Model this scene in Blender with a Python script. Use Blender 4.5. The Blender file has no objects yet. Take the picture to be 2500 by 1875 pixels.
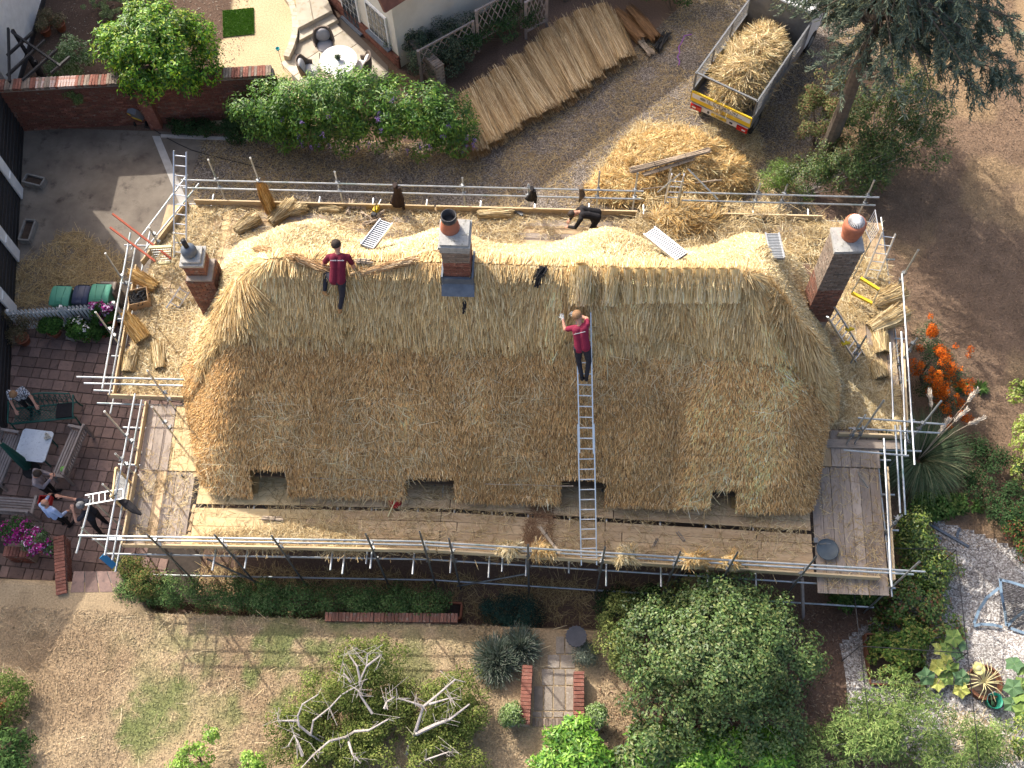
import bpy, math, random
import numpy as np
from mathutils import Vector, Matrix, Euler
# ------------------------------------------------------------ camera, sky, sun, exposure
SC = bpy.context.scene
COL = SC.collection
HC = 28.0                                   # camera height above the yard
F_PX, CXP, CYP = 2700.0, 1250.0, 937.5       # focal length and centre in photo pixels (2500 wide)
AX = np.array([0.9988912641570424, 0.031199230149806884, -0.035254083859958596])   # world x, y, down in (right, down, forward)
AY = np.array([0.04334192449827959, -0.9017990622405619, 0.42997666090478504])
AD = np.array([0.018377158962446936, 0.43102791021011905, 0.9021514399746677])
cam = bpy.data.cameras.new('camera'); camo = bpy.data.objects.new('camera', cam); COL.objects.link(camo)
rgt = Vector((AX[0], AY[0], -AD[0])); dwn = Vector((AX[1], AY[1], -AD[1])); fwd = Vector((AX[2], AY[2], -AD[2]))
camo.matrix_world = Matrix.Translation((0, 0, HC)) @ Matrix((rgt, -dwn, -fwd)).transposed().to_4x4()
cam.sensor_width = 36.0; cam.lens = 36.0 * F_PX / 2500.0; cam.clip_start = 0.1; cam.clip_end = 1500.0
SC.camera = camo
SUN_EL, SUN_AZ = math.radians(39.0), math.radians(180 - 48.0)       # direction to the sun, angle from +x
w = bpy.data.worlds.new('World'); SC.world = w; w.use_nodes = True
nt = w.node_tree; nt.nodes.clear()
sky = nt.nodes.new('ShaderNodeTexSky'); sky.sky_type = 'NISHITA'; sky.sun_disc = False
sky.sun_elevation = SUN_EL; sky.sun_rotation = math.pi / 2 - SUN_AZ; sky.air_density = 0.9; sky.dust_density = 5.0; sky.ozone_density = 0.3
bg = nt.nodes.new('ShaderNodeBackground'); bg.inputs[1].default_value = 0.15
wo = nt.nodes.new('ShaderNodeOutputWorld')
nt.links.new(sky.outputs[0], bg.inputs[0]); nt.links.new(bg.outputs[0], wo.inputs[0])
sl = bpy.data.lights.new('sun', 'SUN'); sl.energy = 2.65; sl.angle = math.radians(0.5); sl.color = (1.0, 0.95, 0.87)
so = bpy.data.objects.new('sun', sl); COL.objects.link(so)
sdir = Vector((math.cos(SUN_EL) * math.cos(SUN_AZ), math.cos(SUN_EL) * math.sin(SUN_AZ), math.sin(SUN_EL)))
so.rotation_euler = sdir.to_track_quat('Z', 'Y').to_euler(); so.location = (-20, 25, 40)
vs = SC.view_settings; vs.view_transform = 'Standard'; vs.look = 'None'; vs.gamma = 1.0; vs.use_curve_mapping = False
vs.exposure = 1.08
SC.cycles.use_denoising = True; SC.cycles.max_bounces = 6; SC.cycles.diffuse_bounces = 3; SC.cycles.glossy_bounces = 2
SC.cycles.transmission_bounces = 3; SC.cycles.transparent_max_bounces = 6; SC.cycles.caustics_reflective = False; SC.cycles.caustics_refractive = False
RNG = np.random.default_rng(7); random.seed(7)
# ------------------------------------------------------------ photo pixel -> world (a pixel gives a ray; the plane it meets gives the distance)
def ray(u, v): return np.array([u - CXP, v - CYP, F_PX])
def P(u, v, z=0.0):
    r = ray(u, v); r = r * ((HC - z) / (r @ AD)); return Vector((r @ AX, r @ AY, z))
def PY(u, v, y):
    r = ray(u, v); r = r * (y / (r @ AY)); return Vector((r @ AX, y, HC - r @ AD))
def PX(u, v, x):
    r = ray(u, v); r = r * (x / (r @ AX)); return Vector((x, r @ AY, HC - r @ AD))
_OX = (0, 620, 1240, 1860); _OY = (0, 460, 920, 1395)
def R(c, r, x, y): return (_OX[c] + x * 640 / 2212, _OY[r] + y * 640 / 2212)
def Q(c, r, x, y, z=0.0): return P(*R(c, r, x, y), z)
def sstep(a, b, x):
    t = np.clip((x - a) / (b - a), 0, 1); return t * t * (3 - 2 * t)
LAWN_Z = 1.0
def gz(x, y):                                # yard level 0, front garden a terrace one metre up
    x = np.asarray(x, float); y = np.asarray(y, float)
    k = sstep(3.0, 6.0, x)
    e = sstep(-9.7, -10.3, x) * 0.72; a = sstep(6.55 + e, 6.25 + e, y); b = sstep(7.6, 5.2, y)
    return LAWN_Z * (a * (1 - k) + b * k * 0.8)
def G(u, v):
    z = 0.0
    for _ in range(14):
        p = P(u, v, z); z = 0.5 * z + 0.5 * float(gz(p.x, p.y))
    return P(u, v, z)
def GQ(c, r, x, y): return G(*R(c, r, x, y))
# ------------------------------------------------------------ object helpers
ORG = {}
def thing(name, label, cat, loc=(0, 0, 0), rotz=0.0, group=None):
    o = bpy.data.objects.new(name, None); COL.objects.link(o); o.empty_display_size = 0.2
    o.location = loc; o.rotation_euler = (0, 0, rotz); o['label'] = label; o['category'] = cat
    if group: o['group'] = group
    ORG[o.name] = Vector(loc); return o
def tag(o, label, cat, group=None):
    o['label'] = label; o['category'] = cat
    if group: o['group'] = group
    return o
def org(o): return ORG.get(o.name, Vector((0, 0, 0))) if o else Vector((0, 0, 0))
def obj(name, me, mat=None, parent=None, loc=None, rot=None, scale=None, world=True, kind=None):
    """loc in world coordinates when world and the parent stands unrotated, else local"""
    o = bpy.data.objects.new(name, me); COL.objects.link(o)
    if mat is not None and len(me.materials) == 0: me.materials.append(mat)
    if parent: o.parent = parent
    base = org(parent)
    L = Vector(loc) if loc is not None else None
    if L is None: o.location = (0, 0, 0); ORG[o.name] = base
    else:
        o.location = L - base if (world and parent) else L
        ORG[o.name] = base + o.location if parent else L
    if rot is not None: o.rotation_euler = rot
    if scale is not None: o.scale = scale
    if kind: o['kind'] = kind
    return o
def copy_tree(o, parent=None):
    c = o.copy(); COL.objects.link(c)
    if parent: c.parent = parent
    for ch in o.children: copy_tree(ch, c)
    return c
def rotz(a): return Matrix.Rotation(a, 3, 'Z')
def basis(d, up=(0, 0, 1)):
    d = Vector(d).normalized(); u = Vector(up)
    if abs(d.dot(u)) > 0.99: u = Vector((0, 1, 0))
    s = d.cross(u).normalized(); u = s.cross(d); return s, d, u
class MB:
    def __init__(s): s.v = []; s.f = []; s.m = []; s.mi = 0
    def poly(s, pts):
        n = len(s.v); s.v += [tuple(p) for p in pts]; s.f.append(tuple(range(n, n + len(pts)))); s.m.append(s.mi); return s
    def box(s, c, d, rot=None, taper=1.0):
        n = len(s.v); c = Vector(c); d = Vector(d) / 2
        for sz in (-1, 1):
            t = taper if sz > 0 else 1.0
            for sx, sy in ((-1, -1), (1, -1), (1, 1), (-1, 1)):
                p = Vector((sx * d.x * t, sy * d.y * t, sz * d.z))
                if rot is not None: p = rot @ p
                s.v.append(tuple(c + p))
        for q in ((3, 2, 1, 0), (4, 5, 6, 7), (0, 1, 5, 4), (1, 2, 6, 5), (2, 3, 7, 6), (3, 0, 4, 7)):
            s.f.append(tuple(n + i for i in q)); s.m.append(s.mi)
        return s
    def bar(s, p, q, w, h, up=(0, 0, 1)):                 # box from p to q, width w sideways, h along up
        p = Vector(p); q = Vector(q); sd, d, u = basis(q - p, up)
        M = Matrix((sd, d, u)).transposed(); return s.box((p + q) / 2, (w, (q - p).length, h), M)
    def tube(s, p, q, r0, r1=None, n=8, cap=True, hollow=False):
        p = Vector(p); q = Vector(q); r1 = r0 if r1 is None else r1; sd, d, u = basis(q - p); b = len(s.v)
        for pt, r in ((p, r0), (q, r1)):
            for i in range(n):
                a = 2 * math.pi * i / n; s.v.append(tuple(pt + sd * (r * math.cos(a)) + u * (r * math.sin(a))))
        for i in range(n):
            j = (i + 1) % n; s.f.append((b + i, b + j, b + n + j, b + n + i)); s.m.append(s.mi)
        if cap: s.f.append(tuple(b + n + i for i in range(n))); s.f.append(tuple(b + n - 1 - i for i in range(n))); s.m += [s.mi, s.mi]
        return s
    def path(s, pts, rads, n=6):
        pts = [Vector(p) for p in pts]; b = len(s.v); m = len(pts)
        if not hasattr(rads, '__len__'): rads = [rads] * m
        for k, p in enumerate(pts):
            d = pts[min(k + 1, m - 1)] - pts[max(k - 1, 0)]; sd, d, u = basis(d if d.length > 1e-6 else (0, 0, 1))
            for i in range(n):
                a = 2 * math.pi * i / n; s.v.append(tuple(p + (sd * math.cos(a) + u * math.sin(a)) * rads[k]))
        for k in range(m - 1):
            for i in range(n):
                j = (i + 1) % n; s.f.append((b + k * n + i, b + k * n + j, b + (k + 1) * n + j, b + (k + 1) * n + i)); s.m.append(s.mi)
        s.f.append(tuple(b + n - 1 - i for i in range(n))); s.f.append(tuple(b + (m - 1) * n + i for i in range(n))); s.m += [s.mi] * 2
        return s
    def lathe(s, prof, c=(0, 0, 0), n=16, close=True):    # prof: (r, z)
        c = Vector(c); b = len(s.v); m = len(prof)
        for r, z in prof:
            for i in range(n):
                a = 2 * math.pi * i / n; s.v.append((c.x + r * math.cos(a), c.y + r * math.sin(a), c.z + z))
        for k in range(m - 1):
            for i in range(n):
                j = (i + 1) % n; s.f.append((b + k * n + i, b + k * n + j, b + (k + 1) * n + j, b + (k + 1) * n + i)); s.m.append(s.mi)
        if close:
            if prof[0][0] > 1e-4: s.f.append(tuple(b + n - 1 - i for i in range(n))); s.m.append(s.mi)
            if prof[-1][0] > 1e-4: s.f.append(tuple(b + (m - 1) * n + i for i in range(n))); s.m.append(s.mi)
        return s
    def ell(s, c, r, rot=None, n=12, m=8):
        c = Vector(c); r = Vector(r) if hasattr(r, '__len__') else Vector((r, r, r)); b = len(s.v)
        for k in range(m + 1):
            t = math.pi * k / m
            for i in range(n):
                a = 2 * math.pi * i / n; p = Vector((r.x * math.sin(t) * math.cos(a), r.y * math.sin(t) * math.sin(a), r.z * math.cos(t)))
                if rot is not None: p = rot @ p
                s.v.append(tuple(c + p))
        for k in range(m):
            for i in range(n):
                j = (i + 1) % n; s.f.append((b + k * n + j, b + k * n + i, b + (k + 1) * n + i, b + (k + 1) * n + j)); s.m.append(s.mi)
        return s
    def prism(s, poly, z0, z1):
        n = len(poly); b = len(s.v)
        a = sum(poly[i][0] * poly[(i + 1) % n][1] - poly[(i + 1) % n][0] * poly[i][1] for i in range(n))
        if a < 0: poly = poly[::-1]
        s.v += [(p[0], p[1], z0) for p in poly] + [(p[0], p[1], z1) for p in poly]
        s.f.append(tuple(b + n + i for i in range(n))); s.f.append(tuple(b + n - 1 - i for i in range(n))); s.m += [s.mi] * 2
        for i in range(n):
            j = (i + 1) % n; s.f.append((b + i, b + j, b + n + j, b + n + i)); s.m.append(s.mi)
        return s
    def mesh(s, name, off=None, smooth=False):
        me = bpy.data.meshes.new(name)
        v = s.v if off is None else [(p[0] - off.x, p[1] - off.y, p[2] - off.z) for p in s.v]
        me.from_pydata(v, [], s.f); me.polygons.foreach_set('material_index', s.m)
        if smooth: me.polygons.foreach_set('use_smooth', [True] * len(s.f))
        me.update(); return me
    def build(s, name, mat, parent=None, smooth=False, kind=None):   # vertices are world coordinates
        me = s.mesh(name, org(parent) if parent else None, smooth)
        for x in (mat if isinstance(mat, (list, tuple)) else [mat]): me.materials.append(x)
        return obj(name, me, None, parent, kind=kind)
def np_mesh(name, V, F, col=None, smooth=False):
    V = np.asarray(V, np.float32); F = np.asarray(F, np.int32); me = bpy.data.meshes.new(name); k = F.shape[1]
    me.vertices.add(len(V)); me.vertices.foreach_set('co', V.ravel())
    me.loops.add(F.size); me.loops.foreach_set('vertex_index', F.ravel())
    me.polygons.add(len(F)); me.polygons.foreach_set('loop_start', np.arange(0, F.size, k, dtype=np.int32))
    if smooth: me.polygons.foreach_set('use_smooth', np.ones(len(F), bool))
    me.update(calc_edges=True)
    if col is not None:
        a = me.color_attributes.new('col', 'FLOAT_COLOR', 'POINT'); c = np.ones((len(V), 4), np.float32); c[:, :3] = col; a.data.foreach_set('color', c.ravel())
    return me
def unit(a): return a / np.maximum(np.linalg.norm(a, axis=-1, keepdims=True), 1e-9)
def blades(pos, d, nrm, L, W, bend=0.0):
    """flat straws: quads from pos along d, width across, normal nrm; returns V, F"""
    pos = np.asarray(pos, float); d = unit(np.asarray(d, float)); s = unit(np.cross(d, nrm)); n = len(pos)
    L = np.broadcast_to(np.asarray(L, float), (n,))[:, None]; W = np.broadcast_to(np.asarray(W, float), (n,))[:, None] / 2
    V = np.empty((n, 4, 3)); e = pos + d * L
    V[:, 0] = pos - s * W; V[:, 1] = pos + s * W; V[:, 2] = e + s * W * 0.7; V[:, 3] = e - s * W * 0.7
    return V.reshape(-1, 3), np.arange(n * 4).reshape(n, 4)
def leaves(pos, d, nrm, L, W, fold=0.25):
    pos = np.asarray(pos, float); d = unit(d); s = unit(np.cross(d, nrm)); up = np.cross(s, d); n = len(pos)
    L = np.broadcast_to(np.asarray(L, float), (n,))[:, None]; W = np.broadcast_to(np.asarray(W, float), (n,))[:, None] / 2
    V = np.empty((n, 4, 3)); mid = pos + d * L * 0.45
    V[:, 0] = pos; V[:, 1] = mid + s * W + up * W * fold; V[:, 2] = pos + d * L; V[:, 3] = mid - s * W + up * W * fold
    i = np.arange(n) * 4
    F = np.concatenate([np.stack([i, i + 1, i + 2], 1), np.stack([i, i + 2, i + 3], 1)])
    return V.reshape(-1, 3), F
def pcol(n, cols, jit=0.12, k=4, w=None):
    """per-piece colours repeated k times"""
    cols = np.asarray(cols, float); c = cols[RNG.choice(len(cols), n, p=w)]
    c = c * (1 + RNG.normal(0, jit, (n, 1))); return np.repeat(np.clip(c, 0.005, 0.95), k, 0)
def in_poly(px, py, poly):
    r = np.zeros(len(px), bool); n = len(poly); j = n - 1
    for i in range(n):
        xi, yi = poly[i][0], poly[i][1]; xj, yj = poly[j][0], poly[j][1]
        c = ((yi > py) != (yj > py)) & (px < (xj - xi) * (py - yi) / (yj - yi + 1e-12) + xi); r ^= c; j = i
    return r
def scatter(poly, n):
    poly = np.asarray([(p[0], p[1]) for p in poly]); lo = poly.min(0); hi = poly.max(0); out = np.empty((0, 2))
    while len(out) < n:
        q = RNG.uniform(lo, hi, (n * 2, 2)); q = q[in_poly(q[:, 0], q[:, 1], poly)]; out = np.concatenate([out, q])
    return out[:n]
# ------------------------------------------------------------ materials
def _new(name):
    m = bpy.data.materials.new(name); m.use_nodes = True; t = m.node_tree; t.nodes.clear()
    o = t.nodes.new('ShaderNodeOutputMaterial'); b = t.nodes.new('ShaderNodeBsdfPrincipled'); t.links.new(b.outputs[0], o.inputs[0]); return m, t, b, o
def mat(name, c, c2=None, scale=6.0, rough=0.8, metal=0.0, bump=0.0, bscale=None, c3=None, s3=30.0, detail=5.0, stretch=None, spec=0.3, rand=0.0, lo=0.35, hi=0.65, coat=0.0):
    m, t, b, o = _new(name); N = t.nodes.new; LK = t.links.new
    b.inputs['Roughness'].default_value = rough; b.inputs['Metallic'].default_value = metal; b.inputs['Specular IOR Level'].default_value = spec
    if coat: b.inputs['Coat Weight'].default_value = coat
    tc = N('ShaderNodeTexCoord'); vec = tc.outputs['Object']
    if stretch:
        mp = N('ShaderNodeMapping'); mp.inputs['Scale'].default_value = stretch; LK(vec, mp.inputs[0]); vec = mp.outputs[0]
    if rand:
        oi = N('ShaderNodeObjectInfo'); va = N('ShaderNodeVectorMath'); va.operation = 'SCALE'; va.inputs[0].default_value = (37, 51, 23); LK(oi.outputs['Random'], va.inputs['Scale'])
        vb = N('ShaderNodeVectorMath'); vb.operation = 'ADD'; LK(vec, vb.inputs[0]); LK(va.outputs[0], vb.inputs[1]); vec = vb.outputs[0]
    def noise(s, lo, hi):
        n = N('ShaderNodeTexNoise'); n.inputs['Scale'].default_value = s; n.inputs['Detail'].default_value = detail; n.inputs['Roughness'].default_value = 0.65; LK(vec, n.inputs['Vector'])
        r = N('ShaderNodeMapRange'); r.inputs[1].default_value = lo; r.inputs[2].default_value = hi; LK(n.outputs[0], r.inputs[0]); return r.outputs[0]
    out = None
    def mix(a, bb, f):
        x = N('ShaderNodeMix'); x.data_type = 'RGBA'
        for k, q in ((6, a), (7, bb)):
            if isinstance(q, (tuple, list)): x.inputs[k].default_value = (*q[:3], 1)
            else: LK(q, x.inputs[k])
        if isinstance(f, float): x.inputs[0].default_value = f
        else: LK(f, x.inputs[0])
        return x.outputs[2]
    cur = c
    if c2 is not None: cur = mix(c, c2, noise(scale, lo, hi))
    if c3 is not None: cur = mix(cur, c3, noise(s3, 0.55, 0.72))
    if rand:
        oi2 = N('ShaderNodeObjectInfo'); r = N('ShaderNodeMapRange'); r.inputs[3].default_value = 1 - rand; r.inputs[4].default_value = 1 + rand; LK(oi2.outputs['Random'], r.inputs[0])
        hs = N('ShaderNodeHueSaturation'); LK(r.outputs[0], hs.inputs['Value'])
        if isinstance(cur, (tuple, list)): hs.inputs['Color'].default_value = (*cur[:3], 1)
        else: LK(cur, hs.inputs['Color'])
        cur = hs.outputs[0]
    if isinstance(cur, (tuple, list)): b.inputs['Base Color'].default_value = (*cur[:3], 1)
    else: LK(cur, b.inputs['Base Color'])
    if bump:
        n = N('ShaderNodeTexNoise'); n.inputs['Scale'].default_value = bscale or scale * 4; n.inputs['Detail'].default_value = 4; LK(vec, n.inputs['Vector'])
        bp = N('ShaderNodeBump'); bp.inputs['Strength'].default_value = bump; bp.inputs['Distance'].default_value = 0.02; LK(n.outputs[0], bp.inputs['Height']); LK(bp.outputs[0], b.inputs['Normal'])
    return m
def mat_attr(name, rough=0.7, trans=0.0, spec=0.2):
    m, t, b, o = _new(name); a = t.nodes.new('ShaderNodeAttribute'); a.attribute_name = 'col'; t.links.new(a.outputs['Color'], b.inputs['Base Color'])
    b.inputs['Roughness'].default_value = rough; b.inputs['Specular IOR Level'].default_value = spec
    if trans:
        tr = t.nodes.new('ShaderNodeBsdfTranslucent'); mx = t.nodes.new('ShaderNodeMixShader'); mx.inputs[0].default_value = trans
        hs = t.nodes.new('ShaderNodeHueSaturation'); hs.inputs['Value'].default_value = 1.3; hs.inputs['Saturation'].default_value = 1.1; t.links.new(a.outputs['Color'], hs.inputs['Color']); t.links.new(hs.outputs[0], tr.inputs[0])
        t.links.new(b.outputs[0], mx.inputs[1]); t.links.new(tr.outputs[0], mx.inputs[2]); t.links.new(mx.outputs[0], o.inputs[0])
    return m
M = {}
M['leaf'] = mat_attr('leaf', 0.45, 0.22, 0.4)
M['matt_leaf'] = mat_attr('matt_leaf', 0.8, 0.15, 0.1)
M['straw'] = mat_attr('straw', 0.6, 0.0, 0.25)
M['petal'] = mat_attr('petal', 0.7, 0.15, 0.1)
M['thatch'] = mat('thatch', (0.30, 0.205, 0.095), (0.42, 0.30, 0.14), 3.0, 0.85, c3=(0.16, 0.11, 0.05), s3=40, bump=1.0, bscale=60)
M['galv'] = mat('galvanised_steel', (0.52, 0.54, 0.55), (0.38, 0.41, 0.42), 5.0, 0.42, 0.75, c3=(0.16, 0.26, 0.23), s3=2.3, rand=0.15)
M['galv_dark'] = mat('weathered_steel', (0.22, 0.23, 0.24), (0.14, 0.15, 0.15), 6.0, 0.5, 0.7)
M['alu'] = mat('aluminium', (0.72, 0.74, 0.76), (0.60, 0.62, 0.64), 8.0, 0.35, 0.8)
M['board'] = mat('scaffold_board', (0.56, 0.41, 0.245), (0.43, 0.29, 0.16), 1.2, 0.8, c3=(0.22, 0.155, 0.10), s3=9, stretch=(1, 6, 6), rand=0.22, bump=0.15)
M['board_old'] = mat('weathered_board', (0.40, 0.33, 0.265), (0.28, 0.225, 0.185), 1.2, 0.85, c3=(0.10, 0.075, 0.06), s3=7, stretch=(1, 5, 5), rand=0.2, bump=0.2)
M['board_new'] = mat('new_pine_board', (0.66, 0.50, 0.27), (0.56, 0.41, 0.21), 1.5, 0.75, stretch=(1, 6, 6), rand=0.1)
M['toe'] = mat('toe_board', (0.60, 0.47, 0.29), (0.48, 0.36, 0.21), 1.2, 0.8, stretch=(1, 6, 6), rand=0.15)
M['brick_red'] = mat('red_brick', (0.235, 0.095, 0.065), (0.165, 0.065, 0.048), 5, 0.9, c3=(0.33, 0.20, 0.15), s3=14, rand=0.3, bump=0.2)
M['brick_dark'] = mat('sooted_brick', (0.24, 0.105, 0.07), (0.155, 0.085, 0.065), 5, 0.9, c3=(0.30, 0.26, 0.21), s3=10, rand=0.3, bump=0.2)
M['brick_lichen'] = mat('lichened_brick', (0.26, 0.20, 0.155), (0.16, 0.125, 0.10), 6, 0.95, c3=(0.36, 0.34, 0.28), s3=12, rand=0.25, bump=0.2)
M['mortar'] = mat('mortar', (0.36, 0.31, 0.26), (0.27, 0.23, 0.19), 8, 0.95)
M['cap_stone'] = mat('lichened_cement', (0.40, 0.39, 0.36), (0.29, 0.29, 0.28), 7, 0.95, c3=(0.11, 0.11, 0.08), s3=13, bump=0.3)
M['terracotta'] = mat('terracotta', (0.42, 0.155, 0.085), (0.33, 0.115, 0.065), 6, 0.8)
M['black_clay'] = mat('black_glaze', (0.035, 0.033, 0.035), None, rough=0.45)
M['lead'] = mat('lead_sheet', (0.145, 0.17, 0.205), (0.10, 0.12, 0.15), 6, 0.6, 0.2)
M['white_paint'] = mat('white_paint', (0.76, 0.76, 0.75), (0.66, 0.66, 0.65), 4, 0.6)
M['glass'] = mat('window_glass', (0.035, 0.045, 0.055), None, rough=0.08, spec=0.6)
M['plaster'] = mat('cream_render', (0.72, 0.67, 0.58), (0.64, 0.59, 0.50), 1.5, 0.9, bump=0.1, bscale=25)
M['black_wood'] = mat('black_weatherboard', (0.022, 0.021, 0.023), (0.035, 0.033, 0.034), 6, 0.7, rand=0.2)
M['dark_soil'] = mat('soil', (0.085, 0.058, 0.042), (0.05, 0.036, 0.028), 6, 0.95, bump=0.5)
M['bark'] = mat('bark', (0.16, 0.125, 0.095), (0.10, 0.08, 0.06), 8, 0.95, bump=0.5)
M['pale_bark'] = mat('pale_bark', (0.48, 0.43, 0.40), (0.36, 0.32, 0.29), 10, 0.85)
M['green_iron'] = mat('green_painted_iron', (0.02, 0.105, 0.085), (0.015, 0.08, 0.065), 5, 0.5)
M['teak'] = mat('weathered_teak', (0.33, 0.28, 0.255), (0.25, 0.21, 0.19), 6, 0.85, rand=0.15)
M['yellow_paint'] = mat('yellow_paint', (0.72, 0.50, 0.03), (0.66, 0.44, 0.03), 4, 0.4)
M['black_plastic'] = mat('black_plastic', (0.02, 0.02, 0.022), None, rough=0.5)
M['cardboard'] = mat('cardboard', (0.44, 0.30, 0.17), (0.38, 0.25, 0.14), 4, 0.85)
M['hazel'] = mat('split_hazel', (0.50, 0.40, 0.29), (0.34, 0.26, 0.18), 20, 0.8, rand=0.15)
# ------------------------------------------------------------ ground and surfaces
def struct(o): o['kind'] = 'structure'; return o
def vnoise(x, y, s, seed=0):                          # smooth value noise on numpy arrays
    r = np.random.default_rng(seed); g = r.random((64, 64)); x = x / s; y = y / s
    xi = np.floor(x).astype(int); yi = np.floor(y).astype(int); fx = x - xi; fy = y - yi
    fx = fx * fx * (3 - 2 * fx); fy = fy * fy * (3 - 2 * fy)
    a = g[xi % 64, yi % 64]; b = g[(xi + 1) % 64, yi % 64]; c = g[xi % 64, (yi + 1) % 64]; d = g[(xi + 1) % 64, (yi + 1) % 64]
    return (a * (1 - fx) + b * fx) * (1 - fy) + (c * (1 - fx) + d * fx) * fy
def fbm(x, y, s, seed=0): return (vnoise(x, y, s, seed) + 0.5 * vnoise(x, y, s / 2.1, seed + 1) + 0.25 * vnoise(x, y, s / 4.3, seed + 2)) / 1.75
def px_poly(pts): return [tuple(G(*p)[:2]) for p in pts]
LAWN_TAN = np.array((0.41, 0.305, 0.185)); GREEN = np.array((0.115, 0.155, 0.045)); BROWN = np.array((0.205, 0.137, 0.09)); SOIL = np.array((0.095, 0.062, 0.045))
def green_mask(x, y):
    c1 = G(372, 1760); c2 = G(760, 1640)
    w1 = fbm(x, y, 0.8, 71) - 0.5; m = sstep(1.5, 0.5, np.hypot((x - c1.x), (y - c1.y) * 1.1) + w1 * 1.4) * 0.8
    m = np.maximum(m, sstep(4.6, 1.0, np.hypot((x - c2.x) * 0.8, (y - c2.y) * 1.6) + w1 * 2) * 0.75)
    return m
def ground_col(x, y):
    n = fbm(x, y, 1.3, 3); n2 = fbm(x, y, 0.35, 9)
    col = np.empty(x.shape + (3,)); col[:] = SOIL * 1.6
    lawn = (y < np.where(x < -10.0, 7.3, 6.45)) & (x < 2.2 + 0.9 * (n - 0.5))
    lc = LAWN_TAN * (0.62 + 0.72 * n)[..., None]; br_ = sstep(0.5, 0.72, fbm(x + 7, y, 2.2, 61))[..., None]; lc = lc * (1 - br_ * 0.45) + np.array((0.25, 0.165, 0.095)) * br_ * 0.45
    lc = lc * (1 - 0.25 * sstep(0.55, 0.8, n2))[..., None] + 0
    g = green_mask(x, y) * sstep(0.38, 0.62, n2 * 0.6 + n * 0.4)
    lc = lc * (1 - g[..., None]) + GREEN * (0.8 + 0.5 * n2)[..., None] * g[..., None]
    col = np.where(lawn[..., None], lc, col)
    east = (x > 8.4) & (y > 8.5)
    dry = sstep(0.45, 0.68, n)[..., None]
    ec = BROWN * (0.75 + 0.5 * n2)[..., None] * (1 - dry) + np.array((0.29, 0.20, 0.115)) * (0.8 + 0.4 * n2)[..., None] * dry
    col = np.where(east[..., None], ec, col)
    nb = (y > 22.2) & (x < -2)
    nc = SOIL * (0.9 + 0.6 * n2)[..., None]
    lx0, lx1 = P(530, 60).x, P(720, 60).x
    xo = x + (n - 0.5) * 1.0; dl = (xo > P(530, 150).x + (y - 24) * 0.05) & (xo < P(735, 150).x + 0.6) & (y > 22.2) & (y + (n2 - 0.5) * 0.8 < P(600, -20).y)
    nc = np.where(dl[..., None], np.array((0.52, 0.41, 0.25)) * (0.8 + 0.35 * n)[..., None], nc)
    return np.where(nb[..., None], nc, col)
xs = np.concatenate([[-400, -120, -50, -30], np.arange(-22, 16.01, 0.14), [20, 30, 60, 150, 400]])
ys = np.concatenate([[-300, -80, -25, -8], np.arange(-1, 31.01, 0.14), [36, 50, 90, 200, 500]])
gx, gy = np.meshgrid(xs, ys, indexing='ij'); gzz = gz(gx, gy)
gzz = gzz + (fbm(gx, gy, 0.9, 21) - 0.5) * 0.03 * ((gy < 6.2) | ((gx > 8.6)))
gi = np.arange(gx.size).reshape(gx.shape)
F = np.stack([gi[:-1, :-1], gi[1:, :-1], gi[1:, 1:], gi[:-1, 1:]], -1).reshape(-1, 4)
def mat_ground(name, rough=0.95):
    m, t, b, o = _new(name); N = t.nodes.new; LK = t.links.new; b.inputs['Roughness'].default_value = rough; b.inputs['Specular IOR Level'].default_value = 0.1
    a = N('ShaderNodeAttribute'); a.attribute_name = 'col'; tc = N('ShaderNodeTexCoord')
    hs = N('ShaderNodeHueSaturation'); LK(a.outputs['Color'], hs.inputs['Color'])
    n1 = N('ShaderNodeTexNoise'); n1.inputs['Scale'].default_value = 22; n1.inputs['Detail'].default_value = 6; n1.inputs['Roughness'].default_value = 0.75; LK(tc.outputs['Object'], n1.inputs['Vector'])
    r = N('ShaderNodeMapRange'); r.inputs[1].default_value = 0.3; r.inputs[2].default_value = 0.7; r.inputs[3].default_value = 0.55; r.inputs[4].default_value = 1.4; LK(n1.outputs[0], r.inputs[0]); LK(r.outputs[0], hs.inputs['Value'])
    LK(hs.outputs[0], b.inputs['Base Color'])
    bp = N('ShaderNodeBump'); bp.inputs['Strength'].default_value = 0.5; bp.inputs['Distance'].default_value = 0.03; LK(n1.outputs[0], bp.inputs['Height']); LK(bp.outputs[0], b.inputs['Normal'])
    return m
M['ground'] = mat_ground('dry_ground')
me = np_mesh('ground', np.stack([gx, gy, gzz], -1).reshape(-1, 3), F, ground_col(gx, gy).reshape(-1, 3), True)
struct(obj('ground', me, M['ground']))
def sheet(name, pts, z, m):                            # a flat surface laid on the ground
    b = MB(); b.prism([(p[0], p[1]) for p in pts], z - 0.06, z); return struct(b.build(name, m))
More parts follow.
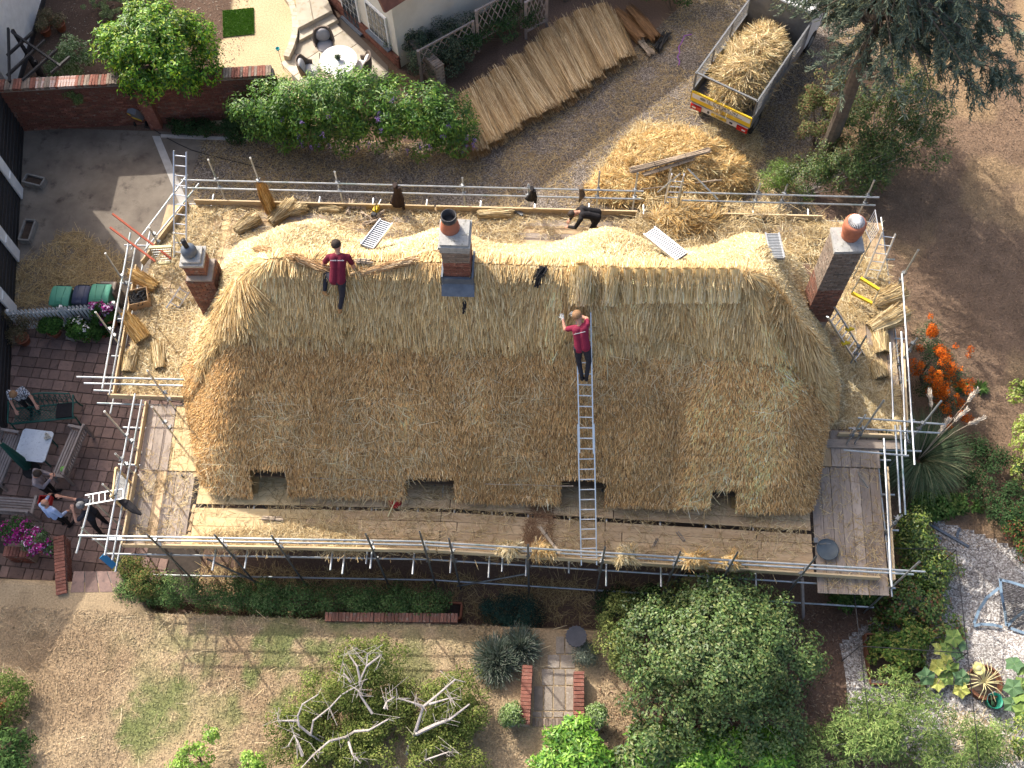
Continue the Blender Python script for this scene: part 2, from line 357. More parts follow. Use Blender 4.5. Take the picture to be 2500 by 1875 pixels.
def mat_gravel(name, c1, c2, c3, scale=38):
    m, t, b, o = _new(name); N = t.nodes.new; LK = t.links.new; b.inputs['Roughness'].default_value = 0.9
    tc = N('ShaderNodeTexCoord'); v = N('ShaderNodeTexVoronoi'); v.inputs['Scale'].default_value = scale; LK(tc.outputs['Object'], v.inputs['Vector'])
    cr = N('ShaderNodeValToRGB'); e = cr.color_ramp.elements; e[0].color = (*c1, 1); e[1].color = (*c3, 1); x = e.new(0.55); x.color = (*c2, 1)
    sp = N('ShaderNodeSeparateColor'); LK(v.outputs['Color'], sp.inputs[0]); LK(sp.outputs[0], cr.inputs[0])
    n = N('ShaderNodeTexNoise'); n.inputs['Scale'].default_value = 0.8; n.inputs['Detail'].default_value = 5; LK(tc.outputs['Object'], n.inputs['Vector'])
    r = N('ShaderNodeMapRange'); r.inputs[1].default_value = 0.3; r.inputs[2].default_value = 0.7; r.inputs[3].default_value = 0.7; r.inputs[4].default_value = 1.2; LK(n.outputs[0], r.inputs[0])
    hs = N('ShaderNodeHueSaturation'); LK(cr.outputs[0], hs.inputs['Color']); LK(r.outputs[0], hs.inputs['Value']); LK(hs.outputs[0], b.inputs['Base Color'])
    bp = N('ShaderNodeBump'); bp.inputs['Strength'].default_value = 0.8; bp.inputs['Distance'].default_value = 0.02; LK(v.outputs['Distance'], bp.inputs['Height']); bp.invert = True; LK(bp.outputs[0], b.inputs['Normal'])
    return m
M['gravel'] = mat_gravel('gravel', (0.05, 0.038, 0.03), (0.16, 0.125, 0.095), (0.36, 0.31, 0.26))
M['pale_gravel'] = mat_gravel('pale_gravel', (0.13, 0.11, 0.10), (0.34, 0.31, 0.28), (0.62, 0.60, 0.57), 30)
M['concrete'] = mat('yard_concrete', (0.25, 0.21, 0.165), (0.135, 0.11, 0.088), 0.7, 0.9, c3=(0.07, 0.055, 0.045), s3=2.0, bump=0.3, bscale=50, detail=8)
M['strip'] = mat('pale_concrete', (0.52, 0.49, 0.45), (0.42, 0.39, 0.35), 4, 0.9)
DRIVE = [P(505, 325), P(700, 330), P(1000, 350), P(1120, 330), P(1330, 235), P(1560, 110), P(1720, -40), P(2080, -60), P(2160, 130), P(2010, 330), P(1960, 430), P(2010, 560), P(440, 560), P(470, 420)]
sheet('gravel_drive', DRIVE, 0.006, M['gravel'])
YARD = [(-19.0, 15.1), (-19.0, 21.9), (P(505, 325).x, P(505, 325).y), (P(470, 420).x, P(470, 420).y), (-10.6, 16.6), (-10.6, 13.0), (-11.6, 13.0), (-13.0, 15.1)]
sheet('concrete_yard', YARD, 0.010, M['concrete'])
a, b_ = GQ(0, 0, 1285, 1150), GQ(0, 0, 1490, 1659); a2, b2 = GQ(0, 0, 1350, 1150), GQ(0, 0, 1570, 1659); ex = (b_ - a) * 0.9
sheet('drain_strip', [a, b_ + ex, b2 + ex, a2], 0.018, M['strip'])
# ---- brick-paver patio on the left
PATIO_X0, PATIO_X1, PATIO_Y0, PATIO_Y1 = -19.0, -9.0, 6.9, 15.0
M['paver_bed'] = mat('paver_joint', (0.07, 0.055, 0.045), (0.045, 0.036, 0.03), 8, 0.95)
M['paver'] = mat('brown_paver', (0.25, 0.165, 0.135), (0.185, 0.125, 0.105), 4, 0.9, c3=(0.11, 0.08, 0.07), s3=10, rand=0.28, bump=0.35)
bed = MB().box(((PATIO_X0 + PATIO_X1) / 2, (PATIO_Y0 + PATIO_Y1) / 2, -0.02), (PATIO_X1 - PATIO_X0, PATIO_Y1 - PATIO_Y0, 0.06)).build('patio', M['paver_bed']); struct(bed)
def slab_mesh(name, w, d, h, bev=0.012):
    b = MB(); n = len(b.v)
    for z, k in ((0, 0.0), (h - bev * 0.7, 0.0), (h, bev)):
        b.v += [(-w / 2 + k, -d / 2 + k, z), (w / 2 - k, -d / 2 + k, z), (w / 2 - k, d / 2 - k, z), (-w / 2 + k, d / 2 - k, z)]
    for s in (0, 4):
        for i in range(4):
            j = (i + 1) % 4; b.f.append((s + i, s + j, s + 4 + j, s + 4 + i)); b.m.append(0)
    b.f.append((8, 9, 10, 11)); b.m.append(0); return b.mesh(name)
pv = {w: slab_mesh('paver', w - 0.016, 0.30, 0.035) for w in (0.24, 0.32, 0.42)}
for me in pv.values(): me.materials.append(M['paver'])
row = 0; y = 6.8; npv = 0; th = math.radians(-4)
while y < 15.0:
    x = -17.6 + RNG.uniform(0, 0.3)
    while x < -9.8:
        w = float(RNG.choice([0.24, 0.32, 0.42])); xx = x + w / 2; X = xx * math.cos(th) - (y - 11) * math.sin(th); Y = 11 + (xx + 14) * math.sin(th) + (y - 11) * math.cos(th)
        if (7.35 if X < -10.0 else 7.05) < Y < 14.95 and -16.9 < X < -9.95 and npv < 420:
            u_ok = X > -15.2 - (Y - 11) * 0.28
            if u_ok and not (X > -10.9 and Y < 14.5 and Y > 7.9 and X > -10.4):
                obj('paver', pv[w], None, bed, (X, Y, 0.0 + RNG.uniform(-0.006, 0.008)), (RNG.normal(0, 0.006), RNG.normal(0, 0.006), th)); npv += 1
        x += w
    y += 0.318; row += 1
# ---- loose stuff nobody could count: dry grass, straw litter
def grass_stuff(name, pts, cols, L, W, lift, label=None, z=None, lmax=None, mt='straw', w=None):
    n = len(pts); zz = gz(pts[:, 0], pts[:, 1]) if z is None else np.full(n, z)
    a = RNG.uniform(0, 2 * np.pi, n); el = np.abs(RNG.normal(0, lift, n))
    d = np.stack([np.cos(a) * np.cos(el), np.sin(a) * np.cos(el), np.sin(el)], 1); nr = np.stack([RNG.normal(0, 0.35, n), RNG.normal(0, 0.35, n), np.ones(n)], 1)
    V, F = blades(np.column_stack([pts, zz + RNG.uniform(0.003, 0.02, n)]), d, nr, RNG.uniform(L[0], L[1], n), RNG.uniform(W[0], W[1], n))
    o = obj(name, np_mesh(name, V, F, cols(pts) if callable(cols) else pcol(n, cols, 0.15, w=w)), M[mt]); o['kind'] = 'stuff'
    if label: o['label'] = label
    return o
q = np.column_stack([RNG.uniform(-13.5, 6.5, 90000), RNG.uniform(1.6, 6.3, 90000)]); q = q[~((q[:, 0] > -0.9) & (q[:, 0] < 1.3) & (q[:, 1] > 4.0))]
def lawn_cols(p):
    c = ground_col(p[:, 0], p[:, 1]) * (1 + RNG.normal(0, 0.22, (len(p), 1))); return np.repeat(np.clip(c * 1.08, 0.01, 0.9), 4, 0)
grass_stuff('front_lawn_grass', q, lawn_cols, (0.03, 0.075), (0.008, 0.018), 0.5, 'short parched grass of the front lawn')
q = np.column_stack([RNG.uniform(8.6, 15, 70000), RNG.uniform(9.0, 29, 70000)])
grass_stuff('side_lawn_grass', q, lawn_cols, (0.03, 0.08), (0.008, 0.018), 0.5, 'short parched brown grass of the side lawn')
STRAWC = [(0.46, 0.33, 0.15), (0.36, 0.245, 0.105), (0.56, 0.42, 0.21), (0.28, 0.185, 0.085), (0.62, 0.50, 0.29)]
# ------------------------------------------------------------ the thatched cottage
ZD = 2.6                                               # scaffold deck level
cottage = thing('thatched_cottage', 'long cottage with golden thatched roof under repair inside scaffolding', 'cottage', (-1.0, 12.3, 0))
D = 1.1302
def dp(x, y, z): return P(x * D, y * D, z)
NOTCH = []                                             # window cut-outs in the front eave: x0, x1, depth
for (xa, ya, xb, yb, e0, e1) in ((543, 1020, 629, 1018, 1066, 1064), (873, 1030, 987, 1040, 1074, 1078), (1207, 1037, 1312, 1044, 1085, 1090), (1530, 1058, 1594, 1062, 1098, 1103)):
    a = dp(xa, ya, 3.1); b = dp(xb, yb, 3.1); NOTCH.append((a.x + .05, b.x - .05, (a.y + b.y) / 2 - 0.08))
OUT = [tuple(dp(x, y, 2.95)[:2]) for x, y in ((430, 1030), (442, 1052), (470, 1062), (540, 1067), (700, 1068), (860, 1074), (1000, 1079), (1200, 1086), (1320, 1090), (1520, 1098), (1600, 1103), (1735, 1106), (1757, 1096))]
OUT += [tuple(dp(x, y, 3.1)[:2]) for x, y in ((1766, 1060), (1772, 990), (1786, 925), (1812, 890), (1819, 790), (1812, 700))]
OUT += [(7.2, 14.9), (6.9, 15.6), (6.2, 15.95), (-8.2, 15.95), (-8.95, 15.5), (-9.25, 14.6)]
OUT += [tuple(dp(x, y, 3.1)[:2]) for x, y in ((393, 690), (387, 780), (394, 850), (408, 940))]
RIDGE_Y, RIDGE_Z = 12.25, 7.95
XL = lambda y: np.interp(y, [8.9, 11.5, 13.5, 15.9], [-8.35, -9.25, -9.3, -8.6])
XR = lambda y: np.interp(y, [8.9, 11.0, 12.5, 15.9], [6.35, 7.0, 7.2, 6.4])
def smin(a, b, k):
    h = np.clip(0.5 + 0.5 * (b - a) / k, 0, 1); return b * (1 - h) + a * h - k * h * (1 - h)
def roof_z(x, y):
    zf = 2.98 + (y - 8.9) * 1.50; cy_ = (y + 0.12 * fbm(x, y, 0.9, 15)) / 0.36; zf = zf + 0.045 * ((cy_ - np.floor(cy_)) - 0.5) * (y < 11.2) 
    zb = 3.05 + (15.95 - y) * 1.36
    for cx, wd, hh in ((-6.2, 1.55, 1.0), (-2.9, 1.3, 0.75), (1.35, 1.6, 1.0), (5.0, 1.3, 0.9)):     # eyebrow dormers at the back
        zb = zb + hh * np.exp(-((x - cx) / wd) ** 2 * 2.2) * sstep(13.0, 14.6, y)
    zl = 2.95 + (x - XL(y)) * 1.75; zr = 2.95 + (XR(y) - x) * 1.75
    # thicker new coat on the right of the front slope and along the ridge
    zf = zf + 0.13 * sstep(2.95, 3.45, x) * sstep(11.3, 10.6, y) - 0.05 * sstep(3.5, 6.5, x)
    z = smin(zf, zb, 0.35); z = smin(z, zl, 1.0); z = smin(z, zr, 0.8)
    z = np.minimum(z, RIDGE_Z)
    n = fbm(x + 31, y + 17, 0.9, 5) - 0.5
    z = z + n * 0.14 + (fbm(x, y * 0.6, 0.3, 8) - 0.5) * 0.05
    yb = RIDGE_Y - 1.02 + 0.14 * np.sin(x * 0.9) + 0.45 * (fbm(x, x * 0, 0.4, 33) - 0.5)
    z = z + 0.17 * sstep(yb, yb + 0.06, y) * sstep(RIDGE_Y + 0.3, RIDGE_Y - 0.1, y) * (x < 6.2)
    return z
STEP = 0.055
rx = np.arange(-9.6, 7.6, STEP); ry = np.arange(8.6, 16.1, STEP); GX, GY = np.meshgrid(rx, ry, indexing='ij')
mask = in_poly(GX.ravel(), GY.ravel(), OUT).reshape(GX.shape)
for x0, x1, yd in NOTCH: mask &= ~((GX > x0) & (GX < x1) & (GY < yd))
CCH = (-2.36, -1.70, 11.95, 12.6)                      # the middle chimney pierces the ridge
RZ = roof_z(GX, GY); idx = -np.ones(GX.shape, int); idx[mask] = np.arange(mask.sum())
V = np.stack([GX[mask], GY[mask], RZ[mask]], 1)
cell = mask[:-1, :-1] & mask[1:, :-1] & mask[1:, 1:] & mask[:-1, 1:]
ii, jj = np.nonzero(cell)
F = np.stack([idx[ii, jj], idx[ii + 1, jj], idx[ii + 1, jj + 1], idx[ii, jj + 1]], 1)
# eave skirt: extrude boundary edges down and in
ed = np.concatenate([F[:, [0, 1]], F[:, [1, 2]], F[:, [2, 3]], F[:, [3, 0]]]); key = np.sort(ed, 1); _, inv, cnt = np.unique(key[:, 0] * 10 ** 6 + key[:, 1], return_inverse=True, return_counts=True)
be = ed[cnt[inv] == 1]; bv = np.unique(be); rem = {int(k): i + len(V) for i, k in enumerate(bv)}
low = V[bv].copy(); ctr = np.array([-1.0, 12.3]); low[:, :2] += (ctr - low[:, :2]) * np.array([0.012, 0.05]); low[:, 2] = np.minimum(low[:, 2] - 0.38, np.maximum(2.68, low[:, 2] - 0.55))
F2 = np.array([[a, rem[int(a)], rem[int(b)], b] for a, b in be])
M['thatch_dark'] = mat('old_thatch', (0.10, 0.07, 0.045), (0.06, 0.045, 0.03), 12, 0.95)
roof = obj('thatch_roof', np_mesh('thatch_roof', np.concatenate([V, low]) - np.array(org(cottage)), np.concatenate([F, F2[:, ::-1]]), None, True), M['thatch'], cottage)
def roof_frame(x, y, e=0.04):
    zx = (roof_z(x + e, y) - roof_z(x - e, y)) / (2 * e); zy = (roof_z(x, y + e) - roof_z(x, y - e)) / (2 * e)
    n = unit(np.stack([-zx, -zy, np.ones_like(zx)], 1)); g = np.stack([-zx, -zy, -(zx ** 2 + zy ** 2)], 1)
    flat = np.linalg.norm(g, axis=1) < 0.35
    g[flat] = np.stack([np.zeros(flat.sum()), np.where(y[flat] < RIDGE_Y, -1.0, 1.0), -0.6 * np.ones(flat.sum())], 1)
    return n, unit(g)
def in_roof(x, y, pad=0.0):
    m = in_poly(x, y, OUT)
    for x0, x1, yd in NOTCH: m &= ~((x > x0 - pad) & (x < x1 + pad) & (y < yd))
    m &= ~((x > CCH[0]) & (x < CCH[1]) & (y > CCH[2]) & (y < CCH[3])); return m
def thatch_stuff(name, x, y, cols, L, W, jit, tilt, label, w=None, off=0.0):
    m = in_roof(x, y); x = x[m]; y = y[m]; n = len(x); nr, g = roof_frame(x, y); s = np.cross(nr, g)
    ja = RNG.normal(0, jit, n) + (fbm(x, y, 0.6, 77) - 0.5) * 0.9; d = g * np.cos(ja)[:, None] + s * np.sin(ja)[:, None]; d = unit(d + nr * np.abs(RNG.normal(0, tilt, n))[:, None] + 0.02 * nr)
    p = np.stack([x, y, roof_z(x, y)], 1) + nr * (RNG.uniform(-0.012, 0.02, n)[:, None] + off)
    nb = nr + s * RNG.normal(0, 0.5, n)[:, None]
    V, F = blades(p, d, nb, RNG.uniform(*L, n), RNG.uniform(*W, n))
    tone_and_sun = (0.72 + 0.5 * fbm(x, y, 0.8, 41)) * (1 + 0.38 * sstep(2.85, 3.3, x) * sstep(6.3, 5.2, x) * sstep(11.6, 11.0, y) * (0.6 + 0.8 * fbm(x, y, 0.4, 91)) * (y < RIDGE_Y)) * (1 + 0.22 * sstep(0.58, 0.72, fbm(x, y * 0.7, 0.55, 93))); c = pcol(n, cols, 0.16, w=w) * np.repeat(tone_and_sun, 4)[:, None]  # random tone, plus a sunlit area painted into the straw, front slope right
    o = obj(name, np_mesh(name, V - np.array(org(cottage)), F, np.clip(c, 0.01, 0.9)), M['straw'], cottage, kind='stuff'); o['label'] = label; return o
N1 = 250000
x = RNG.uniform(-9.6, 7.4, N1); y = RNG.uniform(8.7, 12.3, N1)
FRC = [(0.62, 0.365, 0.14), (0.49, 0.275, 0.10), (0.73, 0.475, 0.215), (0.29, 0.15, 0.055), (0.80, 0.60, 0.35), (0.12, 0.064, 0.027)]
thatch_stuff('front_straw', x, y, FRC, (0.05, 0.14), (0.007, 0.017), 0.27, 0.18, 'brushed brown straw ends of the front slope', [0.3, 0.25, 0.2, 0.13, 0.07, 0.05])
x = RNG.uniform(-9.4, 7.2, 13000); y = RNG.uniform(8.8, 11.8, 13000); kx = fbm(x, y, 1.0, 55) + RNG.normal(0, .06, 13000) > 0.55
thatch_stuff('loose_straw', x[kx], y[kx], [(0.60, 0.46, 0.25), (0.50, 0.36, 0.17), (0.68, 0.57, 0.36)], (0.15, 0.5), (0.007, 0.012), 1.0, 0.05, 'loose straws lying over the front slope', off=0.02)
# ridge course: longer paler straws
x = RNG.uniform(-8.4, 6.8, 75000); y = RNG.uniform(RIDGE_Y - 1.1, RIDGE_Y + 0.15, 75000)
RGC = [(0.68, 0.49, 0.23), (0.56, 0.375, 0.155), (0.75, 0.60, 0.34), (0.36, 0.22, 0.09)]
k = (y + RNG.normal(0, 0.1, len(y)) > RIDGE_Y - 0.98)
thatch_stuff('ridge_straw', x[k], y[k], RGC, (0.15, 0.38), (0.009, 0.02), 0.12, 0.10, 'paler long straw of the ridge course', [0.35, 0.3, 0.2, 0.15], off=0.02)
x = RNG.uniform(-9.3, 7.2, 120000); y = RNG.uniform(RIDGE_Y - 0.3, 16.0, 120000)
BKC = [(0.62, 0.48, 0.25), (0.70, 0.57, 0.33), (0.52, 0.375, 0.17), (0.76, 0.66, 0.44), (0.40, 0.275, 0.12)]
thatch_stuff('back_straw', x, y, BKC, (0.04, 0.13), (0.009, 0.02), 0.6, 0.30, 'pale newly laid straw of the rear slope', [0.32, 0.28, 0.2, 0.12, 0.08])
# unfinished swirl at the right end and the left hip crest
def swirl(name, cx, cy, r, n, L, label, a0, a1):
    a = RNG.uniform(a0, a1, n); rr = r * np.sqrt(RNG.uniform(0.02, 1, n)); x = cx + rr * np.cos(a); y = cy + rr * np.sin(a)
    m = in_roof(x, y); x = x[m]; y = y[m]; a = a[m]; n = len(x); nr, g = roof_frame(x, y); rad = np.stack([np.cos(a), np.sin(a), np.zeros(n)], 1); rad = unit(rad - nr * np.sum(rad * nr, 1)[:, None])
    d = unit(rad + 0.5 * g + RNG.normal(0, 0.12, (n, 3))); p = np.stack([x, y, roof_z(x, y)], 1) + nr * RNG.uniform(0.02, 0.12, n)[:, None]
    V, F = blades(p, d, nr + RNG.normal(0, 0.4, (n, 3)), RNG.uniform(*L, n), RNG.uniform(0.009, 0.018, n))
    o = obj(name, np_mesh(name, V - np.array(org(cottage)), F, pcol(n, RGC, 0.16)), M['straw'], cottage, kind='stuff'); o['label'] = label
swirl('fanned_straw', 5.55, 12.3, 0.95, 4200, (0.25, 0.5), 'fanned out straw being dressed at the right hip', math.radians(180), math.radians(380))
swirl('fanned_straw', -6.95, 12.25, 0.8, 2600, (0.25, 0.5), 'fanned out straw at the left hip crest', math.radians(150), math.radians(330))
# spar rows: dark holes and pegs in the ridge course
b = MB()
for x0, x1, yy, dx in ((-6.3, -4.6, 12.02, 0.16), (-3.9, -2.4, 12.05, 0.16), (0.9, 4.2, 11.72, 0.22), (0.9, 4.2, 11.42, 0.20), (-4.6, -2.6, 11.5, 0.17)):
    for xx in np.arange(x0, x1, dx):
        q = float(yy + RNG.normal(0, 0.01)); z = float(roof_z(np.array([xx]), np.array([q]))[0]); b.box((xx, q, z + 0.03), (0.03, 0.05, 0.06))
b.build('spar_holes', M['black_wood'], cottage, kind='stuff')
# ligger rods along the front eave
for x0, x1 in ((-5.9, -3.7), (-1.5, 0.6)):
    pts = [(xx, 9.12, float(roof_z(np.array([xx]), np.array([9.12]))[0]) + 0.035) for xx in np.linspace(x0, x1, 9)]
    MB().path(pts, 0.013, 5).build('ligger_rod', M['hazel'], cottage)
# walls with windows under the cut-outs
wl = MB(); wl.box((-1.0, 12.5, 1.45), (15.0, 5.2, 2.9)); wl.build('wall', M['plaster'], cottage)
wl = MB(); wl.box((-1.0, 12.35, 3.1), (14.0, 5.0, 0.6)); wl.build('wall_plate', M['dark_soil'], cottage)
for x0, x1, yd in NOTCH:
    xm = (x0 + x1) / 2; wd = (x1 - x0) * 0.8
    MB().box((xm, 9.89, 2.2), (wd, 0.10, 1.0)).build('window', M['white_paint'], cottage)
    wn = cottage.children[-1]
    for s in (-1, 1): MB().box((xm + s * wd / 4, 9.83, 2.2), (wd / 2 - 0.1, 0.02, 0.85)).build('pane', M['glass'], wn)
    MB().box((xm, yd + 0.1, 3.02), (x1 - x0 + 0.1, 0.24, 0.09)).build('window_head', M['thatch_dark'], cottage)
# ---- chimneys: bricks are pieces of their own
BRK = {}
def brick_mesh(l, d, h, m):
    k = (l, d, h, m)
    if k not in BRK:
        b = MB(); e = 0.006; n = 0
        b.box((0, 0, 0), (l, d, h)); me = b.mesh('brick'); me.materials.append(M[m]); BRK[k] = me
    return BRK[k]
def brick_stack(parent, cx, cy, wx, wy, z0, z1, mats, rz=0.0, course=0.075):
    """four-sided brick shaft; mats(z) picks the brick"""
    core = MB().box((cx, cy, (z0 + z1) / 2), (wx - 0.05, wy - 0.05, z1 - z0), rotz(rz)).build('mortar_core', M['mortar'], parent)
    z = z0 + course / 2; k = 0
    while z < z1 - course * 0.4:
        for ax in (0, 1):
            ln = wx if ax == 0 else wy; nb = max(2, round(ln / 0.23)); bl = ln / nb
            for s in (-1, 1):
                o = (k + ax) % 2 * 0.5
                cuts = [0] + [(i + o) * bl for i in range(1 if o == 0 else 0, nb)] + [ln]; cuts = sorted(set(c for c in cuts if 0 <= c <= ln))
                for a_, b_ in zip(cuts[:-1], cuts[1:]):
                    l = round(b_ - a_ - 0.011, 3); t = (a_ + b_) / 2 - ln / 2
                    if l < 0.03: continue
                    p = Vector((t, s * (wy / 2 - 0.05), 0)) if ax == 0 else Vector((s * (wx / 2 - 0.05), t, 0)); p = rotz(rz) @ p
                    me = brick_mesh(l - (0.002 if ax else 0), 0.1, course - 0.011, mats(z))
                    obj('brick', me, None, parent, (cx + p.x + RNG.normal(0, .002), cy + p.y + RNG.normal(0, .002), z), (0, 0, rz + (math.pi / 2 if ax else 0)))
        z += course; k += 1
def chimney(nm, cx, cy, wx, wy, z0, z1, mats, cap, rz=0.0):
    base = obj('chimney', MB().box((cx, cy, z0 - 0.3), (wx - 0.04, wy - 0.04, 0.6), rotz(rz)).mesh('chimney', org(cottage)), M['mortar'], cottage); base['label'] = nm
    brick_stack(base, cx, cy, wx, wy, z0, z1, mats, rz)
    b = MB()
    for (e, h0, h1) in cap: b.box((cx, cy, (h0 + h1) / 2), (wx + 2 * e, wy + 2 * e, h1 - h0), rotz(rz))
    b.build('cap', M['cap_stone'], base); return base
# middle stack
CX_, CY_ = -2.03, 12.27
ch = chimney('tall square brick chimney rising from the middle of the ridge', CX_, CY_, 0.56, 0.60, 7.0, 9.12, lambda z: 'brick_lichen' if z > 8.6 else 'brick_red', [(0.02, 8.98, 9.12), (0.045, 9.122, 9.21), (0.01, 9.212, 9.27)])
pot = MB().lathe([(0.20, 0), (0.185, 0.14), (0.155, 0.22), (0.15, 0.30)], (CX_ - 0.10, CY_ + 0.10, 9.272), 20, False).build('chimney_pot', M['terracotta'], ch, True)
MB().lathe([(0.155, 0.30), (0.162, 0.31), (0.162, 0.44), (0.14, 0.445), (0.135, 0.25), (0.0, 0.25)], (CX_ - 0.10, CY_ + 0.10, 9.272), 20, False).build('pot_rim', M['black_clay'], ch, True)
fl = MB()
for sx in (-1, 1): fl.box((CX_ + sx * 0.32, CY_ - 0.05, 7.98), (0.04, 0.66, 0.34))
fl.box((CX_, CY_ - 0.34, 7.92), (0.66, 0.06, 0.26)); fl.box((CX_, CY_ - 0.45, 7.76), (0.70, 0.30, 0.03), Matrix.Rotation(math.radians(42), 3, 'X'))
fl.build('lead_flashing', M['lead'], ch)
# left stack
ch2 = chimney('dark brick chimney with blue cowl at the left end', -8.42, 13.42, 0.48, 0.48, 3.4, 6.14, lambda z: 'brick_dark', [(0.04, 6.142, 6.22), (-0.02, 6.222, 6.29)], 0.03)
brick_stack(ch2, -8.36, 13.36, 0.66, 0.66, 3.2, 5.72, lambda z: 'brick_dark', 0.03)
MB().lathe([(0.17, 0), (0.185, 0.05), (0.175, 0.16), (0.10, 0.24), (0.0, 0.27)], (-8.47, 13.46, 6.292), 18, False).build('cowl', M['lead'], ch2, True)
MB().tube((-8.47, 13.46, 6.50), (-8.51, 13.50, 6.76), 0.06, 0.06, 12).build('flue_pipe', M['black_plastic'], ch2, True)
# right stack
ch3 = chimney('tall weathered brick chimney with round terracotta pot at the right end', 6.62, 14.08, 0.64, 0.62, 3.3, 6.55, lambda z: 'brick_lichen' if (z > 4.9) else 'brick_dark', [(0.02, 6.552, 6.64)], 0.06)
MB().lathe([(0.20, 0), (0.215, 0.10), (0.20, 0.2), (0.235, 0.22), (0.25, 0.27), (0.235, 0.34), (0.255, 0.42), (0.245, 0.52), (0.20, 0.56), (0.185, 0.55)], (6.68, 14.18, 6.642), 22, False).build('chimney_pot', M['terracotta'], ch3, True)
mesh_cap = MB()
for k in range(14):
    a = math.pi * k / 14; pts = [(6.68 + 0.185 * math.cos(a) * math.cos(t), 14.18 + 0.185 * math.sin(a) * math.cos(t), 7.19 + 0.13 * math.sin(t)) for t in np.linspace(0, math.pi, 11)]
    mesh_cap.path(pts, 0.009, 4)
mesh_cap.build('wire_dome', M['white_paint'], ch3)
# ------------------------------------------------------------ scaffold round the cottage
scaf = thing('scaffold', 'tubular steel scaffold with timber decks round the thatched cottage', 'scaffold', (-1.0, 7.4, 0))
TR = 0.0242
_tube = {}
def tube_mesh(L, m='galv', r=TR):
    k = (round(L, 2), m, r)
    if k not in _tube:
        b = MB(); n = 8; prof = [(r, 0), (r, k[0]), (r * 0.8, k[0]), (r * 0.8, k[0] - 0.12), (0, k[0] - 0.12)]
        b.lathe(prof, (0, 0, 0), n, False); me = b.mesh('tube', None, False); me.materials.append(M[m]); _tube[k] = me
    return _tube[k]
def pole(name, p, q, parent=None, m='galv', r=TR):
    p = Vector(p); q = Vector(q); d = q - p
    return obj(name, tube_mesh(d.length, m, r), None, parent or scaf, p, d.to_track_quat('Z', 'Y').to_euler())
cm = MB(); cm.box((0, 0, 0), (0.085, 0.075, 0.07)); cm.box((0.05, 0.02, 0), (0.05, 0.03, 0.04)); cm.tube((0.0, 0, 0.02), (0, 0.09, 0.02), 0.012, None, 6)
cm = cm.mesh('coupler'); cm.materials.append(M['galv_dark'])
def coupler(p): return obj('coupler', cm, None, scaf, p, (RNG.uniform(-.2, .2), RNG.uniform(-.2, .2), RNG.uniform(0, 6.28)))
FEX = [-10.7, -2.8, 7.9]; FEY = [7.36, 7.52, 7.24]
def fe(x): return float(np.interp(x, FEX, FEY))
RT, RM = 3.60, 3.24
BY = 17.45
# guard rails, front
for z, o, cuts in ((RT, 0.0, (-10.72, -5.2, -2.8, 2.6, 8.45)), (RM, 0.03, (-10.55, -4.0, -2.8, 3.6, 8.3))):
    for a, b in zip(cuts[:-1], cuts[1:]):
        pole('guard_rail', (a - 0.08, fe(a) + o + 0.04, z + RNG.uniform(-.015, .015)), (b + 0.08, fe(b) + o + 0.04, z + RNG.uniform(-.015, .015)))
for z in (2.42, 0.6):
    for a, b in zip((-10.6, -2.8, 3.0), (-2.8, 3.0, 8.2)): pole('ledger', (a, fe(a) - 0.03, z), (b, fe(b) - 0.03, z))
FTOP = [(360, 1306), (524, 1306), (663, 1308), (893, 1304), (1024, 1297), (1096, 1315), (1289, 1330), (1477, 1336), (1661, 1347), (1801, 1348), (1999, 1351)]
for u, v in FTOP:
    p = PY(u, v, 7.35); y = fe(p.x) - 0.08; p = PY(u, v, y); p.z = min(p.z, 4.7)
    pole('standard', (p.x, y, float(gz(p.x, y))), (p.x, y, p.z), m='galv_dark')
    coupler((p.x, y + 0.05, RT)); coupler((p.x, y + 0.05, RM)); coupler((p.x, y + 0.04, 2.43))
    pole('standard', (p.x + 0.02, 9.30, 0), (p.x + 0.02, 9.30, 2.7), m='galv_dark')
for c, zx in ((0, 1800), (0, 2070), (1, 650), (1, 755), (1, 945), (1, 985), (1, 1345), (1, 1660), (1, 1985), (1, 2095), (2, 155), (2, 515), (2, 830), (2, 1290), (2, 1680), (2, 2085)):
    p = P(_OX[c] + zx * 640 / 2212, 1378, 2.5); pole('transom', (p.x, fe(p.x) - RNG.uniform(0.15, 0.5), 2.50), (p.x, 9.45, 2.50))
pole('brace', Q(1, 3, 1715, 125, 0.4), Q(2, 3, 160, 20, 1.6), m='galv_dark'); pole('brace', (2.75, 7.0, 0.3), (3.25, 7.5, 2.4), m='galv_dark'); pole('brace', (-8.1, 7.3, 2.4), (-7.0, 7.2, 0.2), m='galv_dark')
# back
for z, ca in ((RT, (-10.15, -4.4, 2.2)), (RM, (-10.2, -3.6, 2.15))):
    for a, b in zip(ca[:-1], ca[1:]): pole('guard_rail', (a, BY - 0.03, z), (b + 0.1, BY - 0.03, z + .01))
    pole('guard_rail', (3.35, BY - 0.03, z), (8.5, BY - 0.03, z))
pole('ledger', (-10.6, BY, 2.42), (-1, BY, 2.42)); pole('ledger', (-1, BY, 2.40), (8.6, BY, 2.40))
for u, v in [(508, 390), (611, 385), (817, 419), (1129, 434), (1290, 450), (1464, 419), (1557, 422), (1856, 448), (1922, 451), (2135, 440)]:
    p = PY(u, v, BY + 0.06); pole('standard', (p.x, BY + 0.06, 0), p); coupler((p.x, BY + 0.02, RT)); coupler((p.x, BY + 0.02, RM)); coupler((p.x, BY + 0.02, 2.42))
pole('standard', (3.3, BY + 0.05, 0), (3.3, BY + 0.05, 4.0)); pole('standard', (3.0, BY + 0.5, 0), (3.0, BY + 0.5, 3.9))
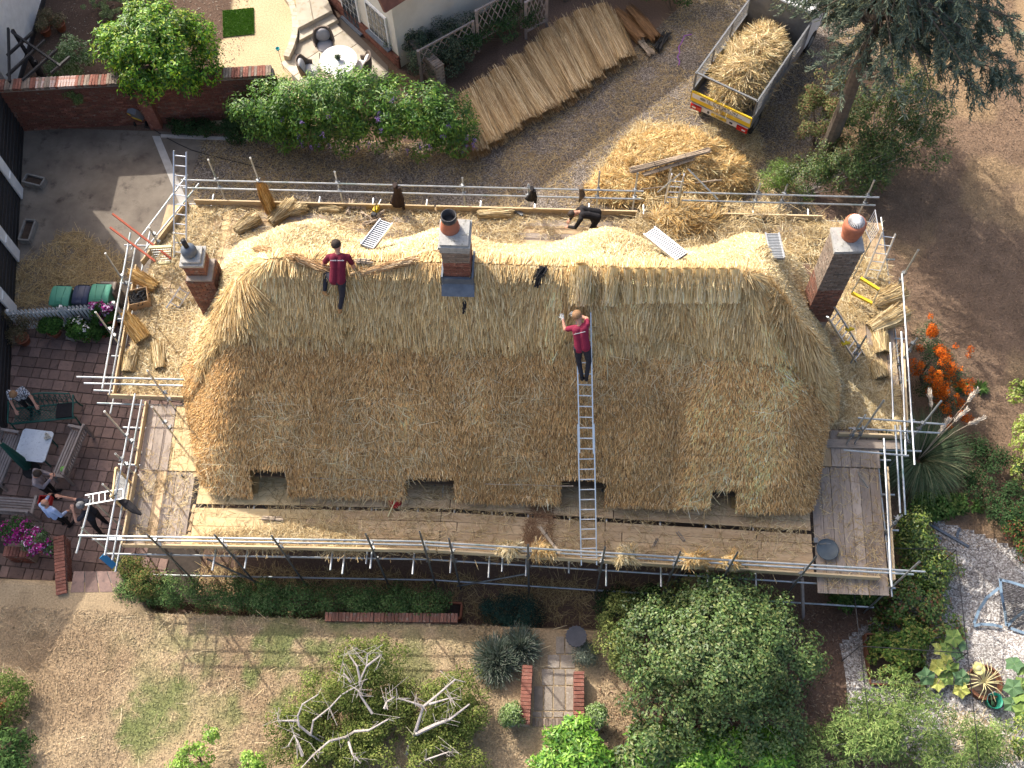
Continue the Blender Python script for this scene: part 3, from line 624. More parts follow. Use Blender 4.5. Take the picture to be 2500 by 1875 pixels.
pole('brace', (3.4, BY + 0.3, 4.2), (4.3, BY, 3.3)); pole('brace', (2.7, BY + 0.1, 3.4), (3.2, BY + 0.1, 4.25))
# left
def side_rails(x0, y0, x1, y1, zs=(RT, RM), off=0.0):
    for k, z in enumerate(zs): pole('guard_rail', (x0 + 0.05 * k, y0, z), (x1 + 0.05 * k, y1, z))
side_rails(-10.10, 6.95, -10.18, 11.05); side_rails(-11.02, 11.15, -11.2, 15.7)
side_rails(-11.72, 11.45, -9.05, 11.47)
pole('guard_rail', (-11.1, 15.2, 3.55), (-10.0, 17.6, 3.6)); pole('guard_rail', (-10.9, 15.4, 3.2), (-9.8, 17.6, 3.2)); pole('ledger', (-10.25, 6.9, 2.42), (-10.25, 11.4, 2.42)); pole('ledger', (-11.2, 11.0, 2.42), (-11.2, 16.5, 2.42))
pole('ledger', (-11.6, 11.28, 2.42), (-8.9, 11.28, 2.42))
for u, v, x in [(200, 940, -10.22), (282, 1108, -10.22), (251, 1182, -10.22), (233, 762, -11.22), (257, 618, -11.22), (364, 555, -10.6), (424, 568, -9.7), (360, 905, -9.5), (371, 993, -9.35)]:
    p = PX(u, v, x); p.z = max(3.5, min(p.z, 5.0)); pole('standard', (x, p.y, 0), (x, p.y, p.z), m='galv'); coupler((x + 0.05, p.y, RT)); coupler((x + 0.05, p.y, RM)); coupler((x, p.y, 2.42))
pole('standard', (-10.72, 7.55, 0), (-10.72, 7.55, 3.7)); pole('guard_rail', (-10.8, 7.0, 3.52), (-10.74, 8.35, 3.52)); pole('standard', (-10.72, 8.32, 0), (-10.72, 8.32, 3.7))
for yy in (7.7, 8.7, 9.6, 10.6): pole('transom', (-10.7 + RNG.uniform(-.2, .2), yy, 2.50), (-8.7, yy, 2.50))
for yy in (11.6, 12.6, 13.7, 14.8, 16.0): pole('transom', (-11.6 + RNG.uniform(-.2, .2), yy, 2.50), (-9.3, yy, 2.50))
# right
pole('guard_rail', (8.58, 9.85, RT), (8.85, 15.1, RT)); pole('guard_rail', (8.52, 10.2, RM), (8.78, 13.6, RM)); pole('guard_rail', (8.38, 10.9, 3.0), (8.55, 13.4, 3.0))
pole('guard_rail', (7.74, 7.05, RT), (7.93, 10.5, RT)); pole('guard_rail', (7.86, 7.0, RM), (8.05, 10.6, RM))
pole('guard_rail', (7.37, 11.02, RT), (9.42, 10.92, RT)); pole('guard_rail', (7.2, 10.85, 3.35), (9.35, 10.8, 3.35)); pole('guard_rail', (6.96, 10.17, RT), (8.47, 10.08, RT))
pole('ledger', (8.1, 7.0, 2.42), (8.1, 11.2, 2.42)); pole('ledger', (8.9, 11.0, 2.42), (8.9, 17.6, 2.42)); pole('ledger', (6.4, 10.7, 2.42), (9.2, 10.7, 2.42))
for u, v, x in [(2242, 610, 8.92), (2239, 826, 8.92), (2298, 979, 8.92), (2159, 975, 7.5), (2113, 1013, 7.3), (2202, 1258, 8.08), (2115, 820, 7.6)]:
    p = PX(u, v, x); p.z = max(3.5, min(p.z, 5.2)); pole('standard', (x, p.y, 0), (x, p.y, p.z)); coupler((x - 0.04, p.y, RT)); coupler((x, p.y, RM)); coupler((x, p.y, 2.42))
pole('standard', (8.08, 7.2, 0), (8.08, 7.2, 4.6)); pole('standard', (7.55, 10.6, 2.0), (7.55, 9.4, 3.2)); pole('brace', (8.3, 10.95, 3.4), (8.35, 8.9, 2.9)); pole('brace', (8.42, 10.95, 3.4), (8.5, 8.9, 2.8))
for yy in (7.6, 8.6, 9.5, 10.4, 11.5, 12.6, 13.8, 15.0, 16.2): pole('transom', (6.5, yy, 2.50), (8.4 + (0.7 if yy > 11 else 0), yy, 2.50))
for xx in np.arange(-9.6, 8.4, 1.5): pole('transom', (xx, 15.9, 2.50), (xx, 17.75, 2.50))
# ---- decks, board by board
_bd = {}
def board_mesh(L, w, m):
    k = (round(L, 2), round(w, 3), m)
    if k not in _bd:
        b = MB(); b.box((0, 0, 0), (k[0], k[1], 0.038)); me = b.mesh('scaffold_board'); me.materials.append(M[m]); _bd[k] = me
    return _bd[k]
def board(p, q, w=0.225, m='board', z=ZD, name='scaffold_board'):
    p = Vector((p[0], p[1], 0)); q = Vector((q[0], q[1], 0)); d = q - p; c = (p + q) / 2
    return obj(name, board_mesh(d.length, w, m), None, scaf, (c.x, c.y, z - 0.02 + RNG.uniform(-.006, .006)), (RNG.normal(0, .012), RNG.normal(0, .002), math.atan2(d.y, d.x) + RNG.normal(0, .0025)))
for i in range(9):                                       # front deck
    off = 0.30 + i * 0.232 + (0.10 if i >= 4 else 0); cuts = [-8.75] + [x + (0 if i % 2 else 0.2 * (i % 3)) for x in (-6.2 + 1.0 * (i % 2), -2.55, 1.4, 4.7 + 0.3 * (i % 2))] + [6.30]
    if i < 7 and i > 0: cuts[0] = -8.55
    for a, b in zip(cuts[:-1], cuts[1:]):
        board((a + 0.012, fe(a) + off), (b - 0.012, fe(b) + off), m='board' if a > -8 else 'board_new')
for i in range(6):                                       # left lower decks
    x = -9.95 + i * 0.236
    board((x, 7.52), (x - 0.03, 9.42), m='board_old' if i not in (2,) else 'board'); board((x - 0.02, 9.44), (x - 0.1, 11.2), m='board_new' if i > 2 else 'board_old', z=ZD + 0.03)
for i in range(5): board((-8.55 + 0.0 * i, 7.55 + 0.235 * i), (-8.62, 7.56 + 0.235 * i), w=0.2)
for i in range(9):                                       # left upper deck
    x = -10.95 + i * 0.236; board((x, 11.42), (x + 0.12, 14.6), m='board' if i % 3 else 'board_old'); board((x + 0.10, 14.63), (x + 0.25, 17.3), m='board_new' if i % 2 else 'board')
for i in range(7):                                       # right lower deck
    x = 6.46 + i * 0.236; board((x, 6.98), (x + 0.05, 10.12), m='board_old'); 
    if i > 0: board((x + 0.1, 10.14), (x + 0.12, 11.1), m='board_old' if i != 1 else 'board', z=ZD + 0.03)
for i in range(8):
    x = 7.0 + i * 0.236; board((x, 11.15), (x + 0.05, 14.4), m='board_old' if i % 2 else 'board'); board((x + 0.03, 14.43), (x + 0.08, 17.3), m='board')
for i in range(6):                                       # back deck
    y = 16.1 + i * 0.232; cuts = [-8.8, -6.1 + 0.7 * (i % 2), -2.9, 0.9 + 0.5 * (i % 2), 4.4, 7.0]
    for a, b in zip(cuts[:-1], cuts[1:]): board((a + 0.01, y), (b - 0.01, y), m='board' if i % 2 else 'board_old')
# toe boards on edge
def toe(p, q, z=ZD + 0.115, name='toe_board', h=0.225):
    p = Vector((p[0], p[1], z)); q = Vector((q[0], q[1], z)); b = MB().bar(p, q, 0.038, h); return b.build(name, M['toe'], scaf)
for a, b in zip((-10.05, -6.3, -2.55, 0.2, 4.0), (-6.34, -2.6, 0.15, 3.95, 7.75)): toe((a, fe(a) + 0.10), (b, fe(b) + 0.10))
for a, b in zip((-10.0, -7.2, -3.3), (-7.25, -3.35, 2.2)): toe((a, BY - 0.12), (b, BY - 0.12))
toe((3.5, BY - 0.12), (7.2, BY - 0.12)); toe((-10.08, 7.45), (-10.12, 9.3)); toe((-10.14, 9.5), (-10.2, 11.2)); toe((-11.08, 11.4), (-11.22, 15.2)); toe((-11.2, 11.36), (-9.1, 11.36)); toe((-11.1, 15.3), (-10.2, 17.3))
toe((8.08, 7.3), (8.2, 10.1)); toe((7.1, 10.95), (8.75, 10.95)); toe((8.8, 11.2), (8.95, 13.5))
board((6.6, 10.72), (8.6, 10.75), m='board_old', z=ZD + 0.08)
# mesh brick guard and short ladder hop-up at the left corner
bgp = [Q(0, 2, 1010, 755, 3.7), Q(0, 2, 1100, 850, 3.7)]
b = MB(); A = Vector((-10.22, 9.05, 3.72)); B = Vector((-10.16, 8.35, 3.72))
for z in (2.75, 3.72): b.bar((A.x, A.y, z), (B.x, B.y, z), 0.04, 0.05)
for y in (9.05, 8.35): b.bar((-10.2, y, 2.73), (-10.2, y, 3.74), 0.05, 0.04, (0, 1, 0))
b.build('brick_guard_frame', M['board_new'], scaf); b = MB()
for k in range(18):
    t = k / 17; b.bar((-10.2, 9.05 - 0.7 * t, 2.75), (-10.2, 9.05 - 0.7 * t, 3.72), 0.006, 0.006, (0, 1, 0)); b.bar((-10.2, 9.05, 2.75 + 0.97 * t), (-10.2, 8.35, 2.75 + 0.97 * t), 0.006, 0.006)
b.build('brick_guard_mesh', M['galv'], scaf, kind='stuff')
# straw spilled over the decks
def deck_straw(name, poly, n, L, cols, label, z=ZD + 0.01, th=0.03, W=(0.006, 0.013), w=None):
    q = scatter(poly, n); nn = fbm(q[:, 0], q[:, 1], 0.7, int(abs(poly[0][0] * 10)) + 60); q = q[nn > RNG.uniform(0.28, 0.62, len(q))]; n = len(q)
    a = RNG.uniform(0, 2 * np.pi, n); el = RNG.normal(0, 0.12, n); d = np.stack([np.cos(a) * np.cos(el), np.sin(a) * np.cos(el), np.sin(el)], 1)
    V, F = blades(np.column_stack([q, z + RNG.uniform(0.004, th, n)]), d, np.stack([RNG.normal(0, .3, n), RNG.normal(0, .3, n), np.ones(n)], 1), RNG.uniform(*L, n), RNG.uniform(*W, n))
    o = obj(name, np_mesh(name, V, F, pcol(n, cols, 0.15, w=w)), M['straw']); o['kind'] = 'stuff'; o['label'] = label; return o
deck_straw('front_deck_straw', [(-8.6, 7.5), (6.2, 7.4), (6.2, 9.3), (-8.6, 9.3)], 9500, (0.06, 0.3), STRAWC, 'straw spilled over the front scaffold deck')
deck_straw('front_deck_straw', [(-8.4, 7.5), (-4.3, 7.5), (-4.6, 8.3), (-8.2, 7.9)], 3500, (0.06, 0.3), STRAWC, 'thick straw on the left of the front deck', th=0.06)
deck_straw('deck_straw', [(-0.6, 7.6), (0.2, 7.6), (0.1, 9.3), (-0.3, 9.3)], 3500, (0.05, 0.2), [(0.2, 0.105, 0.055), (0.27, 0.16, 0.08)], 'dark chaff in a band across the front deck')
deck_straw('left_deck_straw', [(-11.0, 11.5), (-9.1, 11.5), (-9.2, 17.2), (-10.2, 17.2), (-10.9, 15.0)], 17000, (0.06, 0.3), STRAWC + BKC, 'straw spilled over the left scaffold deck', th=0.07)
deck_straw('right_deck_straw', [(7.0, 11.2), (8.75, 11.2), (8.75, 17.2), (6.8, 17.2)], 24000, (0.08, 0.35), STRAWC + BKC, 'straw spilled over the right scaffold deck', th=0.12)
deck_straw('right_deck_straw', [(6.4, 7.1), (8.0, 7.1), (8.0, 11.0), (6.6, 11.0)], 1500, (0.06, 0.3), STRAWC, 'thin straw on the weathered right deck')
deck_straw('left_deck_straw', [(-10.0, 7.6), (-8.7, 7.6), (-8.8, 11.0), (-10.0, 11.0)], 1500, (0.06, 0.3), STRAWC, 'thin straw on the lower left deck')
deck_straw('back_deck_straw', [(-9.0, 16.0), (7.4, 16.0), (7.4, 17.3), (-9.0, 17.3)], 22000, (0.06, 0.3), STRAWC + BKC, 'straw spilled over the rear scaffold deck', th=0.08)
deck_straw('back_deck_straw', [(1.9, 16.0), (7.4, 16.0), (7.4, 17.5), (2.2, 17.9)], 14000, (0.1, 0.4), STRAWC + BKC, 'deep straw heaped on the right of the rear deck', th=0.28)
# litter on the ground
deck_straw('drive_straw', DRIVE, 60000, (0.05, 0.25), STRAWC[:4] + [(0.24, 0.17, 0.09)], 'straw litter trodden into the gravel drive', z=0.008, th=0.02, W=(0.006, 0.012))
deck_straw('drive_straw', [P(1400, 480), P(1560, 300), P(1760, 250), P(1850, 320), P(1900, 520)], 22000, (0.06, 0.3), STRAWC + BKC, 'pale straw strewn round the straw heap', z=0.01, th=0.05)
deck_straw('yard_straw', [P(40, 640), P(180, 560), P(310, 640), P(270, 740), P(40, 750)], 5000, (0.1, 0.5), STRAWC[:4], 'loose straws scattered over the concrete yard', z=0.012, th=0.03, W=(0.008, 0.014))
deck_straw('path_straw', [(-9.0, 6.6), (6.0, 6.6), (6.0, 7.8), (-9.0, 7.8)], 12000, (0.08, 0.35), STRAWC[:4], 'fallen straw on the dark path under the scaffold', z=0.004, th=0.04)
# ------------------------------------------------------------ people
M['skin'] = mat('skin', (0.50, 0.27, 0.19), (0.44, 0.22, 0.15), 12, 0.6)
M['hair_dark'] = mat('dark_hair', (0.025, 0.018, 0.014), (0.045, 0.03, 0.022), 40, 0.7)
M['hair_sand'] = mat('sandy_hair', (0.30, 0.17, 0.085), (0.20, 0.11, 0.055), 40, 0.7)
M['hair_grey'] = mat('grey_hair', (0.20, 0.20, 0.21), (0.09, 0.09, 0.095), 30, 0.7)
M['maroon'] = mat('maroon_cotton', (0.155, 0.012, 0.032), (0.12, 0.010, 0.026), 8, 0.85)
M['maroon_bright'] = mat('faded_maroon_cotton', (0.23, 0.018, 0.050), (0.18, 0.014, 0.040), 8, 0.85)
M['navy'] = mat('navy_cloth', (0.018, 0.020, 0.030), (0.028, 0.030, 0.042), 10, 0.85)
M['black_cloth'] = mat('black_cloth', (0.012, 0.011, 0.013), (0.022, 0.02, 0.022), 12, 0.9)
M['boot'] = mat('tan_boot', (0.38, 0.22, 0.09), (0.28, 0.15, 0.06), 12, 0.8)
M['grey_shirt'] = mat('mauve_grey_cotton', (0.26, 0.225, 0.235), (0.21, 0.18, 0.19), 8, 0.9)
M['blue_shirt'] = mat('light_blue_cotton', (0.42, 0.52, 0.74), (0.36, 0.45, 0.66), 8, 0.85)
M['glove'] = mat('grey_glove', (0.46, 0.46, 0.44), (0.34, 0.34, 0.33), 16, 0.9)
def mat_check(name):
    m, t, b, o = _new(name); N = t.nodes.new; tc = N('ShaderNodeTexCoord'); mp = N('ShaderNodeMapping'); mp.inputs['Rotation'].default_value = (0.5, 0.6, 0.78); t.links.new(tc.outputs['Object'], mp.inputs[0])
    c = N('ShaderNodeTexChecker'); c.inputs['Scale'].default_value = 26; c.inputs[1].default_value = (0.62, 0.63, 0.66, 1); c.inputs[2].default_value = (0.03, 0.035, 0.06, 1); t.links.new(mp.outputs[0], c.inputs[0]); t.links.new(c.outputs[0], b.inputs['Base Color']); b.inputs['Roughness'].default_value = 0.9; return m
M['check_shirt'] = mat_check('checked_cotton')
def remesh(b, voxel, smooth=4):
    me = b.mesh('tmp'); o = bpy.data.objects.new('tmp', me); COL.objects.link(o)
    r = o.modifiers.new('r', 'REMESH'); r.mode = 'VOXEL'; r.voxel_size = voxel; r.use_smooth_shade = True
    s = o.modifiers.new('s', 'SMOOTH'); s.factor = 0.5; s.iterations = smooth
    dg = bpy.context.evaluated_depsgraph_get(); out = bpy.data.meshes.new_from_object(o.evaluated_get(dg)); bpy.data.objects.remove(o); return out
def person(label, j, cloth, base, hair='hair_dark', bald=False, sleeve=0.5, shirt_len=0.1, grp=None, scale=1.0, curl=0.6):
    """j: joint name -> world position; cloth: torso, leg, foot, hand materials; one continuous body"""
    J = {k: Vector(v) for k, v in j.items()}; pr = []                       # primitives: p, q, r0, r1, material slot
    up = (J['neck'] - J['pelvis']).normalized(); side = (J['shR'] - J['shL']).normalized(); fwd_ = up.cross(side) * -1; fwd_ = side.cross(up) * -1 if False else up.cross(side)
    fwd_ = J.get('face', J['neck'] + fwd_) - J['neck'] if 'face' in J else fwd_; fwd_ = Vector(fwd_).normalized()
    SK, SH, TR_, FT, HD, DK = 0, 1, 2, 3, 4, 5
    def cap(p, q, r0, r1, m): pr.append((Vector(p), Vector(q), r0, r1, m))
    mid = (J['neck'] + J['pelvis']) / 2
    for k in (-1, 1):
        s = side * k
        cap(J['pelvis'] + s * 0.075, mid + s * 0.065, 0.105, 0.10, SH); cap(mid + s * 0.065, J['neck'] + s * 0.085 - up * 0.10, 0.105, 0.10, SH)
    cap(J['hipL'] + up * 0.02, J['hipR'] + up * 0.02, 0.105, 0.105, TR_)
    cap(J['neck'] - up * 0.08, J['head'], 0.058, 0.055, SK)
    hd = (J['head'] - J['neck']).normalized(); hc = J['head'] + hd * 0.10
    cap(J['head'] + hd * 0.04 + fwd_ * 0.02, hc + hd * 0.035, 0.076, 0.088, SK); cap(hc + fwd_ * 0.085 - hd * 0.02, hc + fwd_ * 0.105 - hd * 0.045, 0.014, 0.017, SK)
    cap(J['head'] + hd * 0.03 + fwd_ * 0.04, J['head'] + hd * 0.02 + fwd_ * 0.07, 0.045, 0.04, SK)
    sd = hd.cross(fwd_).normalized()
    for k in (-1, 1):
        cap(hc + sd * 0.088 * k + hd * 0.01, hc + sd * 0.095 * k - hd * 0.03, 0.016, 0.013, SK); cap(hc + sd * 0.033 * k + fwd_ * 0.083 + hd * 0.005, hc + sd * 0.034 * k + fwd_ * 0.084 + hd * 0.005, 0.010, 0.010, DK)
    cap(hc + fwd_ * 0.082 - hd * 0.078 - sd * 0.02, hc + fwd_ * 0.082 - hd * 0.078 + sd * 0.02, 0.008, 0.008, DK)
    for S in 'LR':
        sh, el, ha = J['sh' + S], J['el' + S], J['ha' + S]; tp = sh + (el - sh) * (sleeve / 0.5 if sleeve <= 0.5 else 1)
        cap(J['neck'] - up * 0.07, sh, 0.075, 0.068, SH)
        if sleeve <= 0.5: cap(sh, sh.lerp(el, sleeve * 1.6), 0.066, 0.062, SH); cap(sh.lerp(el, 0.5), el, 0.048, 0.042, SK); cap(el, ha, 0.043, 0.029, SK)
        else: cap(sh, el, 0.066, 0.052, SH); cap(el, el.lerp(ha, 0.9), 0.050, 0.038, SH); cap(el.lerp(ha, 0.85), ha, 0.03, 0.029, SK)
        d = (ha - el).normalized(); sp = d.cross(J.get('palm' + S, Vector((0, 0, 1))) if not isinstance(J.get('palm' + S), type(None)) else Vector((0, 0, 1)))
        sp = sp.normalized() if sp.length > 0.1 else Vector((1, 0, 0)); pn = sp.cross(d)
        pe = ha + d * 0.085
        for o_ in (-0.025, 0.0, 0.025): cap(ha + sp * o_ * 0.6, pe + sp * o_, 0.021, 0.018, HD)
        for fi, (o_, ln) in enumerate(((-0.034, 0.062), (-0.012, 0.078), (0.011, 0.074), (0.033, 0.056))):
            a0 = pe + sp * o_; a1 = a0 + (d * (1 - 0.3 * curl) - pn * 0.5 * curl).normalized() * ln * 0.55 + sp * o_ * 0.18; a2 = a1 + (d * (1 - curl) - pn * curl).normalized() * ln * 0.5
            cap(a0, a1, 0.0105, 0.0098, HD); cap(a1, a2, 0.0098, 0.0088, HD)
        t0 = ha + d * 0.03 - sp * 0.026; t1 = t0 + (d * 0.55 - sp * 0.75 - pn * 0.2).normalized() * 0.045; cap(t0, t1, 0.013, 0.0115, HD); cap(t1, t1 + (d * 0.8 - sp * 0.2 - pn * 0.4).normalized() * 0.035, 0.0112, 0.0098, HD)
        hp, kn, an, to = J['hip' + S], J['kn' + S], J['an' + S], J['toe' + S]
        cap(hp, kn, 0.095, 0.064, TR_); cap(kn, an + (kn - an).normalized() * 0.06, 0.062, 0.047, TR_); cap(an + (kn - an).normalized() * 0.08, an - Vector((0, 0, 0.02)), 0.044, 0.045, FT)
        cap(an - Vector((0, 0, 0.045)), to, 0.042, 0.036, FT); cap(an - Vector((0, 0, 0.045)) - (to - an).normalized() * 0.05, an - Vector((0, 0, 0.045)), 0.04, 0.042, FT)
    b = MB()
    for p, q, r0, r1, m in pr:
        L = (q - p).length
        if L > 1e-5: b.tube(p, q, r0, r1, 12)
        b.ell(p, r0, None, 12, 8); b.ell(q, r1, None, 12, 8)
    me = remesh(b, 0.0095)
    nv = len(me.polygons); c = np.empty(nv * 3, np.float32); me.polygons.foreach_get('center', c); c = c.reshape(-1, 3)
    best = np.full(nv, 1e9); bi = np.zeros(nv, np.int32)
    for p, q, r0, r1, m in pr:
        p_ = np.array(p); d = np.array(q) - p_; l2 = max(d @ d, 1e-9); t = np.clip((c - p_) @ d / l2, 0, 1); dist = np.linalg.norm(c - p_ - t[:, None] * d, axis=1) - (r0 + (r1 - r0) * t)
        dist = dist + (0.004 if m == SK else 0); k = dist < best; best[k] = dist[k]; bi[k] = m
    # the shirt ends below the pelvis
    upn = np.array(up); low = ((c - np.array(J['pelvis'])) @ upn < -shirt_len) & (bi == SH); bi[low] = TR_
    root = Vector(base); v = np.empty(len(me.vertices) * 3, np.float32); me.vertices.foreach_get('co', v); v = v.reshape(-1, 3) - np.array(root, np.float32); me.vertices.foreach_set('co', v.ravel())
    for mm in (M['skin'], M[cloth[0]], M[cloth[1]], M[cloth[2]], M[cloth[3]], M['hair_dark']): me.materials.append(mm)
    me.polygons.foreach_set('material_index', bi); me.update(); me.name = 'person'
    o = obj('person', me, None, None, root); ORG[o.name] = root
    tag(o, label, 'person', grp)
    hb = MB(); n0 = 18
    for k in range(6):                                                     # hair: a shell over crown and back of the head
        pass
    axz = (hd * 0.85 - fwd_ * 0.5).normalized() if not bald else (hd * -0.25 - fwd_ * 1.0).normalized()
    axx = axz.cross(sd).normalized(); R3 = Matrix((sd, axx, axz)).transposed(); mx = 9; lim = math.radians(100 if not bald else 52); r = 0.112 if not bald else 0.106
    cc = hc + hd * 0.03; rows = []
    for k in range(mx + 1):
        t = lim * k / mx; row = []
        for i in range(n0):
            a = 2 * math.pi * i / n0; rr = r * (1.0 + 0.03 * math.sin(5 * a + k) + RNG.uniform(-.012, .012)); row.append(cc + R3 @ Vector((rr * 0.93 * math.sin(t) * math.cos(a), rr * math.sin(t) * math.sin(a), rr * math.cos(t))))
        rows.append(row)
    base_i = len(hb.v); hb.v += [tuple(p) for row in rows for p in row]
    for k in range(mx):
        for i in range(n0): jn = (i + 1) % n0; hb.f.append((k * n0 + i, (k + 1) * n0 + i, (k + 1) * n0 + jn, k * n0 + jn)); hb.m.append(0)
    hb.build('hair', M[hair], o, True)
    return o
def stand(base, yaw, h=1.75, **kw):
    """standing pose, facing local +y turned by yaw; overrides in local metres for a 1.75 m body"""
    s = h / 1.75; j = dict(pelvis=(0, 0, 0.96), neck=(0, 0.0, 1.45), head=(0, 0.02, 1.53), shL=(-0.19, 0, 1.40), shR=(0.19, 0, 1.40), elL=(-0.25, -0.02, 1.12), elR=(0.25, -0.02, 1.12), haL=(-0.25, 0.08, 0.88), haR=(0.25, 0.08, 0.88),
        hipL=(-0.095, 0, 0.92), hipR=(0.095, 0, 0.92), knL=(-0.10, 0.02, 0.50), knR=(0.10, 0.02, 0.50), anL=(-0.10, 0, 0.10), anR=(0.10, 0, 0.10), toeL=(-0.12, 0.16, 0.04), toeR=(0.12, 0.16, 0.04))
    j.update(kw); Rz = rotz(yaw); B = Vector(base); return {k: (B + Rz @ (Vector(v) * s)) if not k.startswith('palm') else Rz @ Vector(v) for k, v in j.items()}
def RP(u, v, lift=0.0):                                                    # pixel ray meets the thatch
    r = ray(u, v); dx, dy, dz = r @ AX, r @ AY, -(r @ AD); L = math.sqrt(dx * dx + dy * dy + dz * dz)
    t = np.arange(18.0, 31.0, 0.01) / L; x, y, z = dx * t, dy * t, HC + dz * t; rz = roof_z(x, y); k = np.nonzero((z < rz + lift) & in_poly(x, y, OUT))[0]
    i = k[0] if len(k) else 0; return Vector((x[i], y[i], z[i]))
def JY(c, r, x, y, yy): return PY(*R(c, r, x, y), yy)
# worker astride the ridge
fR = RP(*R(1, 1, 735, 1030)); fL = RP(*R(1, 1, 600, 895)); yb = fR.y
jj = dict(toeR=fR + Vector((0.0, 0.10, 0.10)), anR=fR + Vector((0.0, -0.06, 0.14)), toeL=fL + Vector((-0.10, 0.08, 0.08)), anL=fL + Vector((0.02, -0.02, 0.13)))
jj['knR'] = JY(1, 1, 745, 905, yb + 0.10); jj['hipR'] = JY(1, 1, 740, 790, yb + 0.22); jj['hipL'] = JY(1, 1, 675, 780, yb + 0.24); jj['pelvis'] = (jj['hipR'] + jj['hipL']) / 2 + Vector((0, 0, 0.05))
jj['knL'] = JY(1, 1, 608, 705, yb + 0.48); jj['neck'] = JY(1, 1, 712, 545, yb + 0.62); jj['head'] = JY(1, 1, 706, 522, yb + 0.66); jj['shL'] = JY(1, 1, 630, 580, yb + 0.58); jj['shR'] = JY(1, 1, 795, 580, yb + 0.58)
jj['elL'] = JY(1, 1, 585, 640, yb + 0.58); jj['haL'] = JY(1, 1, 612, 672, yb + 0.62); jj['elR'] = JY(1, 1, 840, 655, yb + 0.56); jj['haR'] = JY(1, 1, 852, 725, yb + 0.48)
def lens(j): print('limbs', {k: round((Vector(j[a]) - Vector(j[b])).length, 2) for k, a, b in (('torso', 'pelvis', 'neck'), ('thR', 'hipR', 'knR'), ('shR', 'knR', 'anR'), ('thL', 'hipL', 'knL'), ('shL', 'knL', 'anL'), ('uaL', 'shL', 'elL'), ('faL', 'elL', 'haL'), ('uaR', 'shR', 'elR'), ('faR', 'elR', 'haR'), ('shw', 'shL', 'shR'))})
lens(jj)
w1 = person('worker in dark maroon T-shirt and navy trousers kneeling up at the ridge', jj, ('maroon', 'navy', 'boot', 'skin'), fR, 'hair_dark', sleeve=0.36)
nk = jj['neck']; upv = (jj['neck'] - jj['pelvis']).normalized(); sdv = (jj['shR'] - jj['shL']).normalized(); bk = sdv.cross(upv) * -1
bkn = upv.cross(sdv); bkn = -bkn if bkn.y > 0 else bkn
b = MB()
for k in range(17):
    if k != 8: b.box(nk - upv * 0.13 + sdv * (k - 8) * 0.017 + bkn * 0.112, (0.011, 0.004, 0.018 if k % 3 else 0.024), Matrix((sdv, -bkn, upv)).transposed())
b.build('shirt_lettering', M['white_paint'], w1)
# worker on the ladder
LB = P(1438, 1378, ZD + 0.05); LT = RP(1424, 762, 0.12); LT.z += 0.05
ldir = (LT - LB).normalized(); lup = Vector((1, 0, 0)).cross(ldir).normalized()
foot = LB + ldir * ((RP(*R(2, 1, 640, 1540)) - LB).dot(ldir)); yb = foot.y
jj = dict(anR=foot + Vector((0.03, -0.06, 0.14)), toeR=foot + Vector((0.03, 0.12, 0.08)), anL=foot + Vector((-0.07, -0.04, 0.13)), toeL=foot + Vector((-0.09, 0.13, 0.07)))
jj['pelvis'] = JY(2, 1, 628, 1345, yb + 0.18); jj['hipR'] = jj['pelvis'] + Vector((0.09, 0, -0.05)); jj['hipL'] = jj['pelvis'] + Vector((-0.09, 0, -0.05))
jj['knR'] = (jj['hipR'] + jj['anR']) / 2 + Vector((0.05, 0.05, 0)); jj['knL'] = (jj['hipL'] + jj['anL']) / 2 + Vector((-0.03, 0.06, 0))
jj['neck'] = JY(2, 1, 608, 1150, yb + 0.50); jj['head'] = JY(2, 1, 598, 1118, yb + 0.56); jj['shL'] = JY(2, 1, 545, 1180, yb + 0.48); jj['shR'] = JY(2, 1, 665, 1150, yb + 0.50)
jj['elL'] = JY(2, 1, 482, 1190, yb + 0.55); jj['haL'] = JY(2, 1, 464, 1105, yb + 0.76); jj['elR'] = JY(2, 1, 668, 1100, yb + 0.72); jj['haR'] = JY(2, 1, 570, 1062, yb + 0.85)
lens(jj)
w2 = person('worker in bright maroon polo shirt and grey gloves standing on the long ladder', jj, ('maroon_bright', 'navy', 'black_cloth', 'glove'), foot, 'hair_sand', sleeve=0.36)
nk = jj['neck']; upv = (jj['neck'] - jj['pelvis']).normalized(); sdv = (jj['shR'] - jj['shL']).normalized(); bkn = upv.cross(sdv); bkn = -bkn if bkn.y > 0 else bkn
b = MB(); b.box(nk - upv * 0.14 + bkn * 0.11, (0.26, 0.004, 0.012), Matrix((sdv, -bkn, upv)).transposed()); b.build('shirt_piping', M['white_paint'], w2)
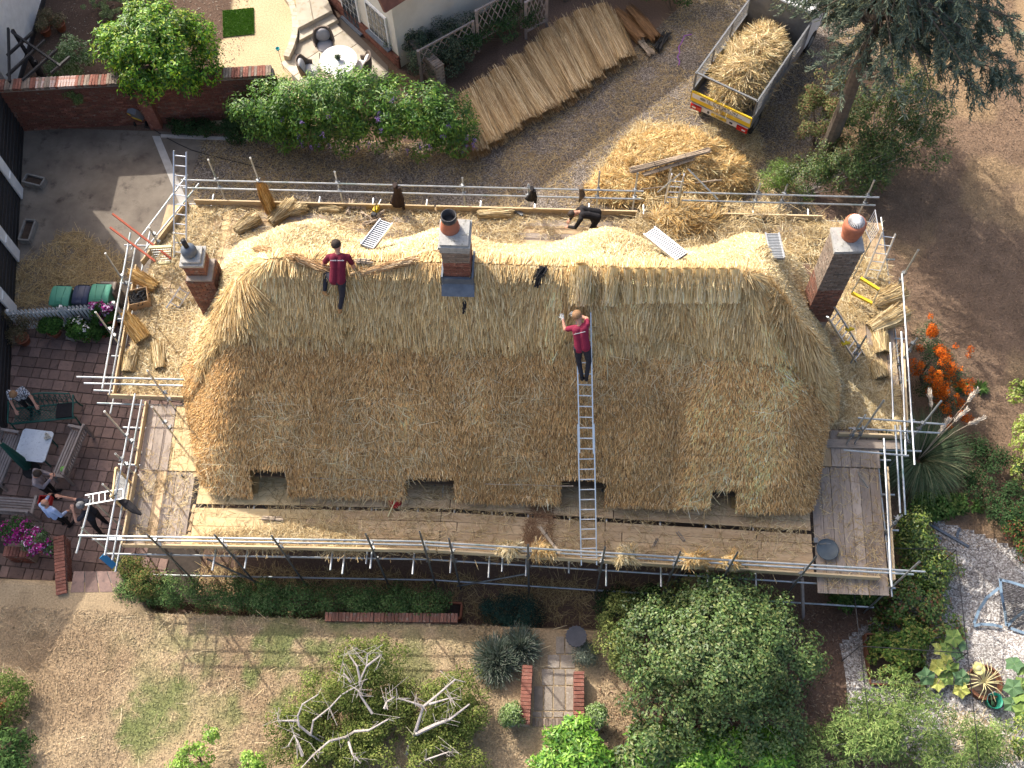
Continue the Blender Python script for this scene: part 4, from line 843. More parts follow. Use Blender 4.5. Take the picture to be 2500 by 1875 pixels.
# worker in black bending on the rear deck
fb = Vector((0.95, 16.85, ZD)); jj = dict(anR=fb + Vector((0.12, 0, 0.1)), toeR=fb + Vector((0.0, -0.02, 0.04)), anL=fb + Vector((0.1, -0.3, 0.1)), toeL=fb + Vector((-0.03, -0.32, 0.04)))
jj['hipR'] = fb + Vector((0.16, -0.05, 0.86)); jj['hipL'] = fb + Vector((0.14, -0.24, 0.86)); jj['pelvis'] = fb + Vector((0.14, -0.15, 0.92)); jj['knR'] = fb + Vector((0.02, 0.0, 0.48)); jj['knL'] = fb + Vector((0.0, -0.3, 0.48))
jj['neck'] = fb + Vector((-0.34, -0.20, 1.12)); jj['head'] = fb + Vector((-0.42, -0.22, 1.10)); jj['shR'] = fb + Vector((-0.28, -0.02, 1.06)); jj['shL'] = fb + Vector((-0.30, -0.38, 1.04)); jj['elR'] = fb + Vector((-0.42, 0.02, 0.80)); jj['haR'] = fb + Vector((-0.58, -0.12, 0.62)); jj['elL'] = fb + Vector((-0.44, -0.48, 0.78)); jj['haL'] = fb + Vector((-0.62, -0.34, 0.60)); jj['face'] = jj['neck'] + Vector((-0.5, 0, -0.8))
person('worker in black top bending over on the rear deck behind the ridge', jj, ('black_cloth', 'black_cloth', 'boot', 'skin'), fb, 'hair_dark', sleeve=1.0)
# people on the patio: feet found under the head
def foot_under(c, r, x, y, h): p = Q(c, r, x, y, h); return Vector((p.x, p.y, 0.035))
f = foot_under(0, 2, 262, 818, 1.66); person('man in mauve-grey shirt holding up a phone beside the slatted bench', stand(f, math.radians(-78), 1.72, elL=(-0.22, 0.12, 1.16), haL=(-0.06, 0.36, 1.30), elR=(0.22, 0.12, 1.16), haR=(0.06, 0.36, 1.28), head=(0, 0.06, 1.52)), ('grey_shirt', 'black_cloth', 'black_cloth', 'skin'), f, 'hair_dark', sleeve=0.8)
ph = MB(); Rz = rotz(math.radians(-78)); hp = f + Rz @ Vector((0, 0.44, 1.31)); ph.box(hp, (0.15, 0.012, 0.075), Rz @ Matrix.Rotation(math.radians(-25), 3, 'X')); tag(ph.build('phone', M['black_plastic']), 'phone held in both hands by the man in mauve-grey', 'phone')
f = foot_under(0, 2, 372, 1080, 1.62); person('bald man in light blue long-sleeved shirt near the petunias', stand(f, math.radians(-20), 1.72, elL=(-0.30, 0.10, 1.14), haL=(-0.36, 0.34, 1.02), elR=(0.30, -0.02, 1.13), haR=(0.26, 0.16, 0.92), pelvis=(0.0, -0.06, 0.95), hipL=(-0.095, -0.05, 0.91), hipR=(0.095, -0.05, 0.91)), ('blue_shirt', 'black_cloth', 'black_cloth', 'skin'), f, 'hair_grey', bald=True, sleeve=1.0)
rb = MB(); c0 = foot_under(0, 2, 385, 1045, 0.95); c0 = Vector((c0.x, c0.y, 0.95))
for dx, dy, sx, sy in ((0, .11, .30, .02), (0, -.11, .30, .02), (.15, 0, .02, .24), (-.15, 0, .02, .24)): rb.box(c0 + Vector((dx, dy, 0)), (sx, sy, 0.16))
rb.box(c0 - Vector((0, 0, .075)), (0.28, 0.2, 0.012)); M['red_plastic'] = mat('red_plastic', (0.42, 0.02, 0.018), None, rough=0.5); tag(rb.build('open_tray', M['red_plastic']), 'open red plastic tray held by the bald man', 'tray')
f = foot_under(0, 2, 700, 1092, 1.66); person('man in dark navy clothes with one arm raised below the scaffold corner', stand(f, math.radians(75), 1.76, elR=(0.14, 0.42, 1.42), haR=(0.06, 0.62, 1.66), elL=(-0.36, 0.10, 1.38), haL=(-0.16, 0.20, 1.60), shR=(0.19, 0.05, 1.42), knL=(-0.18, 0.02, 0.5), anL=(-0.24, -0.05, 0.1), toeL=(-0.28, 0.1, 0.04)), ('navy', 'black_cloth', 'black_cloth', 'skin'), f, 'hair_grey', sleeve=0.4, curl=0.2)
f = foot_under(0, 2, 100, 85, 1.58); person('woman in blue and white checked top behind the green bench', stand(f, math.radians(200), 1.66, elL=(-0.30, 0.16, 1.12), haL=(-0.36, 0.40, 1.0), elR=(0.26, 0.14, 1.12), haR=(0.22, 0.38, 0.98), neck=(0, 0.10, 1.43), head=(0, 0.15, 1.50)), ('check_shirt', 'black_cloth', 'black_cloth', 'skin'), f, 'hair_sand', sleeve=0.4)
# ------------------------------------------------------------ ladders
def ladder(name, label, p, q, wd, rung=0.26, depth=0.07, m='alu', grp=None, right=None, rr=0.015):
    p = Vector(p); q = Vector(q); d = (q - p); L = d.length; d.normalize(); right = Vector(right or (1, 0, 0)); right = (right - d * right.dot(d)).normalized(); up = right.cross(d)
    t = thing(name, label, 'ladder', p, 0, grp)
    for s in (-1, 1): MB().bar(p + right * s * wd / 2, q + right * s * wd / 2, 0.028, depth, up).build('stile', M[m], t)
    n = int(L / rung); rm = MB().tube((-wd / 2, 0, 0), (wd / 2, 0, 0), rr, None, 6).mesh('rung'); rm.materials.append(M[m]); rot = Matrix((right, d, up)).transposed().to_euler()
    for k in range(n): obj('rung', rm, None, t, p + d * (0.18 + k * rung), rot)
    return t
M2 = LB + ldir * ((LT - LB).length * 0.44)
ladder('long_ladder', 'long aluminium ladder running up the front thatch below the maroon worker', LB, LB + ldir * (LT - LB).length * 0.58, 0.36)
for o in list(bpy.data.objects):
    pass
lt2 = bpy.data.objects['long_ladder']
A = LB + ldir * (LT - LB).length * 0.47 + lup * 0.06; Bq = LT + lup * 0.06
for s in (-1, 1): MB().bar(A + Vector((s * 0.155, 0, 0)), Bq + Vector((s * 0.155, 0, 0)), 0.026, 0.06, lup).build('stile', M['alu'], lt2)
rm = MB().tube((-0.155, 0, 0), (0.155, 0, 0), 0.015, None, 6).mesh('rung'); rm.materials.append(M['alu']); rot = Matrix((Vector((1, 0, 0)), ldir, lup)).transposed().to_euler()
for k in range(int((Bq - A).length / 0.26)): obj('rung', rm, None, lt2, A + ldir * (0.1 + k * 0.26), rot)
# rear left access ladder leaning on the scaffold, and its steep hand rails
a = Q(0, 1, 1550, 470, ZD + 0.1); b_ = PY(*R(0, 0, 1520, 1275), BY + 0.1); ladder('access_ladder', 'aluminium access ladder rising above the rear left scaffold corner', (a.x - 0.05, BY - 1.9, ZD), (b_.x, BY + 0.1, b_.z), 0.33)
a = Q(3, 1, 1060, 870, ZD); b_ = PX(*R(3, 1, 1050, 485), 8.6)
ladder('access_ladder', 'aluminium access ladder standing beside the right chimney scaffold', (8.2, 15.0, 1.6), (b_.x - 0.1, b_.y, max(b_.z, 4.0)), 0.34)
a = Q(3, 1, 545, 1050, 4.3); c_ = Q(3, 1, 830, 1450, ZD)
ladder('roof_ladder', 'short ladder with yellow brackets lying on the right hip of the thatch', c_ + Vector((0, 0, 0.05)), (a.x + 0.1, a.y, a.z + 0.05), 0.30, 0.24, right=(0.7, 0.7, 0))
rl = bpy.data.objects['roof_ladder']; d = (Vector((a.x + 0.1, a.y, a.z + 0.05)) - c_)
for s, t_ in ((-1, .42), (1, .55)):
    p = c_ + d * t_ + Vector((0.11 * s, 0.11 * s, 0.06)); MB().box(p, (0.14, 0.08, 0.07), rotz(0.3)).tube(p + Vector((-.1, 0, .02)), p + Vector((.12, 0, .02)), 0.035, None, 8).build('bracket', M['yellow_paint'], rl)
# ridged aluminium thatching boards on the back slope
def legget(label, p, q, wd, n):
    p = Vector(p); q = Vector(q); t = thing('ridged_board', label, 'thatching board', p, 0, 'ridged boards on the rear thatch'); d = (q - p).normalized(); rt = d.cross(Vector((0, 0, 1))).normalized(); up = rt.cross(d)
    MB().bar(p, q, wd, 0.03, up).build('panel', M['galv_dark'], t)
    for s in (-1, 1): MB().bar(p + rt * s * wd / 2 + up * 0.02, q + rt * s * wd / 2 + up * 0.02, 0.03, 0.10, up).build('side_flange', M['alu'], t)
    rm_ = MB().box((0, 0, 0), (wd * 0.96, 0.026, 0.03)).mesh('rib'); rm_.materials.append(M['alu']); rot = Matrix((rt, d, up)).transposed().to_euler()
    for k in range(n): obj('rib', rm_, None, t, p + (q - p) * ((k + 0.5) / n) + up * 0.03, rot)
def lg(label, c, r, x0, y0, x1, y1, n):
    p = RP(*R(c, r, x0, y0), 0.04); q = Q(c, r, x1, y1, p.z - 0.30); legget(label, p + Vector((0, 0, .06)), q + Vector((0, 0, .06)), 0.32, n)
lg('ridged white thatching board left of the middle chimney', 1, 1, 955, 515, 1120, 300, 15)
lg('long ridged white thatching board right of the middle of the rear slope', 2, 1, 1465, 600, 1190, 380, 20)
lg('ridged white thatching board nearest the right chimney', 3, 1, 125, 610, 80, 400, 16)
# ------------------------------------------------------------ barn, yard, fence, patio furniture
BXW, BY1 = -15.75, 20.75
barn = thing('weatherboard_barn', 'black weatherboarded barn with white doors along the left yard edge', 'barn', (-17.5, 12, 0))
th_b = -0.10
MB().box((-18.6, 16.95, 2.6), (5.6, 10.6, 5.2)).build('wall_core', M['black_wood'], barn)
wbm = MB().box((0, 0, 0), (0.03, 10.6, 0.235), Matrix.Rotation(math.radians(7), 3, 'Y')).mesh('weatherboard'); wbm.materials.append(M['black_wood'])
for k in range(23): obj('weatherboard', wbm, None, barn, (BXW - 0.035, 16.95, 0.12 + k * 0.225))
rf = MB(); rf.poly([(-21.6, 2.8, 5.15), (-15.5, 2.8, 5.15), (-18.6, 2.8, 7.6)]); rf.v = []; rf.f = []; rf.m = []
for s, x in ((1, -15.45), (-1, -21.75)): rf.box(((x - 18.6) / 2, 16.95, 6.4), (3.95, 11.0, 0.12), Matrix.Rotation(s * math.radians(38), 3, 'Y'))
M['roof_tile'] = mat('clay_roof_tile', (0.23, 0.10, 0.07), (0.16, 0.07, 0.05), 6, 0.9); rf.build('roof', M['roof_tile'], barn)
for zx, zy, c, r in ((225, 1365, 0, 0), (180, 470, 0, 1), (100, 1010, 0, 1)):
    p = PX(*R(c, r, zx, zy), BXW + 0.03); y = p.y + 0.16; d_ = MB().box((BXW + 0.035, y, 1.0), (0.05, 0.40, 1.9)).build('door_panel', M['white_paint'], barn)
    MB().box((BXW + 0.075, y, 1.0), (0.03, 0.26, 0.06)).build('ledge_rail', M['white_paint'], d_)
barn.rotation_euler = (0, 0, 0.19); barn.location = (-16.79, 11.53, 0)
# concrete troughs by the barn
M['stone'] = mat('weathered_stone', (0.30, 0.28, 0.25), (0.20, 0.185, 0.165), 6, 0.95, bump=0.3)
def trough(label, c, l, w, h, rz, cat='planter', m='stone', fill='dark_soil'):
    c = Vector((c[0], c[1], float(gz(c[0], c[1])))); t = thing('planter_trough', label, cat, c); b = MB(); Rz = rotz(rz)
    for dx, dy, sx, sy in ((0, w / 2, l, .05), (0, -w / 2, l, .05), (l / 2, 0, .05, w - .05), (-l / 2, 0, .05, w - .05)): b.box(c + Rz @ Vector((dx, dy, h / 2)), (sx, sy, h), Rz)
    b.build('trough', M[m], t); MB().box(c + Vector((0, 0, h * 0.35)), (l - 0.04, w - 0.06, h * 0.6), Rz).build('soil', M[fill], t); return t
trough('stone planter trough lying across the yard near the barn door', GQ(0, 0, 305, 1550), 0.62, 0.30, 0.22, -0.25)
trough('upright-lying stone planter trough with dry plants beside the barn', GQ(0, 1, 250, 380), 0.32, 0.72, 0.22, -0.05)
# wheelie bins
M['bin_green'] = mat('green_bin_plastic', (0.035, 0.19, 0.12), (0.03, 0.16, 0.10), 3, 0.55); M['bin_lid'] = mat('faded_green_plastic', (0.09, 0.30, 0.205), (0.075, 0.26, 0.175), 3, 0.6)
M['bin_navy'] = mat('navy_bin_plastic', (0.035, 0.045, 0.09), (0.03, 0.04, 0.075), 3, 0.5); M['rubber'] = mat('rubber', (0.02, 0.02, 0.02), None, rough=0.8)
def wheelie(label, x, y, w, d, h, body, lid):
    t = thing('wheelie_bin', label, 'bin', (x, y, 0.01), 0, 'wheelie bins behind the white fence')
    b = MB(); b.box((x, y, 0.06 + (h - 0.1) / 2), (w * 0.78, d * 0.72, h - 0.12), None, 1.22); b.build('body', M[body], t)
    n = 5; prof = [(-d / 2, h - 0.06), (-d / 2 + 0.03, h - 0.01), (-d * 0.1, h + 0.035), (d * 0.35, h + 0.02), (d / 2, h - 0.03)]; lb = MB()
    xs_ = [(-w / 2, -0.03), (-w / 2 + 0.05, 0), (w / 2 - 0.05, 0), (w / 2, -0.03)]
    for py, pz in prof:
        for px_, dz in xs_: lb.v.append((x + px_, y + py, pz + dz))
    for i in range(4):
        for k in range(3): lb.f.append((i * 4 + k, i * 4 + k + 1, i * 4 + k + 5, i * 4 + k + 4)); lb.m.append(0)
    lb.box((x, y, h - 0.06), (w * 0.97, d * 0.97, 0.03)); l = lb.build('lid', M[lid], t, True)
    MB().box((x, y - d * 0.42, h + 0.002), (w * 0.36, d * 0.14, 0.03), Matrix.Rotation(0.25, 3, 'X')).build('lid_grip', M[body], l)
    pb = MB(); 
    for s in (-1, 1): pb.bar((x + s * w * 0.22, y + d * 0.40, h + 0.028), (x + s * w * 0.15, y - d * 0.30, h + 0.03), 0.014, 0.014)
    pb.build('lid_rib', M[body], l)
    MB().tube((x - w * 0.36, y + d * 0.56, h - 0.07), (x + w * 0.36, y + d * 0.56, h - 0.07), 0.016, None, 8).build('handle', M['black_plastic'], t)
    for s in (-1, 1): MB().tube((x + s * w * 0.34, y + d * 0.40, 0.1), (x + s * w * 0.42, y + d * 0.40, 0.1), 0.1, None, 14).build('wheel', M['rubber'], t)
a = Q(0, 1, 505, 900, 1.03); b_ = Q(0, 1, 680, 890, 1.03); c_ = Q(0, 1, 840, 880, 1.03)
wheelie('green wheelie bin at the left end beside the navy bin', a.x, a.y, 0.56, 0.62, 1.03, 'bin_green', 'bin_lid'); wheelie('narrow navy wheelie bin between two green bins', b_.x, b_.y, 0.46, 0.58, 1.03, 'bin_navy', 'bin_navy'); wheelie('green wheelie bin nearest the scaffold beside the navy bin', c_.x, c_.y, 0.56, 0.60, 1.03, 'bin_green', 'bin_lid')
# white picket fence in front of them
fa = Q(0, 1, 40, 1030, 1.15); fb_ = Q(0, 1, 940, 962, 1.15); fence = thing('picket_fence', 'white painted picket fence in front of the wheelie bins', 'fence', ((fa.x + fb_.x) / 2, (fa.y + fb_.y) / 2, 0))
pk = MB(); pk.box((0, 0, 0.53), (0.066, 0.02, 1.06)); n = len(pk.v); pk.poly([(-.033, -.01, 1.06), (.033, -.01, 1.06), (0, -.01, 1.12)]); pk.poly([(.033, .01, 1.06), (-.033, .01, 1.06), (0, .01, 1.12)]); pk = pk.mesh('picket'); pk.materials.append(M['white_paint'])
fd = Vector((fb_.x - fa.x, fb_.y - fa.y, 0)); nf = int(fd.length / 0.108); fr = math.atan2(fd.y, fd.x)
for k in range(nf + 1): obj('picket', pk, None, fence, Vector((fa.x, fa.y, 0.02)) + fd * (k / nf), (0, 0, fr))
for z in (0.30, 0.86): MB().bar((fa.x, fa.y + 0.03, z), (fb_.x, fb_.y + 0.03, z), 0.035, 0.07).build('rail', M['white_paint'], fence)
for k in (0, 0.5, 1): p = Vector((fa.x, fa.y + 0.07, 0)) + fd * k; MB().box((p.x, p.y, 0.52), (0.08, 0.08, 1.04)).build('post', M['white_paint'], fence)
# small brick pier stub by the bins
bp = GQ(0, 1, 965, 930); pier = thing('brick_pier', 'low mossy brick pier between the bins and the scaffold', 'pier', (bp.x, bp.y, 0))
brick_stack(pier, bp.x + 0.1, bp.y - 0.1, 0.46, 0.40, 0.0, 0.83, lambda z: 'brick_lichen')
# ---- patio furniture
def bench(label, c, L, rz, m='teak', depth=0.46, arms=True):
    t = thing('slatted_bench', label, 'bench', (c[0], c[1], 0.035), rz, 'slatted wooden benches'); mm = M[m]
    def part(name, b): return obj(name, b.mesh(name), mm, t, (0, 0, 0), world=False)
    sm = MB().box((0, 0, 0), (L - 0.14, 0.052, 0.022)).mesh('seat_slat'); sm.materials.append(mm)
    for k in range(6): obj('seat_slat', sm, None, t, (0, -0.20 + k * 0.074, 0.43), world=False)
    part('top_rail', MB().box((0, 0.275, 0.86), (L, 0.045, 0.10))); part('back_rail', MB().box((0, 0.235, 0.50), (L - 0.1, 0.04, 0.06)))
    bm = MB().box((0, 0, 0), (0.045, 0.02, 0.32), Matrix.Rotation(-0.12, 3, 'X')).mesh('back_slat'); bm.materials.append(mm)
    for k in range(int(L / 0.085)): obj('back_slat', bm, None, t, (-L / 2 + 0.08 + k * 0.085, 0.255, 0.67), world=False)
    part('front_rail', MB().box((0, -0.22, 0.39), (L - 0.1, 0.03, 0.07)))
    for sx in (-1, 1):
        part('leg', MB().box((sx * (L / 2 - 0.035), -0.22, 0.31), (0.06, 0.06, 0.62))); part('leg', MB().bar((sx * (L / 2 - 0.035), 0.24, 0), (sx * (L / 2 - 0.035), 0.29, 0.9), 0.06, 0.06, (0, 1, 0)))
        part('arm', MB().box((sx * (L / 2 - 0.035), 0.0, 0.635), (0.07, 0.52, 0.03)))
    return t
bc = Q(0, 2, 590, 650, 0.45); bench('weathered slatted bench to the right of the marble table', (bc.x, bc.y), 1.50, math.radians(-100))
bc = Q(0, 2, 40, 690, 0.45); bench('weathered slatted bench to the left of the marble table, cut by the picture edge', (bc.x - 0.05, bc.y), 1.55, math.radians(-98 + 180))
bc = Q(0, 2, 120, 1095, 0.45); bench('weathered slatted bench behind the petunias', (bc.x - 0.15, bc.y + 0.02), 1.6, math.radians(178))
# marble-topped table
tc_ = Q(0, 2, 287, 580, 0.74); tb = thing('marble_table', 'square table with pale marble top and rounded corners on the patio', 'table', (tc_.x, tc_.y, 0.035), math.radians(-5))
M['marble'] = mat('pale_marble', (0.60, 0.64, 0.68), (0.50, 0.54, 0.60), 3, 0.4, c3=(0.33, 0.37, 0.42), s3=14)
pl = []
for cx, cy, a0 in ((.34, .36, 0), (-.34, .36, 90), (-.34, -.36, 180), (.34, -.36, 270)):
    for k in range(6): a_ = math.radians(a0 + k * 18); pl.append((cx + 0.09 * math.cos(a_), cy + 0.09 * math.sin(a_)))
obj('top', MB().prism(pl, 0.69, 0.725).mesh('top'), M['marble'], tb, (0, 0, 0), world=False)
for sx in (-1, 1):
    for sy in (-1, 1): obj('leg', MB().tube((sx * .28, sy * .3, 0), (sx * .3, sy * .32, 0.69), 0.025, 0.02, 8).mesh('leg'), M['green_iron'], tb, (0, 0, 0), world=False)
cups = [(0.27, 0.33), (0.36, 0.26), (0.29, 0.22)]
M['china'] = mat('cream_china', (0.62, 0.58, 0.50), (0.55, 0.51, 0.44), 8, 0.4)
for k, (x, y) in enumerate(cups):
    p = Vector((tc_.x, tc_.y, 0)) + rotz(math.radians(-5)) @ Vector((x, y, 0)); cp = thing('mug', ('cream mug furthest back of three on the marble table', 'cream mug nearest the bench of three on the marble table', 'cream mug nearest the middle of the marble table')[k], 'mug', (p.x, p.y, 0.762), 0, 'mugs on the marble table')
    MB().lathe([(0.032, 0), (0.042, 0.01), (0.045, 0.085), (0.038, 0.085), (0.036, 0.015), (0, 0.012)], (p.x, p.y, 0.762), 12, False).build('cup', M['china'], cp, True)
    MB().path([(p.x + 0.044, p.y, 0.83), (p.x + 0.07, p.y, 0.82), (p.x + 0.068, p.y, 0.79), (p.x + 0.043, p.y, 0.78)], 0.007, 6).build('handle', M['china'], cp)
# jugs on the right bench
jp = Q(0, 2, 555, 800, 0.5); jg = thing('drinks_jar', 'glass drinks jar with green lid standing on the slatted bench', 'jar', (jp.x, jp.y, 0.48)); M['glassware'] = mat('grey_glassware', (0.22, 0.24, 0.25), (0.16, 0.17, 0.18), 8, 0.12, spec=0.6); M['lime'] = mat('lime_plastic', (0.20, 0.42, 0.10), None, rough=0.5)
MB().lathe([(0.085, 0), (0.10, 0.03), (0.10, 0.16), (0.07, 0.20)], (jp.x, jp.y, 0.48), 16).build('jar_body', M['glassware'], jg, True); MB().lathe([(0.078, 0.2), (0.08, 0.225), (0.05, 0.23), (0.045, 0.245), (0, 0.245)], (jp.x, jp.y, 0.48), 16).build('lid', M['lime'], jg, True)
for x_, y_, lab_ in ((500, 840, 'dark glass tumbler next to the drinks jar on the bench'), (470, 850, 'glass tumbler at the front edge of the slatted bench')):
    q = Q(0, 2, x_, y_, 0.5); g_ = thing('glass_tumbler', lab_, 'glass', (q.x, q.y, 0.48), 0, 'tumblers on the bench'); MB().lathe([(0.035, 0), (0.042, 0.11), (0.036, 0.11), (0.03, 0.01), (0, 0.01)], (q.x, q.y, 0.48), 12, False).build('glass', M['glassware'], g_, True)
# green cast-iron bench
a = Q(0, 2, 95, 400, 0.42); b_ = Q(0, 2, 640, 345, 0.42); d = Vector((b_.x - a.x, b_.y - a.y, 0)); gl = d.length; gr = math.atan2(d.y, d.x); gb = thing('iron_bench', 'green painted cast-iron bench with pierced seat and dark cushion', 'bench', ((a.x + b_.x) / 2, (a.y + b_.y) / 2, 0.035), gr)
def gp(name, b, m='green_iron'): return obj(name, b.mesh(name), M[m], gb, (0, 0, 0), world=False)
b = MB(); nx, ny = 16, 4; dx = (gl - 0.16) / nx; dy = 0.42 / ny
for i in range(nx):
    for k in range(ny):
        cx = -gl / 2 + 0.08 + (i + 0.5) * dx; cy = 0.03 + (k + 0.5) * dy
        for s in range(6): a0 = s * math.pi / 3; a1 = a0 + math.pi / 3; r = dx * 0.47; b.bar((cx + r * math.cos(a0), cy + r * 0.9 * math.sin(a0), 0.40), (cx + r * math.cos(a1), cy + r * 0.9 * math.sin(a1), 0.40), 0.016, 0.012)
gp('seat_lattice', b); gp('seat_rail', MB().box((0, 0.0, 0.40), (gl, 0.05, 0.035))); gp('seat_rail', MB().box((0, 0.46, 0.40), (gl, 0.04, 0.035)))
b = MB()
for i in range(13):
    x = -gl / 2 + 0.1 + i * (gl - 0.2) / 12; h = 0.80 + 0.10 * math.cos((x / gl) * 2 * math.pi); b.bar((x, 0.47, 0.42), (x, 0.60, h), 0.02, 0.015, (1, 0, 0))
    if i < 12:
        x2 = x + (gl - 0.2) / 12; h2 = 0.80 + 0.10 * math.cos((x2 / gl) * 2 * math.pi); b.bar((x, 0.60, h), (x2, 0.60, h2), 0.03, 0.035); b.bar((x, 0.5, 0.52), (x2, 0.58, h2 - .08), 0.014, 0.014); b.bar((x, 0.58, h - .08), (x2, 0.5, 0.52), 0.014, 0.014)
gp('backrest', b)
for s in (-1, 1):
    x = s * gl / 2; gp('arm', MB().path([(x, 0.55, 0.70), (x, 0.3, 0.64), (x, 0.05, 0.63), (x, -0.04, 0.58)], 0.022, 6)); gp('leg', MB().path([(x, -0.04, 0.6), (x, 0.0, 0.4), (x, -0.03, 0.15), (x, -0.05, 0.0)], 0.024, 6)); gp('leg', MB().path([(x, 0.55, 0.7), (x, 0.47, 0.4), (x, 0.5, 0.15), (x, 0.55, 0.0)], 0.024, 6))
gp('cushion', MB().box((gl * 0.33, 0.23, 0.435), (0.46, 0.42, 0.05)), 'black_cloth')
# folded parasol beside the table
pa = Q(0, 2, 235, 760, 0.3); tp = PY(*R(0, 2, 5, 560), pa.y - 0.05)
um = thing('closed_parasol', 'closed dark green parasol standing by the marble table', 'parasol', (pa.x, pa.y, 0.035)); M['green_canvas'] = mat('dark_green_canvas', (0.012, 0.07, 0.055), (0.009, 0.05, 0.04), 6, 0.9)
ttop = Vector((tp.x, tp.y, max(1.9, min(tp.z, 2.6)))); ab = Vector((pa.x, pa.y, 0.3)); b = MB(); b.path([ab.lerp(ttop, t_) for t_ in (0.05, 0.25, 0.6, 0.95, 1.0)], [0.14, 0.13, 0.10, 0.06, 0.015], 9); b.build('canopy', M['green_canvas'], um)
MB().tube((pa.x, pa.y, 0.04), ab.lerp(ttop, 1.03), 0.02, None, 8).build('pole', M['teak'], um); MB().lathe([(0.24, 0), (0.24, 0.06), (0.05, 0.1)], (pa.x, pa.y, 0.035), 16).build('base', M['black_plastic'], um)
# low brick wall ends at the patio edge and the stone step
def low_wall(label, p, q, w, h, n_name='low_brick_wall', z0=0.0, m='brick_red'):
    p = Vector((p[0], p[1], 0)); q = Vector((q[0], q[1], 0)); d = q - p; L = d.length; a_ = math.atan2(d.y, d.x); c = (p + q) / 2; t = thing(n_name, label, 'wall', (c.x, c.y, z0))
    MB().box((c.x, c.y, z0 + h / 2 - 0.03), (L - 0.02, w - 0.02, h - 0.06), rotz(a_)).build('core', M['mortar'], t); nb = int(L / 0.085); me = brick_mesh(0.074, round(w, 3), 0.065, m)
    for k in range(nb): pt = p + d * ((k + 0.5) / nb); obj('coping_brick', me, None, t, (pt.x + RNG.normal(0, .003), pt.y, z0 + h - 0.02 + RNG.normal(0, .003)), (0, 0, a_ + RNG.normal(0, .02)))
    nn = int(L / 0.23); me2 = brick_mesh(0.215, 0.1, 0.062, m)
    for r_ in range(int((h - 0.05) / 0.073)):
        for k in range(nn):
            for s in (-1, 1):
                pt = p + d * ((k + 0.5 + 0.25 * (r_ % 2)) / (nn + 0.3)); o_ = rotz(a_) @ Vector((0, s * (w / 2 - 0.045), 0)); obj('brick', me2, None, t, (pt.x + o_.x, pt.y + o_.y, z0 + 0.03 + r_ * 0.073), (0, 0, a_))
    return t
low_wall('curved low brick wall end beside the patio step', GQ(0, 2, 630, 1450), GQ(0, 3, 530, 200), 0.26, 0.45, z0=float(LAWN_Z) - 0.35)
low_wall('low brick wall under the petunia pots', Q(0, 2, 30, 1470, 0.6), Q(0, 2, 250, 1480, 0.6), 0.26, 0.60)
stp = [Q(0, 3, 620, 0, 1.0), Q(0, 3, 1000, 0, 1.0), Q(0, 3, 1090, 170, 1.0), Q(0, 3, 590, 178, 1.0)]
pave = struct(MB().prism([(p.x, p.y) for p in stp], 0.6, 0.985).build('garden_step', M['stone']))
for k in range(4):
    f0, f1 = k / 4 + 0.01, (k + 1) / 4 - 0.01; pl = [stp[0].lerp(stp[1], f0), stp[0].lerp(stp[1], f1), stp[3].lerp(stp[2], f1), stp[3].lerp(stp[2], f0)]; MB().prism([(p.x, p.y) for p in pl], 0.98, 1.01).build('slab', M['paver'], pave)
# ------------------------------------------------------------ brick garden wall, neighbour's house and garden
def PPL(u, v, p0, n):                                       # pixel ray meets a vertical plane through p0
    r = ray(u, v); d = Vector((r @ AX, r @ AY, -(r @ AD))); o = Vector((0, 0, HC)); t = (Vector(p0) - o).dot(n) / d.dot(n); return o + d * t
wl0, wl1 = GQ(0, 0, 210, 1105), GQ(0, 0, 1290, 1045); wl2 = GQ(0, 0, 2060, 1005)
gw = thing('garden_wall', 'tall red brick garden wall with brick coping behind the concrete yard', 'wall', (wl1.x, wl1.y, 0))
d_ = (wl2 - wl0).normalized(); wa = wl0 - d_ * 0.6; wb = wl0 + d_ * 8.3; WANG = math.atan2(d_.y, d_.x); WH = PPL(*R(0, 0, 420, 745), wl0, Vector((-d_.y, d_.x, 0))).z
WH = max(1.6, min(WH, 2.6)); wn = Vector((-d_.y, d_.x, 0)); cc = (wa + wb) / 2; WT = 0.34
MB().box((cc.x + wn.x * WT / 2, cc.y + wn.y * WT / 2, WH / 2), ((wb - wa).length, WT - 0.04, WH), rotz(WANG)).build('core', M['mortar'], gw)
me = brick_mesh(0.215, 0.1, 0.062, 'brick_red'); me2 = brick_mesh(0.215, 0.1, 0.062, 'brick_dark'); rest = MB(); nbk = 0; L = (wb - wa).length; nrow = int((WH - 0.08) / 0.075); ncol = int(L / 0.228)
for r_ in range(nrow):
    for k in range(ncol):
        p = wa + d_ * ((k + 0.5 + 0.5 * (r_ % 2)) * 0.228) + wn * (0.045 + RNG.normal(0, .002)); p.z = 0.04 + r_ * 0.075
        if k >= ncol: continue
        if nbk < 300 and k > 3 and RNG.random() < 0.45: obj('brick', me if RNG.random() < .7 else me2, None, gw, p, (0, 0, WANG)); nbk += 1
        else: rest.mi = int(RNG.random() < 0.4); rest.box(p, (0.215, 0.1, 0.062), rotz(WANG))
rest.build('brickwork', [M['brick_red'], M['brick_dark']], gw, kind='stuff')
cpm = brick_mesh(0.075, 0.40, 0.10, 'brick_lichen'); cpr = brick_mesh(0.075, 0.40, 0.10, 'brick_red'); M['whitewash'] = mat('flaking_white_paint', (0.55, 0.50, 0.47), (0.35, 0.17, 0.12), 9, 0.9); cpw = brick_mesh(0.075, 0.40, 0.10, 'whitewash')
